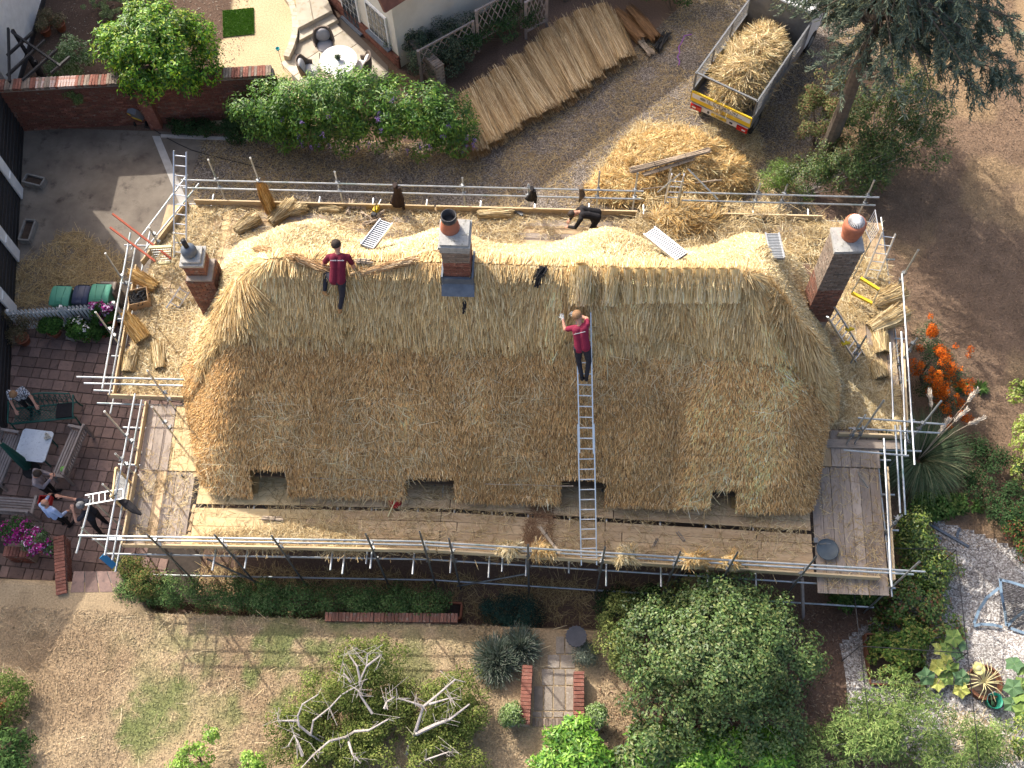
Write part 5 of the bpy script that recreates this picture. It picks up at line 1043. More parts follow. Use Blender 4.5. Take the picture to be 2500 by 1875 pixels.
for k in range(int(L / 0.086)):
    p = wa + d_ * (k + 0.5) * 0.086 + wn * (WT / 2); p.z = WH + 0.04 + RNG.normal(0, .006); obj('coping_brick', cpw if 16 < k < 34 and RNG.random() < .55 else (cpm if RNG.random() < .5 else cpr), None, gw, p, (RNG.normal(0, .02), 0, WANG + RNG.normal(0, .02)))
pp = wl1 + Vector((0.15, -0.05, 0)); pr_ = MB(); 
MB().box((pp.x, pp.y, WH / 2 - 0.05), (0.36, 0.36, WH - 0.1), rotz(WANG)).build('pier', M['brick_red'], gw)
# hose reel cart and hose
hp = GQ(0, 0, 1190, 1080); hr = thing('pressure_washer', 'grey and yellow pressure washer standing against the brick wall', 'washer', (hp.x, hp.y, 0.01)); M['grey_plastic'] = mat('grey_plastic', (0.16, 0.17, 0.19), None, rough=0.5)
hb = Vector((hp.x - 0.02, hp.y + 0.12, 0.55)); Rh = rotz(-0.35) @ Matrix.Rotation(0.35, 3, 'X')
MB().box(hb, (0.34, 0.22, 0.50), Rh, 0.85).build('body', M['grey_plastic'], hr); MB().box(hb + Rh @ Vector((0, -0.115, -0.18)), (0.32, 0.03, 0.10), Rh).build('trim', M['yellow_paint'], hr); MB().box(hb + Rh @ Vector((-0.1, -0.12, 0.15)), (0.06, 0.02, 0.14), Rh).build('trim', M['yellow_paint'], hr)
for s in (-1, 1):
    MB().tube(hb + Vector((s * .16, .1, -.3)), hb + Vector((s * .18, .12, -.53)), 0.016, None, 6).build('leg', M['black_plastic'], hr); MB().tube(hb + Vector((s * .13, .06, .22)), hb + Vector((s * .13, .16, .5)), 0.014, None, 6).build('handle', M['black_plastic'], hr); MB().tube((hp.x + s * .16, hp.y + .1, .09), (hp.x + s * .2, hp.y + .1, .09), 0.09, None, 12).build('wheel', M['rubber'], hr)
hz = [Vector((hp.x + .1, hp.y, .06))] + [GQ(0, 0, x, y) + Vector((0, 0, .02)) for x, y in ((1290, 1090), (1400, 1160), (1500, 1215), (1620, 1270), (1760, 1310), (1900, 1345), (2060, 1385), (2212, 1420))]
tag(MB().path(hz, 0.014, 6).build('hose', M['black_plastic']), 'thin dark hose trailing from the pressure washer over the gravel', 'hose')
# kerb against the wall right of the pier
sheet('wall_kerb', [GQ(0, 0, 1360, 1140), GQ(0, 0, 2100, 1170), GQ(0, 0, 2100, 1195), GQ(0, 0, 1360, 1165)], 0.05, M['strip'])
# white building top left
wx = GQ(0, 0, 262, 400).x; wbld = thing('white_building', 'white rendered building with black plinth at the top left corner', 'building', (wx - 3, 26.5, 0)); MB().box((wx - 3.0, 27.6, 2.2), (6.0, 9.0, 4.4)).build('wall', M['white_paint'], wbld); MB().box((wx - 2.97, 27.6, 0.11), (6.02, 9.02, 0.22)).build('plinth', M['black_wood'], wbld)
MB().box((wx - 3.0, 27.6, 4.46), (6.5, 9.4, 0.12)).build('roof', M['roof_tile'], wbld)
# black lattice pergola
pg = thing('lattice_pergola', 'black timber pergola with diamond lattice leaning over the bed by the white building', 'pergola', tuple(Q(0, 0, 250, 600, 0)))
for (x0, y0, x1, y1, z0, z1) in ((60, 470, 280, 270, 2.0, 2.0), (60, 640, 380, 340, 2.0, 2.0), (190, 680, 480, 420, 2.0, 2.0), (430, 620, 590, 480, 2.0, 2.0), (70, 240, 80, 690, 2.05, 2.05), (100, 270, 515, 560, 2.05, 2.05)): MB().bar(Q(0, 0, x0, y0, z0), Q(0, 0, x1, y1, z1), 0.06, 0.09).build('rafter', M['black_wood'], pg)
la, lb_ = Q(0, 0, 110, 260, 2.0), Q(0, 0, 300, 520, 2.0)
for k in range(11):
    t_ = k / 10; p = la.lerp(lb_, t_)
    for s in (-1, 1):
        q = la.lerp(lb_, min(1, max(0, t_ + s * 0.45))); MB().bar((p.x, p.y, 2.0), (q.x, q.y, 0.1), 0.03, 0.02).build('lattice_bar', M['black_wood'], pg)
for p in (la, lb_): MB().box((p.x, p.y, 1.02), (0.08, 0.08, 2.04)).build('post', M['black_wood'], pg)
# turf square
tq = [GQ(0, 0, 1880, 95), GQ(0, 0, 2142, 70), GQ(0, 0, 2147, 290), GQ(0, 0, 1885, 318)]; tf = thing('turf_square', 'square of fresh green turf on the parched lawn', 'turf', tuple(tq[0])); M['turf'] = mat('turf', (0.075, 0.15, 0.03), (0.05, 0.105, 0.022), 8, 0.95)
MB().prism([(p.x, p.y) for p in tq], 0.0, 0.03).build('turf_mat', M['turf'], tf); q = scatter(tq, 7000); n = len(q); a_ = RNG.uniform(0, 6.28, n); V, F = blades(np.column_stack([q, np.full(n, 0.03)]), np.stack([np.cos(a_) * .5, np.sin(a_) * .5, np.ones(n) * .8], 1), np.stack([np.sin(a_), -np.cos(a_), np.zeros(n)], 1), RNG.uniform(.02, .05, n), 0.012)
obj('grass', np_mesh('grass', V - np.array(org(tf)), F, pcol(n, [(.09, .20, .03), (.06, .145, .02), (.13, .25, .05)], .15)), M['matt_leaf'], tf, kind='stuff')
# terrace with flagstones
HA, HB = GQ(1, 0, 1238, 572), GQ(1, 0, 742, 112); hd_ = (HB - HA).normalized(); hn = Vector((-hd_.y, hd_.x, 0)); hn = hn if hn.x < 0 else -hn      # hn points out of the left wall to the terrace
M['sandstone'] = mat('pale_sandstone', (0.56, 0.50, 0.40), (0.47, 0.41, 0.32), 2.5, 0.85, c3=(0.38, 0.32, 0.22), s3=5, rand=0.16)
M['flag_joint'] = mat('flag_joint', (0.14, 0.12, 0.10), None, rough=0.95)
TER = [GQ(1, 0, *p) for p in ((390, 330), (740, 150), (1130, 560), (1150, 700), (330, 700), (310, 590), (360, 450))]
ter = struct(MB().prism([(p.x, p.y) for p in TER], -0.05, 0.02).build('terrace', M['flag_joint']))
o_ = GQ(1, 0, 1130, 560); u = 0.0; row = 0
def inside(p, poly): return bool(in_poly(np.array([p.x]), np.array([p.y]), [(q.x, q.y) for q in poly])[0])
while u < 5.5:
    hrow = (0.60, 0.45, 0.75)[row % 3]; v_ = -0.3
    while v_ < 6.0:
        wv = (0.60, 0.9, 0.45, 0.75)[int(RNG.integers(4))]; c = o_ + hn * (0.15 + u + hrow / 2) + hd_ * (v_ + wv / 2 - 1.0)
        if inside(c, TER): obj('flagstone', slab_mesh('flagstone', wv - 0.02, hrow - 0.02, 0.03, 0.006), M['sandstone'], ter, (c.x, c.y, 0.012 + RNG.uniform(0, .004)), (0, 0, math.atan2(hd_.y, hd_.x)))
        v_ += wv
    u += hrow; row += 1
# steps up from the terrace
for z, pts in ((0.17, ((375, 240), (655, 95), (710, 165), (380, 340))), (0.34, ((345, -60), (600, -60), (660, 85), (372, 235), (360, 100)))):
    st = struct(MB().prism([tuple(Q(1, 0, x, y, z))[:2] for x, y in pts], 0.0, z - 0.035).build('terrace_step', M['sandstone']))
    for f0, f1 in ((0, .45), (.45, 1)):
        a1, a2, b1, b2 = Q(1, 0, *pts[0], z), Q(1, 0, *pts[1], z), Q(1, 0, *pts[3], z), Q(1, 0, *pts[2], z); g_ = 0.012
        MB().prism([tuple(p)[:2] for p in (a1.lerp(a2, f0 + g_), a1.lerp(a2, f1 - g_), b1.lerp(b2, f1 - g_), b1.lerp(b2, f0 + g_))], z - 0.03, z).build('tread_slab', M['sandstone'], st)
cw = thing('curved_edging', 'curved pale stone edging wall between terrace and parched lawn', 'edging', tuple(GQ(1, 0, 330, 300))); cpts = [GQ(1, 0, *p) for p in ((270, -20), (325, 60), (352, 150), (362, 250), (352, 340), (325, 430), (285, 520))]
for k in range(len(cpts) - 1):
    for f in (0.0, 0.34, 0.67):
        p = cpts[k].lerp(cpts[k + 1], f); q = cpts[k].lerp(cpts[k + 1], f + 0.32); b = MB().bar((p.x, p.y, 0.13), (q.x, q.y, 0.13), 0.20, 0.26); b.build('edging_stone', M['sandstone'], cw)
# white house
HEV = 2.9; HL, HWD = 6.4, 9.0; hrot = math.atan2(hd_.y, hd_.x); house = thing('white_house', 'cream rendered house with white casements and brick plinth at the top', 'house', tuple(HA)); hin = -hn
hcx = HA + hd_ * HL / 2 + hin * HWD / 2
MB().box((hcx.x, hcx.y, HEV / 2), (HL, HWD, HEV), rotz(hrot)).build('wall', M['plaster'], house)
pc = HA + hd_ * HL / 2 + hn * 0.02; MB().box((pc.x, pc.y, 0.27), (HL + 0.04, 0.06, 0.54), rotz(hrot)).build('plinth', M['brick_red'], house)
me = brick_mesh(0.215, 0.03, 0.062, 'brick_red')
for r_ in range(7):
    for k in range(22): p = HA + hd_ * ((k + 0.5 + .5 * (r_ % 2)) * 0.228) + hn * 0.055; obj('brick', me, None, house, (p.x, p.y, 0.04 + r_ * 0.075), (0, 0, hrot))
b = MB(); rc = hcx + Vector((0, 0, HEV)); 
for s in (-1, 1): b.box(rc + rotz(hrot) @ Vector((s * HL * 0.26, 0, 2.45)), (6.1, HWD + 0.7, 0.15), rotz(hrot) @ Matrix.Rotation(s * math.radians(56), 3, 'Y'))
b.build('roof', M['roof_tile'], house)
def casement(name, x0, y0, x1, y1, zb, zt, nx, ny):             # between two pixels along the left wall
    a = PPL(*R(1, 0, x0, y0), HA, hn); b_ = PPL(*R(1, 0, x1, y1), HA, hn); s0 = (a - HA).dot(hd_); s1 = (b_ - HA).dot(hd_); s0, s1 = min(s0, s1), max(s0, s1); c = HA + hd_ * (s0 + s1) / 2 + hn * 0.02; w = s1 - s0
    fr_ = MB(); fr_.box((c.x, c.y, (zb + zt) / 2), (w, 0.08, zt - zb), rotz(hrot)); wn_ = fr_.build(name, M['white_paint'], house)
    for i in range(nx):
        for k in range(ny):
            cx = -w / 2 + 0.06 + (i + 0.5) * (w - 0.12) / nx; p = c + rotz(hrot) @ Vector((cx, 0, 0)) + hn * 0.045; pw, phh = (w - 0.12) / nx - 0.05, (zt - zb - 0.12) / ny - 0.045
            MB().box((p.x, p.y, zb + 0.06 + (k + 0.5) * (zt - zb - 0.12) / ny), (pw, 0.02, phh), rotz(hrot)).build('pane', M['glass'], wn_)
    p = c + hn * 0.08; MB().box((p.x, p.y, zb - 0.03), (w + 0.1, 0.16, 0.06), rotz(hrot)).build('sill', M['lead'], wn_)
casement('window', 1180, 535, 1000, 330, 0.62, 1.95, 4, 4); casement('french_door', 940, 350, 775, 150, 0.08, 2.05, 4, 6)
# table and tub chairs on the terrace
tcc = Q(1, 0, 712, 503, 0.74); rt_ = thing('round_table', 'round white table on the sunny terrace', 'table', (tcc.x, tcc.y, 0.04)); M['white_top'] = mat('white_table_top', (0.80, 0.79, 0.77), None, rough=0.5)
MB().lathe([(0.02, 0.70), (0.59, 0.70), (0.605, 0.715), (0.60, 0.735), (0.0, 0.735)], (tcc.x, tcc.y, 0.0), 40).build('top', M['white_top'], rt_); MB().lathe([(0.28, 0.04), (0.26, 0.07), (0.05, 0.12), (0.05, 0.7)], (tcc.x, tcc.y, 0), 20).build('pedestal', M['white_top'], rt_)
vp = thing('table_plant', 'small grey-green succulent in a pot on the round table', 'plant', (tcc.x, tcc.y, 0.737)); MB().lathe([(0.05, 0), (0.07, 0.09), (0.06, 0.09), (0, 0.08)], (tcc.x, tcc.y, 0.737), 12).build('pot', M['lead'], vp)
n = 160; a_ = RNG.uniform(0, 6.28, n); el = RNG.uniform(.2, 1.4, n); dd = np.stack([np.cos(a_) * np.cos(el), np.sin(a_) * np.cos(el), np.sin(el)], 1); V, F = leaves(np.tile(np.array([tcc.x, tcc.y, .82]), (n, 1)) + dd * .02, dd, np.stack([-dd[:, 1], dd[:, 0], np.zeros(n) + .3], 1), RNG.uniform(.08, .15, n), .035); obj('leaf_rosette', np_mesh('leaf_rosette', V - np.array(org(vp)), F, pcol(n, [(.16, .22, .14), (.26, .30, .20)], .15)), M['matt_leaf'], vp, kind='stuff')
M['rattan'] = mat('brown_rattan', (0.20, 0.155, 0.125), (0.13, 0.10, 0.08), 40, 0.8); M['cushion'] = mat('grey_cushion', (0.40, 0.38, 0.385), (0.34, 0.325, 0.33), 5, 0.9); M['cushion_white'] = mat('pale_cushion', (0.60, 0.58, 0.57), None, rough=0.9)
def tub(label, p, yaw, cm):
    t = thing('tub_chair', label, 'chair', (p.x, p.y, 0.04), yaw, 'rattan tub chairs round the table'); b = MB(); n = 18; rows = []
    for i in range(n + 1):
        a_ = math.radians(-20 + 220 * i / n); hh = 0.42 + 0.36 * sstep(0.0, 0.7, math.sin(a_)) + 0.12; rows.append([(r_ * math.cos(a_), r_ * math.sin(a_), z) for r_, z in ((0.30, 0.28), (0.33, 0.5), (0.35, hh), (0.31, hh), (0.28, 0.5), (0.26, 0.3))])
    for i in range(n):
        for k in range(5): b.poly([rows[i][k], rows[i + 1][k], rows[i + 1][k + 1], rows[i][k + 1]])
    obj('shell', b.mesh('shell'), M['rattan'], t, (0, 0, 0), world=False); obj('seat_cushion', MB().ell((0, -0.02, 0.38), (0.28, 0.30, 0.09), None, 16, 8).mesh('seat_cushion', None, True), M[cm], t, (0, 0, 0), world=False); obj('back_cushion', MB().ell((0, 0.19, 0.64), (0.24, 0.10, 0.24), Matrix.Rotation(-.2, 3, 'X'), 16, 10).mesh('back_cushion', None, True), M[cm], t, (0, 0, 0), world=False)
    for sx in (-1, 1):
        for sy in (-1, 1): obj('leg', MB().tube((sx * .22, sy * .2, 0.28), (sx * .27, sy * .26, 0), 0.016, .012, 6).mesh('leg'), M['black_plastic'], t, (0, 0, 0), world=False)
tub('grey-cushioned tub chair on the house side of the round table', Q(1, 0, 600, 385, 0.4), math.radians(14), 'cushion'); tub('pale tub chair left of the round table, half behind leaves', Q(1, 0, 465, 600, 0.4), math.radians(95), 'cushion_white'); tub('pale tub chair right of the round table, half behind leaves', Q(1, 0, 915, 565, 0.4), math.radians(-95), 'cushion_white')
# bird bath stake with turquoise cup
sp = GQ(1, 0, 250, 580); lp = thing('garden_stake', 'turquoise glass cup on a thin stake at the lawn edge', 'stake', tuple(sp)); MB().tube(sp, (sp.x, sp.y, 0.85), 0.008, None, 6).build('stake', M['black_plastic'], lp); M['turquoise'] = mat('turquoise_glass', (0.03, 0.30, 0.32), None, rough=0.3); MB().lathe([(0.0, 0.85), (0.05, 0.87), (0.07, 0.95), (0.06, 0.95), (0, 0.88)], (sp.x, sp.y, 0), 12).build('cup', M['turquoise'], lp)
# brick wall stub going back from the wisteria beside the house
low_wall('mossy brick wall running from the wisteria to the white house', GQ(1, 0, 1590, 735), GQ(1, 0, 1270, 410), 0.30, 0.95, n_name='brick_wall', m='brick_lichen')
# trellis screens on posts
def trellis(label, p, q, h, z0=0.5):
    p = Vector((p[0], p[1], 0)); q = Vector((q[0], q[1], 0)); t = thing('trellis_screen', label, 'trellis', tuple((p + q) / 2)); 
    for z in (z0, z0 + h): MB().bar((p.x, p.y, z), (q.x, q.y, z), 0.05, 0.06).build('rail', M['teak'], t)
    for e in (p, q): MB().box((e.x, e.y, (z0 + h) / 2), (0.09, 0.09, z0 + h + 0.05)).build('post', M['teak'], t)
    L_ = (q - p).length; nb_ = int(L_ / 0.35) + 3
    for k in range(-2, nb_):
        for s in (0, 1):
            t0, t1 = k / nb_, (k + 2.6) / nb_; z_a, z_b = z0, z0 + h
            if s: t0, t1 = t1, t0
            A_, B_ = (t0, z_a), (t1, z_b)
            def clipT(A, B):
                (ta, za), (tb, zb) = A, B
                if ta < 0: za += (zb - za) * (0 - ta) / (tb - ta); ta = 0
                if ta > 1: za += (zb - za) * (1 - ta) / (tb - ta); ta = 1
                return ta, za
            if max(t0, t1) <= 0 or min(t0, t1) >= 1: continue
            (ta, za), (tb, zb) = clipT(A_, B_), clipT(B_, A_); pa_, pb_ = p.lerp(q, ta), p.lerp(q, tb); MB().bar((pa_.x, pa_.y, za), (pb_.x, pb_.y, zb), 0.015, 0.03).build('lattice_bar', M['teak'], t)
tA, tB, tC = Q(1, 0, 1390, 470, 1.2), Q(1, 0, 1850, 220, 1.2), Q(2, 0, 110, -30, 1.4); tD = Q(2, 0, 330, -40, 1.4)
trellis('low brown trellis screen near the corner of the white house', tA, tB, 1.0, 0.4); trellis('brown diamond trellis screen in front of the cream house wall', tB + Vector((.12, .06, 0)), tC, 1.3, 0.5); trellis('brown trellis screen at the end by the straw sheaves', Q(2, 0, 150, 60, 1.4), tD, 1.3, 0.3)
# ------------------------------------------------------------ straw sheaves, heap, truck
def frame_of(d, up=(0, 0, 1)):
    s, d, u = basis(d, up); return np.array(s), np.array(d), np.array(u)
def sheaf(name, label, p, q, r0, r1, n=900, cols=None, group=None, tie=(0.5,), flat=0.75, cat='sheaf', frayed=0.22, up=(0, 0, 1), tie_col='hazel', splay=0.15):
    """a bundle of straws from butt p to ear end q"""
    p = Vector(p); q = Vector(q); d = q - p; L = d.length; s, dd, u = frame_of(d, up); t = thing(name, label, cat, tuple(p), 0, group); cols = cols or STRAWC
    def rad(f): return r0 + (r1 - r0) * f - 0.25 * min(r0, r1) * np.exp(-((f - tie[0]) / 0.16) ** 2)
    a = RNG.uniform(0, 2 * np.pi, n); k = np.sqrt(RNG.uniform(0.45, 1, n)); f0 = RNG.uniform(-0.03, 0.35, n); f0[: n // 3] = RNG.uniform(-0.07, 0.05, n // 3); ln = RNG.uniform(0.35, 0.75, n); f1 = np.minimum(f0 + ln, 1.0 + RNG.uniform(0, frayed, n))
    P0 = np.array(p) + np.outer(f0 * L, dd) + (s[None] * (np.cos(a) * k * rad(f0))[:, None] + u[None] * (np.sin(a) * k * rad(f0) * flat)[:, None])
    a2 = a + RNG.normal(0, splay, n); k2 = k * (1 + np.abs(RNG.normal(0, splay * 1.3, n))); P1 = np.array(p) + np.outer(f1 * L, dd) + (s[None] * (np.cos(a2) * k2 * rad(f1))[:, None] + u[None] * (np.sin(a2) * k2 * rad(f1) * flat)[:, None])
    P1 = P1 + RNG.normal(0, splay * .22, (n, 3)) * np.array([1, 1, .6]); nrm = s[None] * np.cos(a)[:, None] + u[None] * np.sin(a)[:, None] + RNG.normal(0, .35, (n, 3)); V, F = blades(P0, P1 - P0, nrm, np.linalg.norm(P1 - P0, axis=1), RNG.uniform(.008, .018, n)); C = pcol(n, cols, .16)
    m = 9; fs = np.linspace(0, 1, 7); cv = []; 
    for f in fs:
        for i in range(m): b_ = 2 * np.pi * i / m; cv.append(np.array(p) + dd * f * L + (s * np.cos(b_) + u * np.sin(b_) * flat) * rad(f) * 0.72)
    cf = [(j * m + i, j * m + (i + 1) % m, (j + 1) * m + (i + 1) % m, (j + 1) * m + i) for j in range(6) for i in range(m)]; nv = len(V)
    V = np.concatenate([V, np.array(cv)]); F = np.concatenate([F, np.array(cf) + nv]); C = np.concatenate([C, np.tile(np.array(cols[1]) * 0.8, (len(cv), 1))])
    obj('straw_bundle', np_mesh('straw_bundle', V - np.array(p), F, C), M['straw'], t)
    for tf_ in tie:
        pts = [Vector(np.array(p) + dd * tf_ * L + (s * np.cos(b_) + u * np.sin(b_) * flat) * float(rad(tf_)) * 1.04) for b_ in np.linspace(0, 2 * np.pi, 13)]; MB().path(pts, 0.008, 4).build('binding', M[tie_col], t)
    return t
M['twine'] = mat('purple_twine', (0.34, 0.10, 0.42), None, rough=0.7)
SHC = [(0.52, 0.355, 0.175), (0.42, 0.27, 0.125), (0.62, 0.45, 0.24), (0.30, 0.18, 0.08), (0.70, 0.54, 0.32)]
SH = [((770, 60), (980, 490)), ((620, 110), (850, 580)), ((470, 180), (720, 665)), ((330, 270), (600, 760)), ((200, 390), (480, 850)), ((60, 500), (340, 930)), ((-80, 600), (170, 1010)), ((-215, 690), (25, 1100)), ((-330, 780), (-120, 1200)), ((-390, 860), (-270, 1285))]
NUM = ['end sheaf nearest the hazel bundle', 'second sheaf', 'third sheaf', 'fourth sheaf', 'fifth sheaf', 'sixth sheaf', 'seventh sheaf', 'eighth sheaf', 'ninth sheaf', 'last sheaf touching the wisteria']
for k, (e, b_) in enumerate(SH):
    be = Q(2, 0, *b_, 0.24); en = Q(2, 0, *e, 0.24); sheaf('straw_sheaf', NUM[k] + ' in the row on the gravel drive' + ('' if k in (0, 9) else ' counted from the hazel bundle'), be, en + (en - be) * .02, 0.46 * RNG.uniform(.88, 1.1), 0.38 * RNG.uniform(.85, 1.15), 1900, SHC, 'straw sheaves laid in a row on the drive', (RNG.uniform(.4, .55),), 0.55, tie_col='twine', frayed=0.3, splay=0.16)
DKC = [(0.26, 0.135, 0.055), (0.20, 0.10, 0.04), (0.33, 0.18, 0.08)]
sheaf('reed_bundle', 'dark brown bundle beside the row of straw sheaves', Q(2, 0, 1130, 330, .18), Q(2, 0, 910, 90, .18), 0.22, 0.2, 600, DKC, 'dark bundles by the sheaves', (0.5,), .8); sheaf('reed_bundle', 'dark brown bundle furthest right under the green bush', Q(2, 0, 1250, 320, .18), Q(2, 0, 1020, 60, .18), 0.2, 0.17, 500, DKC, 'dark bundles by the sheaves', (0.5,), .8)
def rods(name, label, p, q, n, w, h, cat='rods', m='hazel', r=0.014, grp=None, bend=0.0):
    p = Vector(p); q = Vector(q); t = thing(name, label, cat, tuple(p), 0, grp); s, d, u = basis(q - p); b = MB()
    for k in range(n):
        o1 = s * RNG.uniform(-w, w) + u * RNG.uniform(0, h); o2 = s * RNG.uniform(-w, w) + u * RNG.uniform(0, h); e = RNG.uniform(-.06, .06); b.tube(p + o1 + d * e, q + o2 + d * RNG.uniform(-.08, .08), r * RNG.uniform(.7, 1.2), None, 5)
    b.build('rod_bundle', M[m], t); 
    for f in (0.3, 0.7): c = p.lerp(q, f) + u * h / 2; MB().path([c + s * (w * 1.1) * math.cos(a_) + u * (h * .62 + .01) * math.sin(a_) for a_ in np.linspace(0, 6.29, 9)], 0.006, 4).build('tie', M['black_plastic'], t)
    return t
rods('hazel_bundle', 'bundle of pale split hazel rods on the drive beside the sheaves', Q(2, 0, 1210, 470, .06), Q(2, 0, 1110, 350, .06), 26, .13, .16)
rods('black_crate_bundle', 'bundle of black rods beside the hazel on the drive', Q(2, 0, 1250, 430, .05), Q(2, 0, 1340, 290, .05), 24, .14, .18, m='black_plastic', r=.018)
# heap of loose straw with rods on top
def heap(name, label, c, rx, ry, h, n, cols, L=(.1, .4), z0=None, rz=0.0, seed=5, cat='straw heap', W=(.009, .018), rough=0.3):
    z0 = float(gz(c[0], c[1])) if z0 is None else z0; t = thing(name, label, cat, (c[0], c[1], z0)); m = 22; ca, sa = math.cos(rz), math.sin(rz)
    def hz(x, y): r2 = (x / rx) ** 2 + (y / ry) ** 2; return h * np.clip(1 - r2, 0, 1) ** 0.7 * (1 - rough * 0.5 + rough * 1.4 * fbm(x + 50 + seed, y + 50, max(rx, ry) * 0.35, seed))
    g = np.linspace(-1, 1, m); X, Y = np.meshgrid(g * rx, g * ry, indexing='ij'); Z = hz(X, Y) * 0.93 - 0.02; idx = np.arange(m * m).reshape(m, m); F = np.stack([idx[:-1, :-1], idx[1:, :-1], idx[1:, 1:], idx[:-1, 1:]], -1).reshape(-1, 4); V0 = np.stack([X, Y, Z], -1).reshape(-1, 3); keep = ((V0[F][:, :, 0] / rx) ** 2 + (V0[F][:, :, 1] / ry) ** 2 < 1.0).all(1); F = F[keep]
    r_ = np.sqrt(RNG.uniform(0, 1, n)); a = RNG.uniform(0, 6.2832, n); x, y = rx * r_ * np.cos(a), ry * r_ * np.sin(a); z = hz(x, y) * RNG.uniform(.86, 1.05, n) + .01
    cl = fbm(x * 1.0 + 9, y + 9, 0.35, seed + 3) * 12; az = cl + RNG.normal(0, .6, n); el = RNG.normal(0.05, .3, n); d = np.stack([np.cos(az) * np.cos(el), np.sin(az) * np.cos(el), np.sin(el)], 1); nr = np.stack([x / rx ** 2 * h, y / ry ** 2 * h, np.ones(n) * .7], 1) + RNG.normal(0, .4, (n, 3))
    V, F2 = blades(np.stack([x, y, z], 1), d, nr, RNG.uniform(*L, n), RNG.uniform(*W, n)); C = pcol(n, cols, .17) * np.repeat(.78 + .45 * fbm(x, y, .5, seed + 7), 4)[:, None]
    V = np.concatenate([V, V0]); F = np.concatenate([F2, F + len(F2) * 4]); C = np.concatenate([C, np.tile(np.array(cols[-1]) * .8, (len(V0), 1))]); R2 = np.array([[ca, -sa, 0], [sa, ca, 0], [0, 0, 1]])
    obj('straw', np_mesh('straw', V @ R2.T, F, np.clip(C, .01, .9)), M['straw'], t, (0, 0, 0), world=False, kind='stuff'); return t
GOLD = [(0.62, 0.40, 0.14), (0.52, 0.31, 0.095), (0.72, 0.52, 0.24), (0.42, 0.225, 0.07), (0.35, 0.19, 0.06)]
GOLD2 = [(0.72, 0.52, 0.23), (0.62, 0.41, 0.15), (0.80, 0.63, 0.34), (0.50, 0.30, 0.10), (0.42, 0.25, 0.085)]; pc_ = Q(2, 0, 1420, 1400, 0.3); heap('straw_heap', 'big heap of golden loose straw behind the scaffold', (pc_.x, pc_.y), 2.15, 1.45, 0.95, 19000, GOLD2, (.08, .32), seed=11, rz=-0.1, rough=.45)
hz3 = Q(2, 0, 1790, 1470, .2); heap('straw_heap', 'right-hand shoulder of loose straw beside the golden heap', (hz3.x, hz3.y), .95, .9, .6, 5000, GOLD2, (.08, .3), seed=23, rough=.5); hz4 = Q(2, 0, 1300, 1180, .1); heap('straw_heap', 'thin spread of straw on the far side of the golden heap', (hz4.x, hz4.y), 1.2, .7, .28, 4500, GOLD2 + BKC, (.08, .3), seed=27, rough=.5); hz2 = Q(2, 0, 1000, 1560, .2); heap('straw_heap', 'low spread of straw left of the golden heap behind the rail', (hz2.x, hz2.y), 1.2, .7, .38, 5500, GOLD2, (.08, .3), seed=21, rough=.5)
rods('hazel_bundle', 'long bundle of orange-brown split rods lying on the straw heap', Q(2, 0, 1040, 1445, 1.08), Q(2, 0, 1690, 1275, 1.2), 34, .10, .10); rods('hazel_bundle', 'greyer bundle of rods in front of the orange one on the heap', Q(2, 0, 1150, 1475, 1.0), Q(2, 0, 1560, 1350, 1.1), 18, .07, .06); rods('hazel_bundle', 'two thin rods low on the right of the straw heap', Q(2, 0, 1130, 1590, .75), Q(2, 0, 1780, 1515, .8), 4, .05, .02)
# ---- truck
def TZ(x, y, z): return P(1660 + x * 300 / 1269, 160 + y * 300 / 1269, z)
ta, tb = TZ(130, 258, 1.42), TZ(748, 548, 1.42); tw = (tb - ta); TW = Vector((tw.x, tw.y, 0)).length; tyaw = math.atan2(tw.y, tw.x); tmid = (ta + tb) / 2
truck = thing('tipper_truck', 'white tipper truck with caged sides and yellow lettered tailboard', 'truck', (tmid.x, tmid.y, 0.01), tyaw)          # local x: along the tail, local y: forward
def tp_(name, b, m, parent=None, smooth=False):
    o = obj(name, b.mesh(name, None, smooth), M[m] if isinstance(m, str) else m, parent or truck, (0, 0, 0), world=False); return o
hw = TW / 2; BL = 3.6; M['truck_white'] = mat('white_truck_paint', (0.68, 0.68, 0.67), (0.58, 0.58, 0.57), 3, 0.45); M['truck_grey'] = mat('grey_cage_steel', (0.22, 0.225, 0.23), (0.16, 0.165, 0.17), 6, 0.55, 0.3); M['red_lens'] = mat('red_lens', (0.45, 0.015, 0.015), None, rough=0.25, coat=0.5); M['plate_yellow'] = mat('plate_yellow', (0.72, 0.50, 0.04), None, rough=0.4); M['ink'] = mat('black_ink', (0.02, 0.02, 0.022), None, rough=0.6)
tg = tp_('tailboard', MB().box((0, 0, 1.21), (TW, 0.05, 0.42)), 'yellow_paint'); tp_('white_band', MB().box((0, -0.028, 1.26), (TW - 0.06, 0.008, 0.18)), 'truck_white', tg)
def text(name, s, size, loc, parent, m='ink', ext=0.001):
    cu = bpy.data.curves.new('txt', 'FONT'); cu.body = s; cu.size = size; cu.align_x = 'CENTER'; cu.align_y = 'CENTER'; cu.extrude = ext; o = bpy.data.objects.new('txt', cu); COL.objects.link(o); dg = bpy.context.evaluated_depsgraph_get(); me = bpy.data.meshes.new_from_object(o.evaluated_get(dg)); bpy.data.objects.remove(o); me.materials.clear(); me.materials.append(M[m]); return obj(name, me, None, parent, loc, (math.pi / 2, 0, 0), world=False)
text('lettering', 'G. CHURTON', 0.17, (0.04, -0.035, 1.285), tg); 
tp_('small_lettering', MB().box((0.15, -0.034, 1.195), (1.15, 0.003, 0.022)), 'truck_grey', tg); tp_('emblem', MB().ell((-0.62, -0.034, 1.27), (0.10, 0.004, 0.06), None, 14, 6), 'truck_grey', tg)
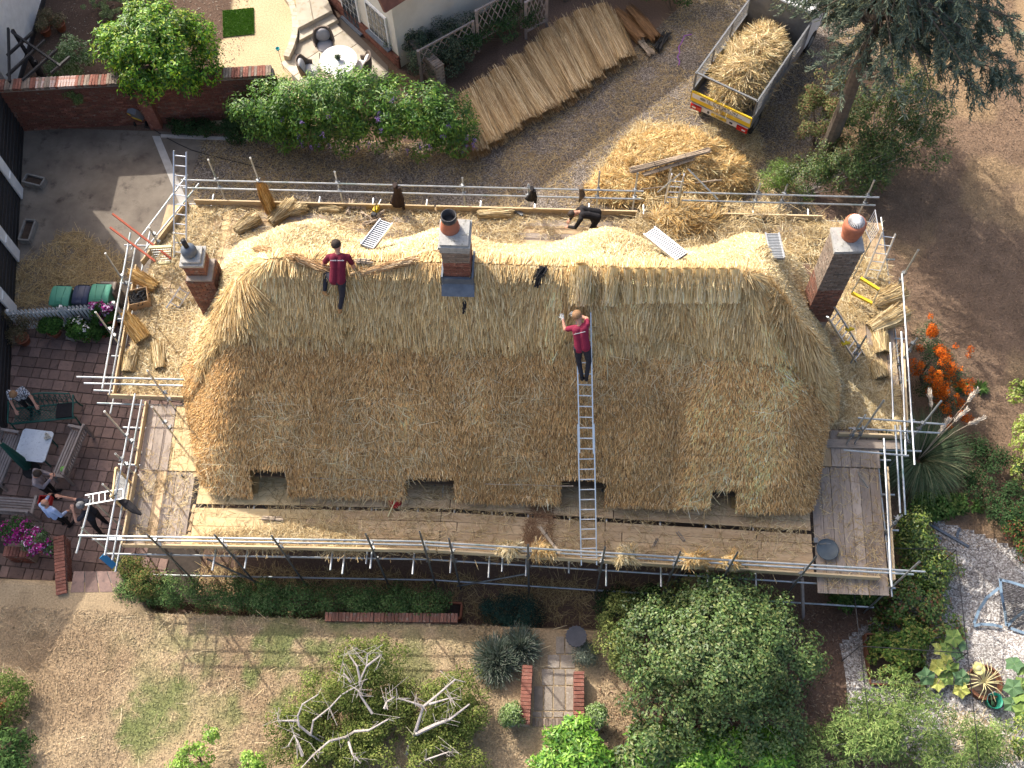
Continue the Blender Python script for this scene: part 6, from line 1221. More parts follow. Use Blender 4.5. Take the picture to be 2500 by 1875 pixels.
tp_('bed_floor', MB().box((0, BL / 2, 0.98), (TW, BL, 0.08)), 'truck_grey'); tp_('rear_bumper', MB().box((0, 0.04, 0.80), (TW * 0.94, 0.07, 0.20)), 'truck_white')
for s in (-1, 1):
    tp_('tail_lamp', MB().box((s * (hw * 0.78), -0.02, 0.79), (hw * 0.36, 0.06, 0.17)), 'red_lens'); tp_('lamp_strip', MB().box((s * (hw * 0.84), -0.055, 0.80), (hw * 0.12, 0.01, 0.05)), 'truck_white')
pn = tp_('number_plate', MB().box((-0.02, -0.005, 0.80), (0.52, 0.02, 0.115)), 'plate_yellow'); text('plate_lettering', 'L30GC', 0.10, (-0.02, -0.018, 0.80), pn); tp_('bumper_fitting', MB().box((-0.38, 0.0, 0.80), (0.06, 0.02, 0.09)), 'ink'); tp_('bumper_fitting', MB().box((0.40, 0.0, 0.80), (0.10, 0.02, 0.06)), 'ink')
for s in (-1, 1):
    tp_('side_board', MB().box((s * hw, BL / 2, 1.21), (0.05, BL, 0.42)), 'truck_grey'); b = MB(); zt = 2.15
    for y in (0.05, BL * .33, BL * .66, BL - .02): b.bar((s * hw, y, 1.4), (s * hw, y, zt), 0.05, 0.05, (0, 1, 0))
    for z in (1.45, zt): b.bar((s * hw, 0, z), (s * hw, BL, z), 0.05, 0.05)
    tp_('cage_frame', b, 'truck_grey'); b = MB()
    for k in range(46): b.bar((s * hw, k * BL / 45, 1.42), (s * hw, k * BL / 45, zt), 0.007, 0.007, (0, 1, 0))
    for k in range(11): b.bar((s * hw, 0, 1.45 + k * .07), (s * hw, BL, 1.45 + k * .07), 0.007, 0.007)
    tp_('cage_mesh', b, 'truck_grey')
    for y in (0.75, BL + 1.0): w_ = tp_('wheel', MB().tube((s * (hw - .28), y, .38), (s * (hw - .06), y, .38), 0.38, None, 20), 'rubber'); tp_('hub', MB().tube((s * (hw - .08), y, .38), (s * (hw - .045), y, .38), 0.2, .18, 14), 'truck_grey', w_)
tp_('rear_bar', MB().bar((-hw, 0.05, 2.15), (hw, 0.05, 2.15), 0.05, 0.05), 'truck_grey'); tp_('headboard', MB().box((0, BL, 1.75), (TW, 0.05, 1.5)), 'truck_grey'); tp_('chassis', MB().box((0, BL / 2 + 1.0, .72), (0.9, BL + 1.3, .3)), 'ink')
cb = MB(); cb.box((0, BL + 1.1, 1.35), (TW * .94, 1.9, 1.5), None, 0.9); cabo = tp_('cab', cb, 'truck_white'); tp_('windscreen', MB().box((0, BL + 2.02, 1.65), (TW * .8, .04, .6), Matrix.Rotation(.1, 3, 'X')), 'glass', cabo); tp_('rear_window', MB().box((0, BL + .17, 1.75), (TW * .5, .03, .4)), 'glass', cabo)
lc = Vector((tmid.x, tmid.y, 0)) + rotz(tyaw) @ Vector((0, BL * 0.50, 0)); heap('straw_load', 'load of pale loose straw filling the truck bed', (lc.x, lc.y), hw * 0.98, BL * 0.49, 1.2, 14000, [(0.70, 0.54, 0.29), (0.78, 0.64, 0.39), (0.50, 0.345, 0.155), (0.56, 0.44, 0.2), (0.36, 0.235, 0.1)], (.12, .42), z0=1.03, rz=tyaw, seed=31, rough=.4)
# purple twine on the gravel
tp2 = [Q(2, 0, x, y, .02) for x, y in ((1550, 290), (1490, 300), (1470, 350), (1440, 400), (1450, 440), (1430, 480), (1450, 520), (1440, 550))]; tag(MB().path(tp2, 0.016, 5).build('twine', M['twine']), 'tangle of purple twine lying on the gravel drive', 'twine')
# ------------------------------------------------------------ thatching clutter on roof and decks
DZ = ZD + 0.01
def RPl(c, r, x, y, l=0.0): p = RP(*R(c, r, x, y)); return p + Vector((0, 0, l))
def rsheaf(label, c, r, x0, y0, x1, y1, r0, r1, n=900, lift=0.06, **k):                # bundle laid on the thatch
    a = RPl(c, r, x0, y0, lift); b = RPl(c, r, x1, y1, lift); return sheaf(k.pop('name', 'straw_bundle'), label, a, b, r0, r1, n, k.pop('cols', [(.80, .63, .34), (.72, .54, .26), (.85, .72, .46), (.55, .38, .16)]), k.pop('group', None), flat=0.6, up=(0, -0.75, 0.65), **k)
rsheaf('upright straw bundle lying on the thatch above the ladder worker', 2, 1, 612, 1000, 622, 690, 0.28, 0.17, 1900, 0.24)
rsheaf('straw bundle right of the ladder top beside the grey tool', 2, 1, 850, 1000, 890, 700, 0.20, 0.14, 1000, 0.18)
for k, x in enumerate((1010, 1110, 1210, 1310, 1410, 1510, 1610, 1710, 1810, 1905)):
    rsheaf('%s bundle in the stitched row of ridge bundles right of the ladder' % ('first', 'second', 'third', 'fourth', 'fifth', 'sixth', 'seventh', 'eighth', 'ninth', 'tenth')[k], 2, 1, x, 975, x - 4, 705, 0.15, 0.14, 700, 0.14, group='stitched ridge bundles', tie=(0.35, 0.6))
# long straw rolls along the ridge
def roll(label, pts, r, n):
    P_ = [Vector(p) for p in pts]; t = thing('straw_roll', label, 'straw roll', tuple(P_[0])); seg = np.array([list(p) for p in P_]); m = len(P_) - 1; f = RNG.uniform(0, m - 0.02, n); i = f.astype(int); u = (f - i)[:, None]
    p0 = seg[i] * (1 - u) + seg[i + 1] * u; d = seg[i + 1] - seg[i]; a = RNG.uniform(0, 6.28, n); s = unit(np.cross(d, np.array([0, -.6, .8]))); w_ = unit(np.cross(s, d)); rr = r * np.sqrt(RNG.uniform(.3, 1, n))[:, None]; off = s * np.cos(a)[:, None] * rr + w_ * np.sin(a)[:, None] * rr
    V, F = blades(p0 + off, unit(d) + RNG.normal(0, .1, (n, 3)), off + RNG.normal(0, .03, (n, 3)), RNG.uniform(.15, .4, n), RNG.uniform(.008, .016, n)); obj('straw', np_mesh('straw', V - np.array(org(t)), F, pcol(n, [(.46, .27, .12), (.38, .215, .09), (.56, .37, .19), (.62, .47, .29)], .15)), M['straw'], t); MB().path(P_, r * .8, 8).build('core', M['thatch'], t)
roll('twisted straw roll along the ridge left of the kneeling worker', [RPl(1, 1, x, y, .1) for x, y in ((20, 525), (160, 560), (330, 600), (480, 655), (580, 690))], 0.085, 1600)
roll('twisted straw roll between the kneeling worker and the chimney', [RPl(1, 1, x, y, .1) for x, y in ((810, 745), (920, 730), (1100, 690), (1280, 640), (1440, 595), (1570, 570))], 0.085, 1900)
rods('hazel_bundle', 'small bundle of pale spars lying on the rear thatch beside the kneeling worker', RPl(1, 1, 870, 625, .05), RPl(1, 1, 985, 630, .05), 14, .06, .05)
a = RPl(2, 1, 250, 820, .08); b_ = RPl(2, 1, 310, 690, .08); rods('spar_bag', 'black bundle of plastic spars on the front thatch left of the ladder', a, b_, 30, .10, .14, m='black_plastic', r=.02)
# thatcher's drift and mallet by the ladder top
p = RPl(2, 1, 825, 850, .06); tl = thing('drift_tool', 'grey flat-headed thatching tool on the thatch right of the ladder', 'tool', tuple(p)); MB().box(p, (0.13, 0.02, 0.20), Matrix.Rotation(-.7, 3, 'X')).build('head', M['galv'], tl); MB().tube(p + Vector((.01, -.07, -.08)), p + Vector((.03, -.28, -.33)), 0.015, None, 6).build('handle', M['hazel'], tl)
p = RPl(2, 1, 932, 905, .05); M['blue_plastic'] = mat('blue_plastic', (0.03, 0.20, 0.40), None, rough=0.4); tl = thing('hand_tool', 'small tool with bright blue handle on the thatch', 'tool', tuple(p)); MB().tube(p, p + Vector((.02, .06, .08)), 0.028, .022, 8).build('handle', M['blue_plastic'], tl); MB().tube(p, p + Vector((.02, -.1, -.12)), 0.008, None, 6).build('blade', M['galv'], tl)
p = RPl(1, 1, 1770, 985, .05); tag(MB().path([p + Vector((0, .12, .15)), p + Vector((.03, 0, .02)), p + Vector((0, -.14, -.16))], [.03, .06, .035], 8).build('dark_glove', M['black_cloth']), 'dark work glove lying on the thatch below the middle chimney', 'glove')
# rear deck
def dsheaf(label, c, r, x0, y0, x1, y1, r0, r1, z0=DZ, z1=DZ, n=900, cols=None, **k):
    a = Q(c, r, x0, y0, z0 + r0 * .6); b = Q(c, r, x1, y1, z1 + r1 * .6); return sheaf('straw_bundle', label, a, b, r0, r1, n, cols or STRAWC + BKC[:2], flat=.75, **k)
dsheaf('straw bundle lying at the left end of the rear deck, lower of two', 1, 1, -150, 350, 40, 230, .17, .2); dsheaf('straw bundle on the rear deck leaning toward the toe board', 1, 1, 150, 280, 350, 100, .17, .2); dsheaf('short straw bundle behind the leaning one on the rear deck', 1, 1, 300, 200, 450, 150, .13, .17)
a = Q(1, 1, 150, 200, DZ); b_ = PY(*R(1, 0, 50, 1540), a.y + .25); sheaf('straw_bundle', 'dark golden straw bundle propped upright by the rear rail', a, b_, .16, .10, 1000, GOLD, tie=(.4,)); dsheaf('flat straw bundle on the rear deck right of the middle chimney', 1, 1, 1900, 215, 2190, 200, .15, .14)
dsheaf('loose straw bundle between the rear bundles and the hazel', 1, 1, 560, 170, 760, 160, .10, .12)
for lab, x0, y0, x1, y1 in (('hazel bundle standing across another on the rear deck', 800, 215, 825, 120), ('hazel bundle lying behind the crossed one on the rear deck', 830, 155, 935, 165), ('hazel bundle below the yellow saw on the rear deck', 910, 215, 985, 255), ('hazel bundle touching the yellow saw', 1000, 250, 1090, 215), ('hazel bundle nearest the ridged board', 930, 310, 1090, 260)): rods('hazel_bundle', lab, Q(1, 1, x0, y0, DZ + .05), Q(1, 1, x1, y1, DZ + .05), 16, .07, .08)
p = Q(1, 1, 1030, 180, DZ + .1); ch_ = thing('chainsaw', 'small yellow and black cordless saw on the rear deck', 'saw', (p.x, p.y, DZ)); MB().box((p.x, p.y, DZ + .12), (.14, .26, .17), rotz(-.3), .8).build('body', M['yellow_paint'], ch_); MB().box((p.x - .04, p.y - .18, DZ + .1), (.12, .12, .14), rotz(-.3)).build('battery', M['black_plastic'], ch_); MB().path([(p.x, p.y - .1, DZ + .2), (p.x, p.y, DZ + .30), (p.x + .02, p.y + .1, DZ + .22)], .018, 6).build('handle', M['black_plastic'], ch_); MB().box((p.x + .07, p.y + .22, DZ + .09), (.02, .25, .07), rotz(-.3)).build('guide_bar', M['galv'], ch_)
p = Q(2, 1, 95, 220, DZ); tl = thing('nail_gun', 'grey nail gun lying on the rear deck', 'tool', (p.x, p.y, DZ)); MB().box((p.x, p.y, DZ + .06), (.24, .09, .1), rotz(-.6)).build('body', M['galv_dark'], tl); MB().box((p.x - .09, p.y + .1, DZ + .05), (.06, .14, .07), rotz(-.6)).build('handle', M['galv'], tl)
heap('straw_pile', 'tangled pile of straw on the rear deck right of the gate', tuple(Q(2, 1, 1500, 300, DZ))[:2], 1.0, .5, .45, 3500, STRAWC + GOLD[:2], (.12, .4), z0=DZ, seed=41)
for lab, x0, x1, y0 in (('bundle of dark brown brushwood on the rear deck, nearer the gate', 1700, 1960, 250), ('bundle of dark brown brushwood on the rear deck, further right', 1960, 2150, 265)): rods('brushwood', lab, Q(2, 1, x0, y0, DZ + .03), Q(2, 1, x1, y0 + 5, DZ + .03), 26, .13, .06, m='bark', r=.01)
rods('hazel_bundle', 'bundle of long brown rods beside the right chimney', Q(3, 1, 430, 470, DZ + .05), Q(3, 1, 620, 440, DZ + .05), 22, .12, .10, m='bark')
# jackets on the rear rail
def jacket(label, u, v, drop, w, m='black_cloth'):
    p = PY(u, v, BY - .03); p.z = RT + .03; t = thing('jacket', label, 'jacket', tuple(p)); b = MB(); n = 7; rows = []
    for k in range(6):
        f = k / 5; row = []
        for i in range(10): a_ = 2 * math.pi * i / 10; ww = w * (.35 + .75 * f) * (1 + .18 * math.sin(3 * a_ + k)); row.append((p.x + ww * math.cos(a_) + .03 * math.sin(k), p.y - .05 + .09 * math.sin(a_), p.z + .06 - drop * f))
        rows.append(row)
    for k in range(5):
        for i in range(10): j_ = (i + 1) % 10; b.poly([rows[k][i], rows[k][j_], rows[k + 1][j_], rows[k + 1][i]])
    b.poly(rows[0]); b.build('body', M[m], t, True); MB().path([(p.x + w * .6, p.y - .08, p.z), (p.x + w * .9, p.y - .1, p.z - drop * .5), (p.x + w * .85, p.y - .1, p.z - drop * 1.05)], [.05, .05, .04], 7).build('sleeve', M[m], t)
M['brown_cloth'] = mat('dark_brown_cloth', (0.045, 0.03, 0.026), (0.03, 0.02, 0.018), 10, .9)
jacket('long dark brown jacket hung on the rear rail left of the chimney', *R(1, 0, 1190, 1560), .95, .17, 'brown_cloth'); jacket('short dark jacket hung on the rear rail right of the chimney', *R(2, 0, 200, 1520), .5, .12)
p = Q(2, 0, 615, 1600, RT); tag(MB().path([p + Vector((0, 0, .1)), p + Vector((.05, -.02, -.2)), p + Vector((-.02, 0, -.55))], [.07, .09, .03], 8).build('dead_bracken', M['bark']), 'dry brown bracken tied to the rear rail', 'bracken')
# left deck
dsheaf('golden straw bundle across the left deck above the cardboard box', 0, 1, 1310, 830, 1090, 700, .17, .15, cols=GOLD, z1=DZ + .25); dsheaf('fanned golden straw bundle leaning on the left rail below the box', 0, 1, 1200, 1260, 1040, 1040, .24, .10, cols=GOLD, z1=DZ + .5, n=1200); dsheaf('pale straw bundle lying at the front edge of the left deck', 0, 1, 1075, 1540, 1130, 1340, .17, .14); dsheaf('pale straw bundle beside the other at the front of the left deck', 0, 1, 1345, 1510, 1320, 1290, .15, .13)
p = Q(0, 1, 1195, 960, DZ); bx_ = thing('cardboard_box', 'open cardboard box of black plastic spars on the left deck', 'box', (p.x, p.y, DZ)); b = MB()
for dx, dy, sx, sy in ((0, .22, .5, .012), (0, -.22, .5, .012), (.25, 0, .012, .44), (-.25, 0, .012, .44)): b.box(Vector((p.x, p.y, DZ + .17)) + rotz(.3) @ Vector((dx, dy, 0)), (sx, sy, .34), rotz(.3))
b.box((p.x, p.y, DZ + .01), (.48, .42, .02), rotz(.3)); b.build('carton', M['cardboard'], bx_); b = MB()
for k in range(46): q_ = Vector((p.x, p.y, DZ + .2)) + rotz(.3) @ Vector((RNG.uniform(-.2, .2), RNG.uniform(-.17, .17), RNG.uniform(0, .12))); dd = Vector((RNG.normal(), RNG.normal(), RNG.normal(0, .3))).normalized() * .12; b.tube(q_ - dd, q_ + dd, .013, None, 5)
b.build('spars', M['black_plastic'], bx_, kind='stuff')
# painted red beams sticking out at the left corner, cream ladder gate
M['red_oxide'] = mat('red_oxide_paint', (0.36, 0.075, 0.035), (0.28, 0.06, 0.03), 6, .7)
tag(MB().bar(Q(0, 1, 950, 215, 3.75), Q(0, 1, 1440, 590, 3.45), .05, .06).build('red_beam', M['red_oxide']), 'upper of two red oxide steel beams at the left scaffold corner', 'beam', 'red beams'); tag(MB().bar(Q(0, 1, 930, 330, 3.75), Q(0, 1, 1310, 615, 3.55), .05, .06).build('red_beam', M['red_oxide']), 'lower of two red oxide steel beams at the left scaffold corner', 'beam', 'red beams')
def gate(label, pts, z0, z1, m, mesh=True):
    A_ = [Q(*p, z) for p, z in pts]; t = thing('guard_panel', label, 'guard panel', tuple(A_[0])); mm = M[m]
    MB().bar(A_[0], A_[1], .07, .07).build('top_bar', mm, t); MB().bar(A_[2], A_[3], .07, .07).build('bottom_bar', mm, t); MB().bar(A_[0], A_[2], .03, .03).build('side_bar', M['galv'], t); MB().bar(A_[1], A_[3], .03, .03).build('side_bar', M['galv'], t)
    if mesh:
        b = MB()
        for k in range(1, 9): b.bar(A_[0].lerp(A_[1], k / 9), A_[2].lerp(A_[3], k / 9), .008, .008)
        for k in range(1, 7): b.bar(A_[0].lerp(A_[2], k / 7), A_[1].lerp(A_[3], k / 7), .008, .008)
        b.build('wire_mesh', M['galv'], t)
M['cream_paint'] = mat('cream_paint', (0.62, 0.55, 0.30), None, rough=.6)
gate('cream barred guard panel beside the left chimney', [((0, 1, 1260, 500), 3.75), ((0, 1, 1450, 490), 3.75), ((0, 1, 1330, 635), 2.9), ((0, 1, 1440, 625), 2.9)], 0, 0, 'cream_paint'); gate('yellow framed guard panel beside the right chimney', [((3, 1, 830, 755), 3.7), ((3, 1, 990, 855), 3.7), ((3, 1, 755, 880), 2.95), ((3, 1, 935, 970), 2.95)], 0, 0, 'yellow_paint', False)
# wire rack by the right pot
p = Vector((7.35, 14.3, 6.4)); rk = thing('steel_grating', 'white wire grating standing behind the right chimney pot', 'grating', (p.x, p.y, 2.7)); u0, u1 = Q(3, 1, 955, 180, 5.2), Q(3, 1, 985, 350, 5.0); v0, v1 = Q(3, 1, 870, 340, 4.6), Q(3, 1, 920, 450, 4.4)
for k in range(8): MB().bar(u0.lerp(u1, k / 7), v0.lerp(v1, k / 7), .012, .012).build('wire', M['white_paint'], rk)
MB().bar(u0, u1, .016, .016).build('edge', M['white_paint'], rk); MB().bar(v0, v1, .016, .016).build('edge', M['white_paint'], rk); MB().tube((v0.x, v0.y, 2.6), v0, .02, None, 6).build('support', M['galv'], rk); MB().tube((v1.x, v1.y, 2.6), v1, .02, None, 6).build('support', M['galv'], rk)
# right deck bundles
dsheaf('straw bundle jutting over the right rail, upper of two', 3, 1, 960, 960, 1220, 850, .2, .24, n=1300, z1=DZ + .25, splay=.16, frayed=.3); dsheaf('straw bundle jutting over the right rail, lower of two', 3, 1, 930, 1180, 1230, 1030, .2, .25, n=1300, z1=DZ + .15, splay=.16, frayed=.3); dsheaf('pale straw bundle standing on end on the right deck', 3, 1, 1020, 1380, 990, 1180, .2, .17); dsheaf('short straw bundle near the corner of the right deck', 3, 1, 1010, 1600, 960, 1460, .2, .15)
a = Q(3, 2, 1150, 490, DZ + .45); b_ = Q(3, 2, 1130, 340, DZ + .55); sheaf('straw_bundle', 'small pale straw bundle lying over the cross rail on the right', a, b_, .13, .08, 500, BKC)
# straw clumps caught at the front rail
for k, (c, x, y, lab) in enumerate(((2, 10, 1400, 'pale round straw clump at the front rail furthest left'), (2, 300, 1360, 'orange straw clump with long stalks second from left at the front rail'), (2, 1000, 1460, 'round straw clump at the front rail just right of the ladder foot'), (2, 1590, 1470, 'straw clump at the front rail right of centre'), (2, 1890, 1490, 'straw clump at the front rail furthest right'))):
    q_ = Q(c, 2, x, y, 3.3); q_.y = fe(q_.x) + .12; hp_ = heap('straw_clump', lab, (q_.x, q_.y), .34 if k == 1 else .27, .22, .30, 900, BKC if k in (0, 2) else GOLD + BKC[:2], (.06, .22), z0=3.12, seed=50 + k, cat='straw clump', W=(.008, .014))
rods('straw_stalks', 'sheaf of long pale stalks lying across the orange straw clump', Q(2, 2, 440, 1480, 3.35), Q(2, 2, 270, 1260, 3.45), 12, .05, .03, r=.008, cat='stalks')
rods('hazel_bundle', 'small pale rod bundle on the left of the front deck', Q(1, 2, 80, 1195, DZ + .02), Q(1, 2, 225, 1200, DZ + .02), 12, .05, .05)
# hard hat with pole, satellite dish
p = Q(1, 2, 1190, 1055, DZ); ht = thing('hard_hat', 'red hard hat on the front deck under a pale pole', 'hard hat', (p.x, p.y, DZ)); MB().lathe([(.17, 0), (.15, .015), (.125, .02), (.12, .08), (.08, .135), (0, .15)], (p.x, p.y, DZ), 18).build('shell', M['red_plastic'], ht, True); MB().box((p.x, p.y, DZ + .145), (.03, .2, .02)).build('crest', M['red_plastic'], ht)
tag(MB().tube(Q(1, 2, 1130, 1180, DZ + .02), Q(1, 2, 1235, 940, DZ + .30), .014, None, 6).build('pale_pole', M['cream_paint']), 'thin pale pole leaning over the red hard hat', 'pole')
p = Q(3, 2, 555, 1455, DZ + .12); sd_ = thing('satellite_dish', 'grey oval satellite dish lying on the weathered right deck', 'dish', (p.x, p.y, DZ)); b = MB(); pr_ = [(0.0, 0.0), (.12, .012), (.2, .035), (.26, .07), (.265, .075), (.25, .08)]; b.lathe(pr_, (p.x, p.y, DZ + .04), 24, False); M['dish_grey'] = mat('dish_grey', (0.10, 0.125, 0.14), (0.08, 0.10, 0.115), 4, .5); b.build('dish', M['dish_grey'], sd_, True); MB().path([(p.x - .18, p.y + .12, DZ + .1), (p.x - .05, p.y + .1, DZ + .25), (p.x + .06, p.y + .1, DZ + .22)], .016, 6).build('feed_arm', M['galv_dark'], sd_); MB().box((p.x - .25, p.y + .22, DZ + .06), (.09, .12, .08)).build('bracket', M['galv_dark'], sd_)
for k, (x0, y0, x1, y1, lab) in enumerate(((1215, 1440, 1250, 1370, 'steel thatching pin lying right of the ladder on the front deck'), (1420, 1310, 1480, 1390, 'steel thatching pin further right on the front deck'))):
    a, b_ = Q(2, 2, x0, y0, DZ + .02), Q(2, 2, x1, y1, DZ + .02); s_ = Vector((.05, .02, 0)); tag(MB().path([a, b_, b_ + Vector((.02, .03, 0)), b_ + s_, a + s_], .009, 5).build('thatching_pin', M['galv_dark']), lab, 'pin', 'thatching pins')
# black tarpaulin on the lower left rail and blue sheet at the corner
a = [Q(0, 2, x, y, 3.5) for x, y in ((1000, 1030), (1060, 1060), (1120, 1110), (1180, 1150))]; b = MB(); b.path([p + Vector((0, 0, -.1)) for p in a], [.05, .11, .09, .03], 9); tag(b.build('black_tarpaulin', M['black_cloth']), 'crumpled black tarpaulin over the left front rail', 'tarpaulin')
tag(MB().bar(Q(0, 2, 860, 1510, 2.3), Q(0, 2, 965, 1600, 1.9), .16, .02).build('blue_sheet', M['blue_plastic']), 'strip of blue sheet hanging at the front left scaffold corner', 'sheet')
ladder('hop_up_ladder', 'short aluminium ladder lying across the lower left scaffold corner', Q(0, 2, 720, 1040, 3.6), Q(0, 2, 1040, 985, 3.6), 0.24, 0.14, 0.03, right=(0, 1, 0)); ladder('hand_ladder', 'narrow green-footed step ladder on the left deck below the chimney', Q(0, 1, 1440, 1030, DZ + .05), Q(0, 1, 1560, 850, DZ + .3), 0.26, 0.22, 0.05, right=(.8, .5, 0))
ladder('access_ladder', 'steel access ladder through the gap in the rear rail beside the straw heap', (3.05, BY + .35, 0), (3.15, BY + .15, 4.15), .32)
# ------------------------------------------------------------ trees, shrubs, plants
def crown_mesh(name, shells, n, L, W, cols, K=60, cr=0.3, droop=0.2, up=0.45, jit=0.14, clump_var=0.35, fold=0.3, inner=0.0, w=None):
    """leaves in clumps over ellipsoid shells (cx, cy, cz, rx, ry, rz) in world coordinates; returns V, F, C"""
    sh = np.array(shells, float); vol = (sh[:, 3] * sh[:, 4] + sh[:, 4] * sh[:, 5] + sh[:, 3] * sh[:, 5]); pr = vol / vol.sum(); si = RNG.choice(len(sh), K, p=pr); d = unit(RNG.normal(size=(K, 3))); d[:, 2] = np.where(d[:, 2] < -0.35, -d[:, 2], d[:, 2])
    fac = RNG.uniform(0.62, 1.0, K)[:, None]; cen = sh[si, :3] + d * sh[si, 3:] * fac; cs = RNG.uniform(0.6, 1.35, K); cv = 1 + RNG.normal(0, clump_var * .5, K)
    k = RNG.choice(K, n, p=cs ** 2 / (cs ** 2).sum()); q = unit(RNG.normal(size=(n, 3))); pos = cen[k] + q * (cr * cs[k] * RNG.uniform(.25, 1, n) ** .5)[:, None] * np.array([1, 1, .8])
    out = unit((pos - sh[si[k], :3]) / sh[si[k], 3:]); nr = unit(out * .7 + q * .5 + np.array([0, 0, up]) + RNG.normal(0, .35, (n, 3)))
    t = RNG.normal(size=(n, 3)) + out * .8; t[:, 2] -= droop; t = t - nr * np.sum(t * nr, 1)[:, None]
    V, F = leaves(pos, t, nr, RNG.uniform(.7, 1.25, n) * L, RNG.uniform(.75, 1.2, n) * W, fold); cols = np.asarray(cols, float); base = cols[RNG.choice(len(cols), n, p=w)] * (cv[k] * (1 + RNG.normal(0, jit, n)))[:, None]
    return V, F, np.repeat(np.clip(base, .004, .9), 4, 0), cen
def bush(name, label, cat, base, shells, n, L, W, cols, K=60, cr=0.3, mt='leaf', stems=7, bark='bark', group=None, trunk=None, extra=None, sr=0.02, **kw):
    base = Vector(base); t = thing(name, label, cat, tuple(base), 0, group); S = [(base.x + s[0], base.y + s[1], base.z + s[2], *s[3:]) for s in shells]; V, F, C, cen = crown_mesh(name, S, n, L, W, cols, K, cr, **kw)
    obj('crown', np_mesh('crown', V - np.array(base), F, C), M[mt], t); b = MB(); r0 = trunk or sr
    if trunk: top = Vector(S[0][:3]) - Vector((0, 0, S[0][5] * .3)); b.path([base, base.lerp(top, .5) + Vector((RNG.normal(0, .04), RNG.normal(0, .04), 0)), top], [trunk, trunk * .8, trunk * .55], 8)
    root = base if not trunk else top
    for k in RNG.choice(len(cen), min(stems, len(cen)), replace=False): c = Vector(cen[k]); m_ = root.lerp(c, .55) + Vector((RNG.normal(0, .06), RNG.normal(0, .06), .05)); b.path([root, m_, c], [r0 * .6, r0 * .4, r0 * .15], 5)
    b.build('trunk' if trunk else 'stems', M[bark], t); return t
BAY = [(0.11, 0.25, 0.015), (0.19, 0.33, 0.02), (0.04, 0.13, 0.012), (0.30, 0.37, 0.03), (0.025, 0.085, 0.01)]
p = Q(0, 0, 1330, 455, 2.35); bush('bay_tree', 'round bright green bay tree overhanging the brick wall', 'tree', (p.x, p.y + .55, 0), [(0, -.55, 2.35, 1.95, 1.4, 1.35), (0, -.9, 1.9, 1.5, .9, .9), (0, -.3, 2.9, 1.3, 1.0, .8)], 22000, .13, .05, BAY, 190, .30, trunk=.09, stems=24, w=[.3, .25, .2, .12, .13])
WIS = [(0.09, 0.20, 0.025), (0.13, 0.25, 0.035), (0.045, 0.125, 0.02), (0.19, 0.27, 0.04), (0.03, 0.085, 0.016)]
wv0, wv1 = Q(0, 0, 2150, 800, 1.5), Q(1, 0, 1650, 850, 1.5); S = []
for f, hh, rr in ((0, 1.7, .75), (.14, 1.9, .85), (.28, 2.1, .95), (.42, 2.2, 1.0), (.57, 2.2, 1.0), (.72, 2.1, .95), (.86, 1.9, .9), (1.0, 1.6, .8)): q = wv0.lerp(wv1, f); S.append((q.x - wv0.x, q.y - wv0.y - .42, hh - .4, .85, rr * 1.05, rr * .95)); S.append((q.x - wv0.x + .2, q.y - wv0.y - .6, hh * .42, .85, .7, .75))
wis = bush('wisteria', 'mounded green wisteria with mauve flowers along the garden wall', 'climber', (wv0.x, wv0.y, 0), S, 38000, .125, .042, WIS, 340, .30, stems=30, droop=.7, w=[.3, .22, .22, .1, .16])
b_n = 60; V_, F_, C_ = [], [], []
for k in range(34):
    s = S[int(RNG.integers(4, len(S)))]; q = unit(np.array([RNG.normal(), -abs(RNG.normal()) - .5, RNG.normal() * .6 + .2])); c = np.array([wv0.x + s[0], wv0.y + s[1], s[2]]) + q * np.array(s[3:]) * 1.02; n = 26; off = RNG.normal(0, .03, (n, 3)); off[:, 2] = -np.abs(RNG.normal(0, .10, n)); V, F = leaves(c + off, RNG.normal(size=(n, 3)), RNG.normal(size=(n, 3)), .045, .035); V_.append(V); F_.append(F + 4 * n * k); C_.append(pcol(n, [(.30, .20, .48), (.38, .28, .55), (.22, .14, .38)], .12))
obj('flower_trails', np_mesh('flower_trails', np.concatenate(V_) - np.array(org(wis)), np.concatenate(F_), np.concatenate(C_)), M['petal'], wis, kind='stuff')
DKG = [(0.03, 0.065, 0.022), (0.045, 0.085, 0.03), (0.022, 0.05, 0.018), (0.06, 0.10, 0.04)]; GRG = [(0.05, 0.075, 0.045), (0.075, 0.10, 0.06), (0.035, 0.055, 0.035), (0.10, 0.12, 0.075)]
p = GQ(1, 0, 1560, 600); bush('grey_shrub', 'dark grey-green shrub in front of the trellis near the house corner', 'shrub', p, [(-.6, .3, .6, .9, .7, .7), (.4, .5, .7, .9, .8, .8), (.1, 0, .5, .8, .6, .6), (-1.1, .55, .5, .7, .6, .6)], 9000, .07, .035, GRG, 80, .22, 'matt_leaf')
p = GQ(2, 0, 60, 330); bush('dark_shrub', 'dark green shrub below the trellis beside the sheaves', 'shrub', p, [(-.9, -.2, .55, .9, .6, .6), (.0, .3, .6, .9, .6, .65), (-1.6, -.7, .5, .7, .5, .5)], 7500, .07, .035, DKG, 70, .22, 'matt_leaf')
p = GQ(2, 0, 480, 20); bush('dark_shrub', 'dark green shrub behind the upper ends of the sheaves', 'shrub', p, [(-.6, .4, .7, .9, .6, .7), (.4, .7, .8, .9, .7, .8), (1.3, 1.0, .9, .8, .7, .8)], 7000, .07, .035, DKG, 70, .22, 'matt_leaf')
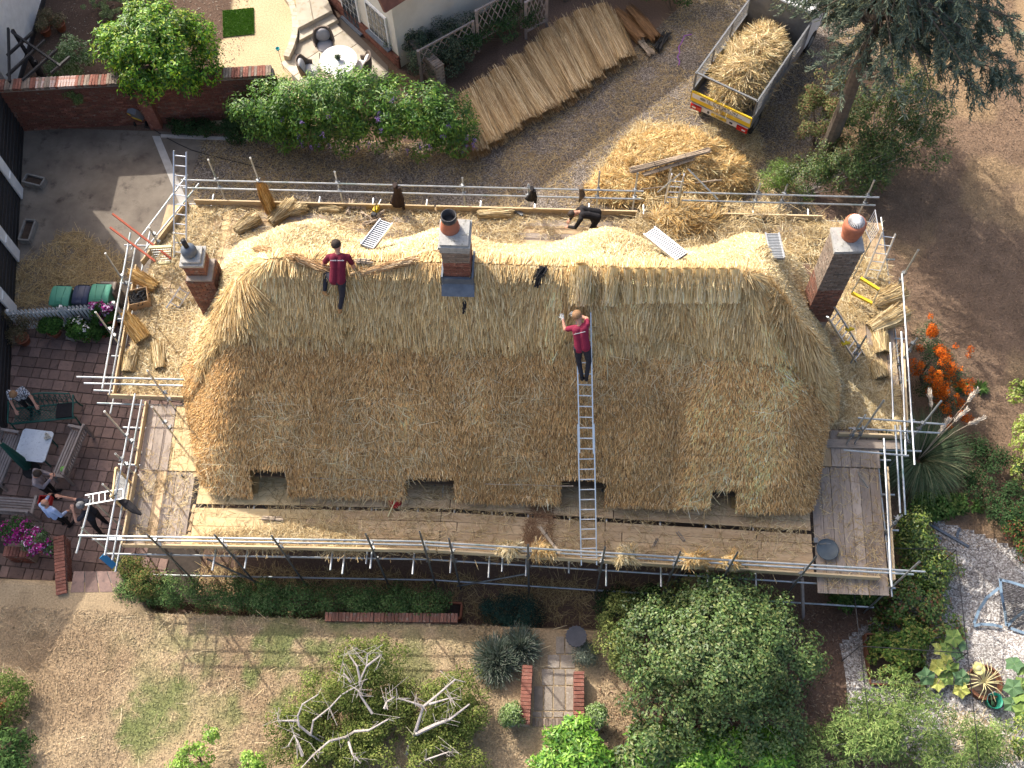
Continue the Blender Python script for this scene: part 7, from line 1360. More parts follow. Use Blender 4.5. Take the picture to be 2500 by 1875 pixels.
p = GQ(2, 0, 1380, 90); bush('laurel_bush', 'large glossy dark green bush at the top behind the drive', 'shrub', p, [(-.9, .7, .9, 1.2, .9, 1.0), (.4, .8, 1.0, 1.3, .9, 1.1), (1.6, 1.2, .9, 1.1, .9, 1.0), (0, .25, .6, 1.2, .5, .6)], 14000, .095, .045, [(0.04, 0.105, 0.02), (0.06, 0.14, 0.025), (0.028, 0.075, 0.016), (.09, .17, .03)], 120, .26)
# plants under the wall and in the yard corner
p = GQ(0, 0, 1950, 1110); bush('wall_plant', 'low dark ivy growing at the foot of the brick wall under the wisteria', 'ivy', p, [(-.9, -.1, .22, .8, .35, .3), (.2, -.15, .25, .9, .4, .32), (-1.6, 0, .15, .6, .25, .2)], 5000, .06, .04, DKG, 60, .15, 'matt_leaf'); p = PPL(*R(0, 0, 620, 800), wl0, wn); bush('wall_fern', 'small tuft of green plant growing out of the brick wall', 'fern', tuple(p), [(0, -.1, 0, .3, .16, .2), (.15, -.1, -.1, .25, .12, .12)], 900, .06, .025, [(.10, .15, .05), (.07, .11, .035), (.15, .19, .07)], 14, .1, 'matt_leaf', stems=4, droop=.8)
p = Q(0, 0, 660, 560, .5); bush('pale_shrub', 'pale variegated green shrub left of the bay tree behind the wall', 'shrub', (p.x, p.y, 0), [(0, 0, .9, .75, .5, .7), (-.5, -.2, .5, .6, .4, .45)], 4200, .075, .04, [(.22, .30, .15), (.12, .20, .07), (.32, .38, .22), (.07, .13, .04)], 50, .2, 'matt_leaf')
SED = [(.20, .26, .10), (.26, .31, .14), (.15, .21, .075), (.30, .34, .18)]
for k, (x, y, lab) in enumerate(((900, 90, 'pale green sedum clump leftmost in the neighbour bed'), (1080, 40, 'pale green sedum clump in the middle of the neighbour bed'), (1290, 30, 'pale green sedum clump nearest the bay tree top'), (950, 170, 'pale green sedum clump nearest the wall in the neighbour bed'))):
    p = GQ(0, 0, x, y); t = thing('sedum', lab, 'plant', tuple(p), 0, 'sedum clumps'); V_, F_, C_ = [], [], []; off_ = 0
    for j in range(13):
        c = np.array([p.x + RNG.normal(0, .24), p.y + RNG.normal(0, .2), .32 + RNG.uniform(0, .1)]); n = 110; q = unit(RNG.normal(size=(n, 3))); q[:, 2] = np.abs(q[:, 2]); V, F = leaves(c + q * np.array([.085, .085, .05]), RNG.normal(size=(n, 3)), q + np.array([0, 0, .4]), .04, .04); V_.append(V); F_.append(F + off_); off_ += len(V); C_.append(pcol(n, SED, .1) * RNG.uniform(.8, 1.15))
    obj('flower_heads', np_mesh('flower_heads', np.concatenate(V_) - np.array(org(t)), np.concatenate(F_), np.concatenate(C_)), M['matt_leaf'], t); b = MB()
    for j in range(12): b.tube(p, (p.x + RNG.normal(0, .22), p.y + RNG.normal(0, .18), .34), .012, None, 5)
    b.build('stems', M['bark'], t)
def pot_plant(label, p, r, h, shells, n, L, W, cols, potm='terracotta', mt='matt_leaf', K=24, cr=.12, group=None, cat='pot plant', name='pot_plant', fl=None):
    p = Vector(p); t = thing(name, label, cat, tuple(p), 0, group); MB().lathe([(r * .7, 0), (r, h * .9), (r * 1.06, h * .9), (r * 1.06, h), (r * .9, h), (r * .88, h * .85), (0, h * .85)], p, 18, False).build('pot', M[potm], t, True)
    V, F, C, cen = crown_mesh('x', [(p.x + s[0], p.y + s[1], p.z + h + s[2], *s[3:]) for s in shells], n, L, W, cols, K, cr); obj('foliage', np_mesh('foliage', V - np.array(p), F, C), M[mt], t)
    if fl: n2, fc = fl; V, F, C, cen = crown_mesh('y', [(p.x + s[0], p.y + s[1], p.z + h + s[2] + .03, s[3] * 1.05, s[4] * 1.05, s[5] * 1.1) for s in shells], n2, .065, .06, fc, K, cr * .8, up=.8); obj('flowers', np_mesh('flowers', V - np.array(p), F, C), M['petal'], t, kind='stuff')
    return t
DRYP = [(.20, .155, .09), (.28, .22, .13), (.14, .11, .06), (.12, .13, .06)]
for x, y, lab in ((425, 170, 'round pot of dried plants furthest from the wall in the neighbour bed'), (400, 260, 'pot of dried plants nearest the black pergola'), (525, 220, 'pot of dried brown plants right of the other two')): pot_plant(lab, GQ(0, 0, x, y + 30), .19, .30, [(0, 0, .12, .22, .22, .2)], 900, .07, .02, DRYP, group='dried pots')
# patio plants by the fence
pot_plant('terracotta pot of dried stems at the left below the picket fence', GQ(0, 1, 220, 1300), .19, .30, [(-.1, 0, .15, .28, .25, .22)], 900, .08, .02, DRYP); pot_plant('leafy green pot plant below the middle of the picket fence', GQ(0, 1, 480, 1230), .2, .26, [(0, 0, .2, .34, .3, .28)], 2200, .07, .045, [(.05, .12, .025), (.08, .17, .035), (.035, .085, .02)]); pot_plant('pot plant with white flowers below the picket fence', GQ(0, 1, 740, 1250), .2, .28, [(-.05, 0, .22, .38, .3, .28)], 2200, .07, .045, [(.05, .12, .025), (.08, .17, .035), (.035, .085, .02)], fl=(90, [(.75, .74, .72), (.7, .7, .66)]))
pot_plant('deep magenta petunias beside the scaffold and picket fence', GQ(0, 1, 950, 1150), .22, .5, [(0, 0, .25, .34, .32, .36)], 1800, .06, .04, [(.05, .12, .025), (.035, .085, .02)], fl=(500, [(.22, .012, .12), (.30, .03, .20), (.5, .35, .5)])); p = GQ(0, 1, 630, 1270); pt_ = thing('stone_pot', 'small empty stone pot below the picket fence', 'pot', tuple(p)); MB().lathe([(.11, 0), (.16, .2), (.17, .26), (.13, .26), (.11, .1), (0, .1)], p, 8, False).build('pot', M['stone'], pt_)
pot_plant('leafy dark green plant nearest the scaffold below the fence', GQ(0, 1, 880, 1230), .18, .2, [(0, 0, .15, .28, .25, .2)], 1500, .09, .06, [(.035, .085, .02), (.05, .11, .025)])
p = Q(0, 1, 150, 1100, .5); bush('dry_climber', 'dry brown climber growing through the left of the picket fence', 'climber', (p.x, p.y - .1, 0), [(0, 0, .6, .6, .2, .4), (.5, 0, .4, .5, .2, .3)], 1500, .06, .02, DRYP, 30, .16, 'matt_leaf')
PET = [(.30, .015, .14), (.36, .03, .20), (.24, .01, .12), (.45, .10, .30)]
p = Q(0, 2, 180, 1330, .65); pot_plant('magenta petunias in the left of two pots by the low wall', (p.x, p.y, .60), .18, .22, [(0, 0, .15, .36, .32, .26)], 1300, .05, .035, [(.05, .11, .03), (.04, .08, .025)], fl=(420, PET)); p = Q(0, 2, 360, 1440, .65); pot_plant('magenta and white petunias in the right of two pots by the low wall', (p.x, p.y, .60), .18, .22, [(-.05, .05, .15, .42, .34, .26), (.35, -.1, .05, .2, .2, .2)], 1600, .05, .035, [(.05, .11, .03), (.04, .08, .025), (.12, .16, .09)], fl=(460, PET + [(.65, .55, .65)]))
# ---- cedar at the top right
cb = GQ(3, 0, 500, 1390); ced = thing('cedar_tree', 'tall blue-grey cedar with drooping branches above the truck', 'tree', tuple(cb)); MB().path([cb, cb + Vector((.03, .02, 3)), cb + Vector((.0, .05, 8)), cb + Vector((0, .1, 14))], [.24, .20, .16, .06], 10).build('trunk', M['bark'], ced); br = MB(); V_, D_, N_ = [], [], []
CEDC = [(.13, .17, .125), (.175, .21, .155), (.085, .12, .088), (.22, .245, .16), (.29, .29, .15)]
for k in range(165):
    h = 5.6 + 9 * RNG.uniform(0, 1) ** 1.4; a = RNG.uniform(0, 2 * math.pi) if k % 2 else RNG.uniform(0.1, 2.5); ln = (5.0 - .24 * (h - 5)) * RNG.uniform(.5, 1.0) * (1 - .48 * max(0, -math.sin(a))) * (1 - .42 * max(0, -math.cos(a - .35))); dirv = Vector((math.cos(a), math.sin(a), 0)); q0 = cb + Vector((0, 0, h)); pts = [q0 + dirv * ln * f + Vector((0, 0, .25 * f - 1.15 * f * f * RNG.uniform(.8, 1.2))) for f in (0, .25, .5, .75, 1)]; br.path(pts, [.05, .04, .03, .02, .008], 5); arr = np.array([list(p) for p in pts])
    for j in range(int(25 * ln / 3)):
        f = RNG.uniform(.12, .999) * 4; i = int(f); bp_ = arr[i] * (1 - (f - i)) + arr[i + 1] * (f - i); sa = a + RNG.choice([-1, 1]) * RNG.uniform(.5, 1.3); tl = RNG.uniform(.35, .9); td = np.array([math.cos(sa), math.sin(sa), -RNG.uniform(.25, 1.1)]); td /= np.linalg.norm(td); m = 46; u = np.sort(RNG.uniform(0, 1, m)); pp_ = bp_ + td * (u * tl)[:, None] + np.array([0, 0, -.18]) * (u ** 2)[:, None]; V_.append(pp_ + RNG.normal(0, .02, (m, 3))); D_.append(td + RNG.normal(0, .65, (m, 3))); N_.append(RNG.normal(size=(m, 3)) + np.array([0, 0, .8]))
pos = np.concatenate(V_); n = len(pos); V, F = blades(pos, np.concatenate(D_), np.concatenate(N_), RNG.uniform(.08, .17, n), RNG.uniform(.018, .034, n)); cl = np.repeat(np.clip(1 + RNG.normal(0, .22, n // 46), .5, 1.6), 46); obj('crown', np_mesh('crown', V - np.array(cb), F, pcol(n, CEDC, .14, w=[.32, .28, .22, .12, .06]) * np.repeat(cl, 4)[:, None]), M['matt_leaf'], ced); br.build('branches', M['bark'], ced)
# ---- shrubs beneath the cedar
MIX = [(.06, .11, .025), (.10, .155, .035), (.035, .07, .018), (.16, .19, .06), (.14, .09, .04)]
p = GQ(3, 0, 440, 1230); bush('variegated_shrub', 'pinkish green shrub left of the cedar trunk', 'shrub', p, [(0, .1, 1.1, .9, .8, .9), (.1, .7, 1.5, .8, .7, .7)], 7500, .065, .035, [(.14, .17, .06), (.22, .22, .10), (.20, .11, .06), (.07, .10, .03)], 60, .2, 'matt_leaf', stems=10)
p = GQ(3, 0, 900, 1420); bush('loose_shrub', 'tall loose green shrub with bare twigs right of the cedar trunk', 'shrub', p, [(.0, .5, 1.4, 1.5, 1.2, 1.2), (.5, 1.6, 1.7, 1.3, 1.1, 1.1), (-.7, -.5, 1.0, 1.2, 1.0, 1.0), (1.2, -.1, 1.0, 1.1, 1.2, 1.0), (1.1, 1.1, 1.2, 1.1, 1.1, 1.1)], 19000, .085, .036, MIX, 210, .27, stems=60, bark='pale_bark', w=[.3, .25, .2, .17, .08], sr=.03); p = GQ(3, 0, 330, 1640); bush('green_shrub', 'green shrub with small leaves behind the rear scaffold rail', 'shrub', p, [(0, 0, .8, .9, .7, .8), (1.2, .1, .9, 1.0, .7, .9), (2.1, .2, 1.1, .9, .7, 1.0)], 11000, .07, .032, MIX, 110, .22, stems=26, bark='pale_bark', w=[.3, .25, .2, .2, .05]); p = GQ(3, 0, 110, 1600); bush('heather_bush', 'bright yellow-green fine-leaved bush behind the rear rail', 'shrub', p, [(0, 0, .55, .6, .5, .55)], 4200, .07, .014, [(.13, .22, .03), (.18, .28, .045), (.07, .14, .02)], 60, .16)
# pyracantha with orange berries
p = Vector((9.95, 13.0, 0)); pb_ = GQ(3, 1, 1330, 1600); py = bush('pyracantha', 'pyracantha bush covered in bright orange berries beside the right scaffold', 'shrub', (pb_.x, pb_.y, 0), [(0, -.3, 1.0, .65, .8, .8), (.45, -.7, .7, .7, .7, .6), (-.1, .5, 1.2, .4, .5, .5), (.5, -1.3, .5, .6, .5, .45)], 6000, .05, .025, [(.03, .07, .018), (.05, .10, .025), (.022, .05, .014)], 70, .2, stems=16)
S = [(0, -.3, 1.15, .6, .75, .75), (.45, -.7, .85, .65, .65, .55), (-.12, .75, 1.5, .14, .4, .3), (.75, .25, 1.2, .45, .16, .16), (.6, -1.3, .6, .55, .45, .4)]; S = [(pb_.x + s[0], pb_.y + s[1], s[2], *s[3:]) for s in S]; V, F, C, cen = crown_mesh('b', S, 11000, .034, .034, [(.62, .13, .012), (.72, .19, .02), (.50, .09, .01)], 80, .13, up=.3); obj('berries', np_mesh('berries', V - np.array(org(py)), F, C), M['petal'], py, kind='stuff')
# pampas grass
pp_ = GQ(3, 2, 1300, 720); pam = thing('pampas_grass', 'arching grey-green pampas grass with pale plumes beside the right scaffold', 'grass clump', tuple(pp_)); n = 2600; a = RNG.uniform(0, 6.283, n); el0 = RNG.uniform(.5, 1.45, n); Lg = RNG.uniform(.9, 1.7, n); V_, F_ = [], []; p0 = np.tile(np.array(pp_), (n, 1)) + np.stack([np.cos(a) * .12, np.sin(a) * .12, np.zeros(n)], 1); cur = p0; off_ = 0; el = el0.copy()
for sgm in range(4):
    d = np.stack([np.cos(a) * np.cos(el), np.sin(a) * np.cos(el), np.sin(el)], 1); V, F = blades(cur, d, np.stack([-np.sin(el) * np.cos(a), -np.sin(el) * np.sin(a), np.cos(el)], 1) + RNG.normal(0, .15, (n, 3)), Lg / 4, .016 * (1 - sgm * .2)); V_.append(V); F_.append(F + off_); off_ += len(V); cur = cur + d * (Lg / 4)[:, None]; el = el - RNG.uniform(.3, .65, n)
colp = pcol(n, [(.11, .16, .08), (.16, .21, .11), (.075, .115, .055), (.24, .24, .13)], .15); obj('leaf_blades', np_mesh('leaf_blades', np.concatenate(V_) - np.array(pp_), np.concatenate(F_), np.concatenate([colp] * 4)), M['matt_leaf'], pam)
for x, y in ((1740, 200), (1640, 360), (1760, 395), (1500, 470), (1430, 240)):
    e = Q(3, 2, x, y, 1.7); MB().path([pp_ + Vector((0, 0, .2)), pp_.lerp(e, .6) + Vector((0, 0, .5)), e], [.01, .008, .006], 5).build('stalk', M['hazel'], pam); dr = (e - pp_); dr.z = .1; dr.normalize(); n2 = 160; u = RNG.uniform(-.05, .38, n2); pos = np.array(e) + np.outer(u, np.array(dr)) + RNG.normal(0, .02, (n2, 3)); V, F = blades(pos, np.array(dr) + RNG.normal(0, .3, (n2, 3)), RNG.normal(size=(n2, 3)), .10, .014); obj('plume', np_mesh('plume', V - np.array(pp_), F, pcol(n2, [(.62, .54, .44), (.52, .44, .35)], .1)), M['straw'], pam)
# ------------------------------------------------------------ right-hand kitchen garden and front garden
VEG = [GQ(3, 2, 1450, 1180), GQ(3, 2, 1900, 1330), GQ(3, 2, 2300, 1500), GQ(3, 3, 2350, 900), GQ(3, 3, 2350, 1700), GQ(3, 3, 1500, 1700), GQ(3, 3, 700, 1200), GQ(3, 3, 640, 600), GQ(3, 3, 760, 500), GQ(3, 3, 1250, 100)]
vz = np.array([float(gz(p.x, p.y)) for p in VEG]); xs_ = np.linspace(min(p.x for p in VEG), max(p.x for p in VEG), 60); ys_ = np.linspace(min(p.y for p in VEG), max(p.y for p in VEG), 60); XX, YY = np.meshgrid(xs_, ys_, indexing='ij'); ok = in_poly(XX.ravel(), YY.ravel(), [(p.x, p.y) for p in VEG]).reshape(XX.shape); ii = np.arange(XX.size).reshape(XX.shape); F = np.stack([ii[:-1, :-1], ii[1:, :-1], ii[1:, 1:], ii[:-1, 1:]], -1).reshape(-1, 4); F = F[ok.ravel()[F].all(1)]
struct(obj('gravel_path', np_mesh('gravel_path', np.stack([XX, YY, gz(XX, YY) + .022], -1).reshape(-1, 3), F, None, True), M['pale_gravel']))
YEL = [(.26, .33, .05), (.34, .40, .09), (.17, .25, .035), (.40, .42, .14)]; MID = [(.06, .12, .028), (.09, .16, .04), (.04, .085, .02), (.14, .19, .055)]
def gb_(c, r, x, y): return GQ(c, r, x, y)
p = gb_(3, 2, 2150, 760); bush('golden_shrub', 'yellow-green leafy shrub at the right picture edge', 'shrub', p, [(.1, .3, 1.0, .6, .7, .8), (0, -.5, .9, .6, .6, .7), (.1, 1.4, 1.2, .5, .6, .6)], 5200, .10, .05, YEL, 60, .22, stems=12)
p = gb_(3, 2, 1950, 900); bush('dark_shrub', 'dark green shrub under the golden one at the right edge', 'shrub', p, [(0, 0, .5, .9, .8, .5), (.2, -.9, .5, .8, .7, .5), (-.6, .5, .35, .6, .6, .35)], 7000, .065, .035, DKG, 70, .22, 'matt_leaf'); p = gb_(3, 2, 1400, 1110); bush('leafy_plant', 'low dark leafy plants below the pampas grass', 'plant', p, [(0, 0, .2, .6, .35, .22), (.8, .1, .2, .5, .3, .2)], 2400, .10, .06, MID, 40, .16, 'matt_leaf')
p = gb_(3, 2, 2150, 1330); bush('reddish_shrub', 'shrub with reddish leaves at the right edge above the gravel', 'shrub', p, [(0, 0, .5, .6, .6, .5), (.2, -.5, .4, .6, .5, .4)], 3600, .06, .032, MID + [(.30, .09, .05), (.24, .10, .05)], 50, .2, 'matt_leaf')
for x, y, lab in ((1660, 100, 'rosette of green leaves on the side lawn nearest the scaffold'), (1830, 105, 'rosette of green leaves on the side lawn, second'), (2200, 105, 'rosette of green leaves on the side lawn at the picture edge')):
    p = gb_(3, 2, x, y); t = thing('foxglove_rosette', lab, 'plant', tuple(p), 0, 'leaf rosettes on the side lawn'); n = 70; a = RNG.uniform(0, 6.28, n); d = np.stack([np.cos(a), np.sin(a), RNG.uniform(.2, 1.2, n)], 1); V, F = leaves(np.tile(np.array(p), (n, 1)) + np.array([0, 0, .03]), d, np.stack([-np.cos(a) * .4, -np.sin(a) * .4, np.ones(n)], 1), RNG.uniform(.18, .32, n), .08); obj('leaves', np_mesh('leaves', V - np.array(p), F, pcol(n, MID, .15)), M['matt_leaf'], t)
# fruit and vegetables
p = gb_(3, 3, 1200, 330); bush('bramble', 'tangle of green and russet fruit bushes below the right scaffold corner', 'shrub', p, [(0, 0, .6, .9, .7, .6), (.5, .9, .6, .8, .6, .5), (-.4, -.8, .5, .8, .6, .5), (.6, -.5, .5, .7, .6, .5), (.3, 1.7, .5, .5, .5, .5)], 9500, .085, .055, [(.10, .18, .035), (.16, .24, .05), (.055, .11, .025), (.24, .28, .07), (.22, .10, .045), (.30, .17, .06)], 110, .22, stems=20, w=[.27, .22, .2, .12, .1, .09]); p = gb_(3, 2, 1190, 1420); bush('bramble', 'yellow-green climbing plant beside the right scaffold deck', 'shrub', p, [(0, 0, .9, .4, .8, .7), (.3, -.9, .7, .6, .5, .6)], 3600, .085, .05, YEL + MID, 60, .2, stems=10); p = gb_(3, 3, 750, 230); bush('leafy_plant', 'dark leafy plant under the right deck edge', 'plant', p, [(0, 0, .35, .7, .35, .3), (.6, .1, .35, .5, .3, .3)], 2400, .10, .06, MID, 40, .18, 'matt_leaf')
rb_c = gb_(3, 3, 1030, 760); rbz = float(gz(rb_c.x, rb_c.y)); rbt = thing('raised_bed', 'low brown timber raised bed under the fruit cage', 'raised bed', (rb_c.x, rb_c.y, rbz)); M['brown_timber'] = mat('brown_timber', (.20, .085, .045), (.14, .06, .035), 8, .85)
for dx, dy, sx, sy in ((.2, .6, 1.3, .04), (.2, -.6, 1.3, .04), (-.45, 0, .04, 1.2), (.85, 0, .04, 1.2)): MB().box((rb_c.x + dx, rb_c.y + dy, rbz + .13), (sx, sy, .28)).build('board', M['brown_timber'], rbt)
MB().box((rb_c.x + .2, rb_c.y, rbz + .06), (1.25, 1.15, .2)).build('soil', M['dark_soil'], rbt); bush('strawberry_plants', 'bushy green and yellow plants growing in the raised bed', 'plant', (rb_c.x + .2, rb_c.y + .1, rbz + .15), [(0, 0, .2, .65, .6, .28), (.3, .4, .3, .5, .4, .3)], 4500, .08, .055, [(.10, .18, .035), (.17, .23, .05), (.26, .26, .07), (.06, .11, .03)], 60, .16, 'matt_leaf')
def bigleaf(label, pts, cols, r=.22, z=.5, cat='plant'):
    c = gb_(*pts[0]); t = thing('squash_plant', label, cat, tuple(c), 0, None); gz0 = float(gz(c.x, c.y)); b = MB()
    for k, q in enumerate(pts):
        e = Q(*q, gz0 + z + RNG.uniform(-.08, .08)); b.path([c, c.lerp(e, .6) + Vector((0, 0, .15)), e], [.012, .01, .008], 5); m = 10; lm = MB(); lm.v.append((0, 0, 0)); rr = r * RNG.uniform(.8, 1.15)
        for i in range(m): a_ = 2 * math.pi * i / m; r2 = rr * (1 if i % 2 else .72); lm.v.append((r2 * math.cos(a_), r2 * math.sin(a_), -.05 * (1 if i % 2 else -.3)))
        for i in range(m): lm.f.append((0, 1 + i, 1 + (i + 1) % m)); lm.m.append(0)
        me = lm.mesh('leaf'); me.materials.append(cols[k % len(cols)]); obj('leaf', me, None, t, e, (RNG.normal(0, .3), RNG.normal(0, .3), RNG.uniform(0, 6)))
    b.build('stems', M['hazel'], t)
SQ = [mat('squash_leaf_yellow', (.42, .42, .12), (.30, .34, .07), 14, .7), mat('squash_leaf_green', (.20, .28, .07), (.13, .21, .05), 14, .7), mat('squash_leaf_dark', (.10, .18, .09), (.07, .14, .05), 14, .7)]
bigleaf('squash plant with broad yellowing leaves beside the raised bed', [(3, 3, x, y) for x, y in ((1560, 760), (1620, 560), (1680, 610), (1500, 660), (1560, 650), (1650, 700), (1480, 800), (1540, 800), (1390, 890), (1480, 950), (1560, 900), (1690, 900), (1680, 1000), (1600, 820))], SQ)
bigleaf('squash plant with broad yellow-green leaves at the right edge of the gravel', [(3, 3, x, y) for x, y in ((2170, 1050), (2120, 980), (2190, 950), (2150, 1100), (2200, 1180), (2110, 1120), (2190, 820), (2130, 780))], SQ[1:])
# sunflower, planter and bucket
p = gb_(3, 3, 1850, 950); z0 = float(gz(p.x, p.y)); rp = thing('round_planter', 'round rusty planter of dark soil with withered stalks', 'planter', (p.x, p.y, z0)); M['rust'] = mat('rusty_steel', (.20, .085, .045), (.13, .06, .035), 9, .85); MB().lathe([(.40, 0), (.42, .26), (.38, .26), (.36, .18), (0, .18)], (p.x, p.y, z0), 24, False).build('tub', M['rust'], rp); MB().lathe([(.37, .17), (.2, .2), (0, .21)], (p.x, p.y, z0), 18, False).build('soil', M['dark_soil'], rp); b = MB()
for k in range(26): a_ = RNG.uniform(0, 6.28); b.path([(p.x, p.y, z0 + .18), (p.x + .25 * math.cos(a_), p.y + .25 * math.sin(a_), z0 + .45), (p.x + .5 * math.cos(a_), p.y + .5 * math.sin(a_), z0 + RNG.uniform(.2, .5))], [.012, .01, .006], 4)
b.build('stalks', M['cream_paint'], rp); e = Q(3, 3, 1830, 820, z0 + .9); sf = thing('sunflower', 'pale yellow sunflower head above the round planter', 'flower', (p.x + .05, p.y + .2, z0)); MB().path([(p.x + .05, p.y + .2, z0), e - Vector((0, .02, .02))], [.014, .012], 5).build('stem', M['hazel'], sf); MB().ell(e, (.07, .07, .03), Matrix.Rotation(.5, 3, 'X'), 12, 6).build('disc', M['cream_paint'], sf)
n = 26; a = np.linspace(0, 6.283, n, endpoint=False); V, F = leaves(np.array(e) + np.stack([np.cos(a) * .06, np.sin(a) * .06, np.zeros(n)], 1), np.stack([np.cos(a), np.sin(a), .1 * np.ones(n)], 1), np.tile([0, -.3, 1], (n, 1)), .10, .045); obj('petals', np_mesh('petals', V - np.array(org(sf)), F, pcol(n, [(.75, .70, .28), (.66, .62, .25)], .08)), M['petal'], sf)
p = gb_(3, 3, 1925, 1110); z0 = float(gz(p.x, p.y)) + .02; bk = thing('bucket', 'green plastic bucket with a hand fork inside on the gravel', 'bucket', (p.x, p.y, z0)); M['bucket_green'] = mat('bucket_green', (.02, .26, .17), None, rough=.45); MB().lathe([(0, .01), (.13, .01), (.13, 0), (.18, .30), (.19, .31), (.175, .31), (.125, .02), (0, .02)], (p.x, p.y, z0), 24, False).build('pail', M['bucket_green'], bk, True)
MB().lathe([(.135, .06), (0, .07)], (p.x, p.y, z0), 16, False).build('contents', M['dark_soil'], bk); MB().path([(p.x - .18, p.y, z0 + .30), (p.x - .16, p.y + .12, z0 + .36), (p.x, p.y + .2, z0 + .38), (p.x + .15, p.y + .13, z0 + .35), (p.x + .18, p.y, z0 + .3)], .006, 5).build('bail', M['galv'], bk); fk = thing('hand_fork', 'pale hand fork standing in the green bucket', 'fork', (p.x - .03, p.y, z0 + .07)); MB().tube((p.x - .09, p.y + .11, z0 + .33), (p.x - .02, p.y, z0 + .16), .012, None, 6).build('handle', M['cream_paint'], fk)
for k in range(3): MB().tube((p.x - .03 + k * .025, p.y, z0 + .16), (p.x - .01 + k * .03, p.y - .07, z0 + .08), .006, None, 5).build('tine', M['cream_paint'], fk)
# black fruit-cage frame
zc = 1.0; zt_ = 2.35; fc = thing('fruit_cage', 'thin black tubular fruit cage frame over the kitchen garden', 'fruit cage', tuple(gb_(3, 3, 1300, 700)))
def fp(c, r, x, y): return Q(c, r, x, y, zt_)
K_ = [fp(3, 2, 735, 1435), fp(3, 2, 1640, 1460), fp(3, 3, 1735, 690), fp(3, 3, 830, 630)]
for i in range(4): MB().tube(K_[i], K_[(i + 1) % 4], .011, None, 6).build('top_bar', M['black_plastic'], fc)
for i, k in enumerate(K_): MB().tube((k.x, k.y, float(gz(k.x, k.y))), k, .011, None, 6).build('upright', M['black_plastic'], fc); c_ = sum(K_, Vector()) / 4; MB().tube(k - Vector((0, 0, .35)), k + (c_ - k).normalized() * .3, .008, None, 5).build('corner_stay', M['black_plastic'], fc)
for a, b_ in ((K_[3], K_[3] + (K_[3] - K_[0])), (K_[2], K_[2] + (K_[2] - K_[1]) * 1.4)): MB().tube(a, b_, .011, None, 6).build('top_bar', M['black_plastic'], fc)
# collapsed blue-black net cloche
M['blue_tape'] = mat('blue_webbing', (.22, .30, .37), (.16, .23, .30), 8, .6); nc = thing('net_cloche', 'collapsed net cloche with pale blue webbing on the gravel', 'cloche', tuple(gb_(3, 3, 2100, 400)))
N0 = float(gz(11, 7)) + .05
for pts in (((2010, 60), (2020, 180), (2050, 330), (2065, 460)), ((2000, 140), (1900, 220), (1830, 330), (1790, 440)), ((1790, 460), (1850, 445), (1950, 450), (2030, 470)), ((2070, 460), (2140, 390), (2212, 340), (2290, 300)), ((2010, 70), (2100, 90), (2212, 125), (2300, 150)), ((2100, 480), (2212, 520), (2290, 540))):
    q = [Q(3, 3, x, y, N0 + (.45 if y < 330 else .12)) for x, y in pts]; bb = MB()
    for a, b_ in zip(q[:-1], q[1:]): bb.bar(a, b_, .07, .012)
    bb.build('webbing', M['blue_tape'], nc)
b = MB(); A_ = [Q(3, 3, 2010, 70, N0 + .45), Q(3, 3, 2290, 160, N0 + .45), Q(3, 3, 2290, 500, N0 + .1), Q(3, 3, 2065, 460, N0 + .1)]
for k in range(25): b.bar(A_[0].lerp(A_[1], k / 24), A_[3].lerp(A_[2], k / 24), .008, .004); b.bar(A_[0].lerp(A_[3], k / 24), A_[1].lerp(A_[2], k / 24), .008, .004)
b.build('netting', M['black_plastic'], nc, kind='stuff')
for k, (pts, lab) in enumerate(((((1230, 1360), (1350, 1350), (1385, 1310), (1510, 1370)), 'bent grey plastic strip lying below the pampas grass'), (((1350, 1215), (1480, 1290), (1620, 1370), (1740, 1440)), 'long dark blue-grey plastic strip lying on the soil'), (((1640, 1360), (1650, 1300), (1670, 1285)), 'short upright blue-grey plastic piece on the soil'))):
    q = [G(*R(3, 2, x, y)) + Vector((0, 0, .06)) for x, y in pts]; bb = MB()
    for a, b_ in zip(q[:-1], q[1:]): bb.bar(a, b_, .07, .02)
    tag(bb.build('plastic_strip', M['lead']), lab, 'strip', 'plastic strips')
# oleander at the bottom right
OLE = [(.13, .20, .055), (.18, .25, .075), (.085, .145, .04), (.24, .30, .10)]
p = gb_(3, 3, 1050, 1480); bush('oleander', 'broad shrub of narrow grey-green leaves at the bottom right', 'shrub', p, [(-.9, -.1, 1.0, 1.0, .8, .7), (.2, .3, 1.1, 1.1, .9, .8), (1.2, -.2, .9, 1.0, .8, .7), (-.2, .9, .9, .9, .7, .6), (2.0, .1, .7, .7, .6, .5), (-1.6, -.3, .7, .7, .6, .5)], 17000, .12, .024, OLE, 190, .24, 'matt_leaf', stems=40, bark='pale_bark', sr=.03)
q = scatter([gb_(3, 3, 1500, 1180), gb_(3, 3, 1800, 1200), gb_(3, 3, 2212, 1500), gb_(3, 3, 1700, 1659)], 1800); grass_stuff('mulch_straw', q, [(.60, .50, .33), (.5, .38, .22), (.68, .6, .45)], (.08, .3), (.012, .03), .12, 'pale straw mulch lying at the bottom right')
p = gb_(3, 3, 2180, 1450); bush('green_shrub', 'bright green shrub at the bottom right edge', 'shrub', p, [(0, 0, .5, .5, .6, .5), (.1, -.6, .5, .5, .5, .5)], 2800, .09, .04, MID + YEL, 40, .2)
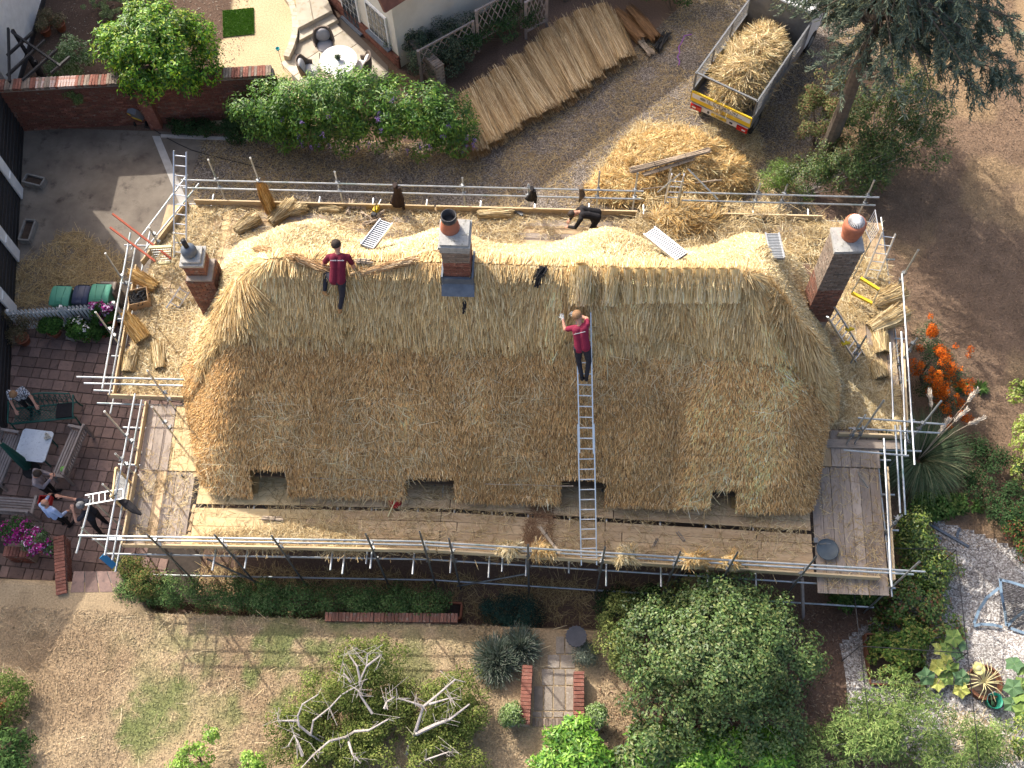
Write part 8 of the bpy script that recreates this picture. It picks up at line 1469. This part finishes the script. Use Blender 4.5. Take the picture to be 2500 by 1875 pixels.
# ---- big shrub, laurels
VIB = [(.085, .145, .04), (.125, .19, .055), (.05, .095, .028), (.18, .22, .075), (.15, .17, .05)]
p = gb_(2, 3, 1680, 880); bush('viburnum', 'very large rounded green shrub in the front garden', 'shrub', p, [(0, .2, 1.5, 2.1, 1.9, 1.5), (0, .1, 2.2, 1.4, 1.3, .9), (.3, -.3, 2.3, .9, .9, .8), (-1.3, .5, 1.1, 1.2, 1.2, 1.0), (1.3, .4, 1.2, 1.2, 1.3, 1.1), (.2, 1.4, 1.2, 1.4, .8, 1.0), (-1.0, -1.0, .9, 1.2, 1.0, .9), (1.0, -1.2, .8, 1.2, .9, .8)], 40000, .085, .05, VIB, 400, .26, 'leaf', stems=60, bark='pale_bark', w=[.28, .24, .22, .14, .12])
p = gb_(2, 3, 900, 650); bush('golden_shrub', 'yellowish shrub between the path and the large shrub', 'shrub', p, [(0, 0, .6, .5, .6, .55), (.1, .7, .5, .5, .5, .5)], 4200, .06, .035, [(.17, .20, .055), (.24, .26, .08), (.11, .14, .04)], 50, .2, 'matt_leaf'); p = gb_(2, 3, 880, 330); bush('dark_shrub', 'dark shaded shrub right of the garden path under the scaffold', 'shrub', p, [(0, 0, .4, .7, .5, .4), (.9, .1, .4, .6, .5, .4)], 3600, .065, .035, DKG, 50, .2, 'matt_leaf'); p = gb_(2, 3, 640, 720); bush('lavender', 'small grey lavender on the right of the garden path', 'lavender', p, [(0, 0, .22, .32, .3, .22)], 1600, .12, .012, [(.17, .20, .15), (.24, .27, .20), (.11, .14, .10)], 30, .14, 'matt_leaf', up=.1, droop=-1.2)
LAU = [(.12, .27, .025), (.18, .35, .04), (.06, .17, .018), (.26, .42, .07)]
for lab, pts, n in (('bright glossy laurel bush at the bottom beside the steps', ((540, 1480, .8), (420, 1620, .7), (640, 1600, .8)), 4200), ('bright glossy laurel bush at the bottom right of centre', ((1650, 1560, .7), (1900, 1560, .8), (2120, 1600, .8), (1560, 1680, .7)), 5200), ('olive-green glossy shrub between the two bright laurels', ((1200, 1500, .8), (1080, 1600, .7), (1330, 1480, .6)), 4800)):
    p = gb_(2, 3, pts[0][0], pts[0][1]); z0 = float(gz(p.x, p.y)); S = [(gb_(2, 3, x, y).x - p.x, gb_(2, 3, x, y).y - p.y, h * .7, .55, .5, h * .6) for x, y, h in pts]; bush('laurel_bush', lab, 'shrub', (p.x, p.y, z0), S, n, .14, .055, LAU if 'olive' not in lab else VIB + LAU[:1], 60, .2, up=.7, stems=14)
p = gb_(3, 3, 40, 1560); bush('laurel_bush', 'bright lime laurel shoots at the bottom edge left of the oleander', 'shrub', p, [(0, 0, .6, .4, .5, .5)], 1800, .13, .05, LAU, 26, .18, up=.7)
# ---- steps and path between brick piers
pz = LAWN_Z; PTH = [GQ(2, 3, 310, 540), GQ(2, 3, 700, 540), GQ(2, 3, 570, 830), GQ(2, 3, 560, 1235), GQ(2, 3, 195, 1235), GQ(2, 3, 250, 960)]
path = struct(MB().prism([(p.x, p.y) for p in PTH], .6, pz - .01).build('garden_path', M['mortar'])); M['paving'] = mat('mossy_paving', (.30, .25, .20), (.21, .175, .14), 5, .92, c3=(.40, .37, .32), s3=18, rand=.15, bump=.3)
for y0, y1, cuts in ((1180, 1235, (205, 290, 380, 470, 560)), (965, 1180, (215, 300, 380, 485, 560)), (820, 965, (280, 385, 485, 570)), (700, 820, (330, 440, 570)), (545, 700, (400, 480, 640))):
    for xa, xb in zip(cuts[:-1], cuts[1:]): pl = [Q(2, 3, xa + 6, y0 + 6, pz), Q(2, 3, xb - 6, y0 + 6, pz), Q(2, 3, xb - 6, y1 - 6, pz), Q(2, 3, xa + 6, y1 - 6, pz)]; MB().prism([(p.x, p.y) for p in pl], pz - .05, pz + .02 + RNG.uniform(0, .008)).build('paving_slab', M['paving'], path)
for k in range(13): x = 205 + k * 28; pl = [Q(2, 3, x + 2, 1240, pz), Q(2, 3, x + 26, 1240, pz), Q(2, 3, x + 26, 1310, pz), Q(2, 3, x + 2, 1310, pz)]; MB().prism([(p.x, p.y) for p in pl], pz - .08, pz + .03).build('edging_brick', M['brick_lichen'], path)
low_wall('left low brick wall flanking the garden steps', Q(2, 3, 165, 790, pz + .4), Q(2, 3, 140, 1290, pz + .4), .24, .42, n_name='step_wall', z0=pz - .02); low_wall('right low brick wall flanking the garden steps', Q(2, 3, 600, 840, pz + .4), Q(2, 3, 600, 1310, pz + .4), .24, .42, n_name='step_wall', z0=pz - .02)
BOX_ = [(.16, .24, .07), (.24, .32, .12), (.34, .42, .22), (.10, .16, .05)]
p = gb_(1, 3, 2175, 1250); pot_plant('pale green potted ball shrub left of the garden steps', tuple(p), .2, .3, [(0, 0, .22, .26, .26, .26)], 2200, .05, .035, BOX_, 'stone'); p = gb_(2, 3, 730, 1290); pot_plant('pale green potted ball shrub right of the garden steps', tuple(p), .18, .25, [(0, .1, .22, .24, .24, .28)], 2000, .06, .035, BOX_, 'stone')
p = gb_(2, 3, 570, 590); st = thing('stone_table', 'round scalloped dark stone bird bath by the path', 'bird bath', (p.x, p.y, float(gz(p.x, p.y)))); M['slate'] = mat('dark_slate', (.085, .085, .095), (.06, .06, .068), 6, .8); z0 = float(gz(p.x, p.y)); b = MB(); b.lathe([(.16, 0), (.13, .08), (.09, .4), (.14, .5)], (p.x, p.y, z0), 14); b.build('pedestal', M['slate'], st); pl = []
for i in range(36): a_ = 2 * math.pi * i / 36; r_ = .25 + .014 * (1 if i % 2 else -1); pl.append((p.x + r_ * math.cos(a_), p.y + r_ * math.sin(a_)))
MB().prism(pl, z0 + .5, z0 + .56).build('top', M['slate'], st)
# lavender clumps and dark shrub left of the path
LAV = [(.15, .19, .14), (.21, .25, .19), (.10, .135, .095), (.26, .27, .22)]
def lavender(label, p, r, n, h):
    p = Vector(p); t = thing('lavender', label, 'lavender', tuple(p)); a = RNG.uniform(0, 6.283, n); el = RNG.uniform(.35, 1.5, n); d = np.stack([np.cos(a) * np.cos(el), np.sin(a) * np.cos(el), np.sin(el)], 1); r0 = RNG.uniform(.25, .8, n)[:, None]; pos = np.array(p) + d * np.array([r, r, h]) * r0; V, F = blades(pos, d + RNG.normal(0, .25, (n, 3)), RNG.normal(size=(n, 3)), RNG.uniform(.14, .30, n), .013); obj('shoots', np_mesh('shoots', V - np.array(p), F, pcol(n, LAV, .15)), M['matt_leaf'], t); b = MB()
    for k in range(26): a_ = RNG.uniform(0, 6.28); e = p + Vector((r * .75 * math.cos(a_), r * .75 * math.sin(a_), h * RNG.uniform(.2, .6))); b.path([p, p.lerp(e, .5) + Vector((0, 0, .08)), e], [.016, .012, .005], 5)
    b.build('stems', M['pale_bark'], t)
lavender('large woody lavender bush left of the garden path', gb_(1, 3, 2050, 760), .75, 4200, .55); lavender('lavender bush touching the left path edge', gb_(2, 3, 110, 650), .55, 3000, .55)
p = gb_(2, 3, 100, 400); bush('rosemary', 'dark blue-green bush beside the path under the scaffold edge', 'shrub', p, [(0, 0, .35, .75, .5, .38), (-.5, .1, .3, .5, .4, .3)], 5200, .09, .014, [(.03, .07, .055), (.045, .095, .07), (.02, .05, .04)], 60, .18, 'matt_leaf')
# clipped hedge in front of the cottage
ha, hb_ = P(330, 1437, 1.0), P(1045, 1472, 1.0); S = []
for k in range(10): q = ha.lerp(hb_, k / 9); S.append((q.x - ha.x, q.y - ha.y, .75, .55, .40, .45))
bush('clipped_hedge', 'long low clipped hedge in shade below the front scaffold', 'hedge', (ha.x, ha.y, 0), S, 26000, .05, .03, [(.085, .155, .045), (.12, .20, .06), (.06, .11, .035), (.17, .22, .08)], 320, .2, 'matt_leaf', stems=24); p = P(345, 1400, .5); bush('box_bush', 'green and bronze bush at the left end of the clipped hedge', 'shrub', (p.x, p.y, 0), [(-.1, 0, .75, .5, .4, .45), (.4, -.45, .95, .45, .4, .45), (-.4, .1, .5, .35, .3, .35)], 6500, .045, .026, [(.10, .14, .035), (.16, .17, .05), (.06, .10, .025), (.22, .15, .06)], 80, .15, 'matt_leaf')
low_wall('low red brick edging wall along the lawn below the hedge', Q(1, 3, 600, 385, 1.05), Q(1, 3, 1720, 395, 1.05), .22, .2, n_name='brick_edging', z0=.88, m='brick_dark'); p = Q(1, 3, 1600, 270, .9); trough('reddish trough lying at the right end of the hedge', (p.x, p.y), .80, .38, .3, -.03, m='terracotta')
# olive-like tree with silvery branches
ob = gb_(1, 3, 1150, 1620); ob = Vector((ob.x, ob.y - .2, float(gz(ob.x, ob.y)))); OLV = [(.12, .155, .035), (.17, .20, .05), (.08, .115, .026), (.23, .24, .075)]
ol = thing('silver_birch_shrub', 'spreading tree with bare silvery branches and small olive leaves', 'tree', tuple(ob)); BR = []
def bz(x, y, z): return Q(1, 3, x, y, z)
Z1 = LAWN_Z
LM = [[(1260, 1650, .3), (1300, 1500, 1.2), (1370, 1330, 1.9), (1430, 1140, 2.3), (1540, 1050, 2.5), (1700, 910, 2.6)], [(1370, 1370, 1.8), (1540, 1290, 2.2), (1650, 1250, 2.3), (1820, 1120, 2.4)], [(1200, 1659, .3), (900, 1500, 1.2), (770, 1400, 1.8), (850, 1350, 2.1), (970, 1340, 2.2), (1130, 1250, 2.3)], [(770, 1400, 1.8), (640, 1430, 2.0), (520, 1530, 2.0), (400, 1659, 2.1)], [(900, 1500, 1.2), (560, 1430, 1.6), (480, 1380, 1.9), (500, 1260, 2.1), (640, 1150, 2.3), (740, 1040, 2.4), (850, 980, 2.5)], [(480, 1380, 1.9), (380, 1300, 2.1), (370, 1220, 2.2), (410, 1120, 2.3), (540, 1040, 2.3)], [(900, 1000, 2.3), (890, 930, 2.4), (950, 800, 2.6), (960, 690, 2.7)], [(900, 930, 2.4), (870, 800, 2.6), (800, 700, 2.6)], [(950, 800, 2.6), (1080, 700, 2.6)], [(800, 1440, 1.9), (830, 1540, 2.1), (900, 1620, 2.1)], [(1430, 1140, 2.3), (1350, 1110, 2.4), (1220, 1070, 2.4)], [(1100, 1160, 2.4), (1120, 1100, 2.4), (1190, 1060, 2.4)], [(1370, 1659, .5), (1450, 1590, 1.9), (1650, 1520, 2.2)], [(1000, 1200, 2.2), (900, 1050, 2.4), (880, 1000, 2.4)], [(820, 940, 2.4), (760, 860, 2.5)], [(1480, 1120, 2.4), (1650, 1070, 2.5)], [(380, 1260, 2.1), (200, 1260, 2.2)], [(410, 1560, 2.0), (370, 1440, 2.1), (340, 1380, 2.1), (290, 1470, 2.1)]]
b = MB(); allp = []
for L_ in LM:
    pts = [bz(*q) for q in L_]; n_ = len(pts); b.path(pts, [(.048 if L_ in LM[:3] else .026) * (1 - .75 * i / (n_ - 1)) + .006 for i in range(n_)], 6); allp += pts[1:]
    for k in range(7): i = int(RNG.integers(1, n_)); q = pts[i]; b.path([q, q + Vector((RNG.normal(0, .15), RNG.normal(0, .15), RNG.uniform(.0, .2))), q + Vector((RNG.normal(0, .2), RNG.normal(0, .2), RNG.uniform(0, .2)))], [.007, .005, .003], 4)
b.path([ob, bz(1230, 1659, Z1 + .1)], [.1, .07], 8); b.build('branches', M['pale_bark'], ol); S = [(p.x, p.y, p.z - .5, .5, .45, .28) for p in allp] + [(p.x, p.y, p.z - .8, .55, .5, .3) for p in allp[::2]]; zq = [(*bz(RNG.uniform(250, 1850), RNG.uniform(1000, 1680), RNG.uniform(1.25, 1.75)), .5, .45, .25) for _ in range(46)] + [(*bz(RNG.uniform(700, 1150), RNG.uniform(620, 1000), 2.2), .35, .3, .25) for _ in range(8)]; S = S + [s_ for s_ in zq if not (s_[0] < bz(500, 1100, 2).x and s_[1] > bz(500, 1150, 2).y)]; V, F, C, cen = crown_mesh('c', S, 56000, .06, .032, OLV, 640, .2, up=.5, w=[.34, .28, .24, .14]); obj('crown', np_mesh('crown', V - np.array(ob), F, C), M['matt_leaf'], ol)
# bottom-left planting
p = gb_(0, 3, 130, 1150); bush('box_ball', 'rounded green box bush at the left edge of the lawn', 'shrub', p, [(-.15, .1, .35, .75, .7, .5)], 5200, .05, .028, [(.09, .14, .03), (.13, .18, .045), (.06, .10, .022)], 90, .16, 'matt_leaf'); p = gb_(0, 3, 40, 1260); bush('russet_heather', 'russet brown low plant beside the box bush', 'plant', p, [(-.1, .05, .55, .42, .42, .28)], 2200, .05, .022, [(.32, .125, .045), (.24, .09, .035), (.40, .19, .08)], 30, .13, 'matt_leaf'); p = gb_(0, 3, 130, 1520); bush('dark_shrub', 'dark leafy plant with a white flower at the bottom left corner', 'plant', p, [(-.1, 0, .4, .55, .6, .4), (.1, -.5, .35, .5, .4, .35)], 3000, .12, .035, [(.04, .085, .025), (.06, .12, .035), (.10, .18, .05)], 50, .2, 'matt_leaf')
p = gb_(0, 3, 1700, 1600); bush('lime_shrub', 'bright lime-green shrub tips at the bottom edge of the lawn', 'shrub', p, [(0, 0, .6, .45, .35, .3), (.35, .5, .7, .25, .2, .2), (-.2, -.3, .5, .4, .3, .3), (.05, .25, .6, .2, .2, .2)], 2000, .07, .04, [(.22, .36, .05), (.30, .44, .08), (.14, .26, .035)], 40, .13); p = gb_(1, 3, 20, 1640); bush('lime_shrub', 'second lime-green shrub tip at the bottom near the silvery tree', 'shrub', p, [(0, 0, .5, .3, .25, .3)], 900, .07, .04, [(.22, .36, .05), (.30, .44, .08), (.14, .26, .035)], 16, .12)
# wire hoop of hay under the front scaffold, white plank at the right corner
wh = P(1690, 1428, .25); hh_ = thing('hay_ring', 'black-rimmed ring of dry plants below the front scaffold', 'ring', (wh.x, wh.y, 0)); MB().lathe([(.36, 0), (.40, .1), (.36, .16), (.33, .1), (.35, .02)], (wh.x, wh.y, .02), 24, False).build('rim', M['black_plastic'], hh_, True); MB().lathe([(.34, .08), (.2, .11), (0, .12)], (wh.x, wh.y, .02), 16, False).build('hay', M['thatch'], hh_)
tag(MB().bar(Q(3, 3, 340, 60, 2.3), Q(3, 3, 350, 390, .3), .09, .03).build('pale_plank', M['teak']), 'pale weathered plank standing below the right front scaffold corner', 'plank')

# tree left of the view whose shade dapples the patio and lawn
bush('ash_tree', 'leafy tree standing left of the patio at the picture edge', 'tree', (-17.6, 9.9, 0), [(0, 0, 4.4, 1.8, 1.7, 1.5), (.2, -1.6, 4.2, 1.3, 1.2, 1.1), (-.3, 1.0, 4.6, 1.2, 1.1, 1.1)], 9000, .12, .06, MID, 90, .34, trunk=.14, stems=24)

q = np.column_stack([RNG.uniform(1.4, 9.5, 9000), RNG.uniform(1.5, 7.4, 9000)]); grass_stuff('bark_mulch', q, [(.16, .085, .05), (.22, .13, .08), (.10, .06, .04), (.30, .22, .15)], (.03, .09), (.012, .03), .3, 'brown bark mulch and leaf litter under the shrubs')
q = np.column_stack([RNG.uniform(-19, -10.5, 5000), RNG.uniform(22.6, 29, 5000)]); grass_stuff('bed_litter', q, [(.14, .085, .055), (.20, .14, .09), (.08, .05, .035), (.3, .26, .2)], (.02, .07), (.012, .03), .3, 'leaf litter on the neighbour bed')
q = np.column_stack([RNG.uniform(-13.5, 1.0, 420), RNG.uniform(2.0, 6.3, 420)]); grass_stuff('lawn_straw', q, [(.66, .54, .34), (.55, .42, .23)], (.12, .4), (.008, .014), .08, 'single straws blown over the front lawn')
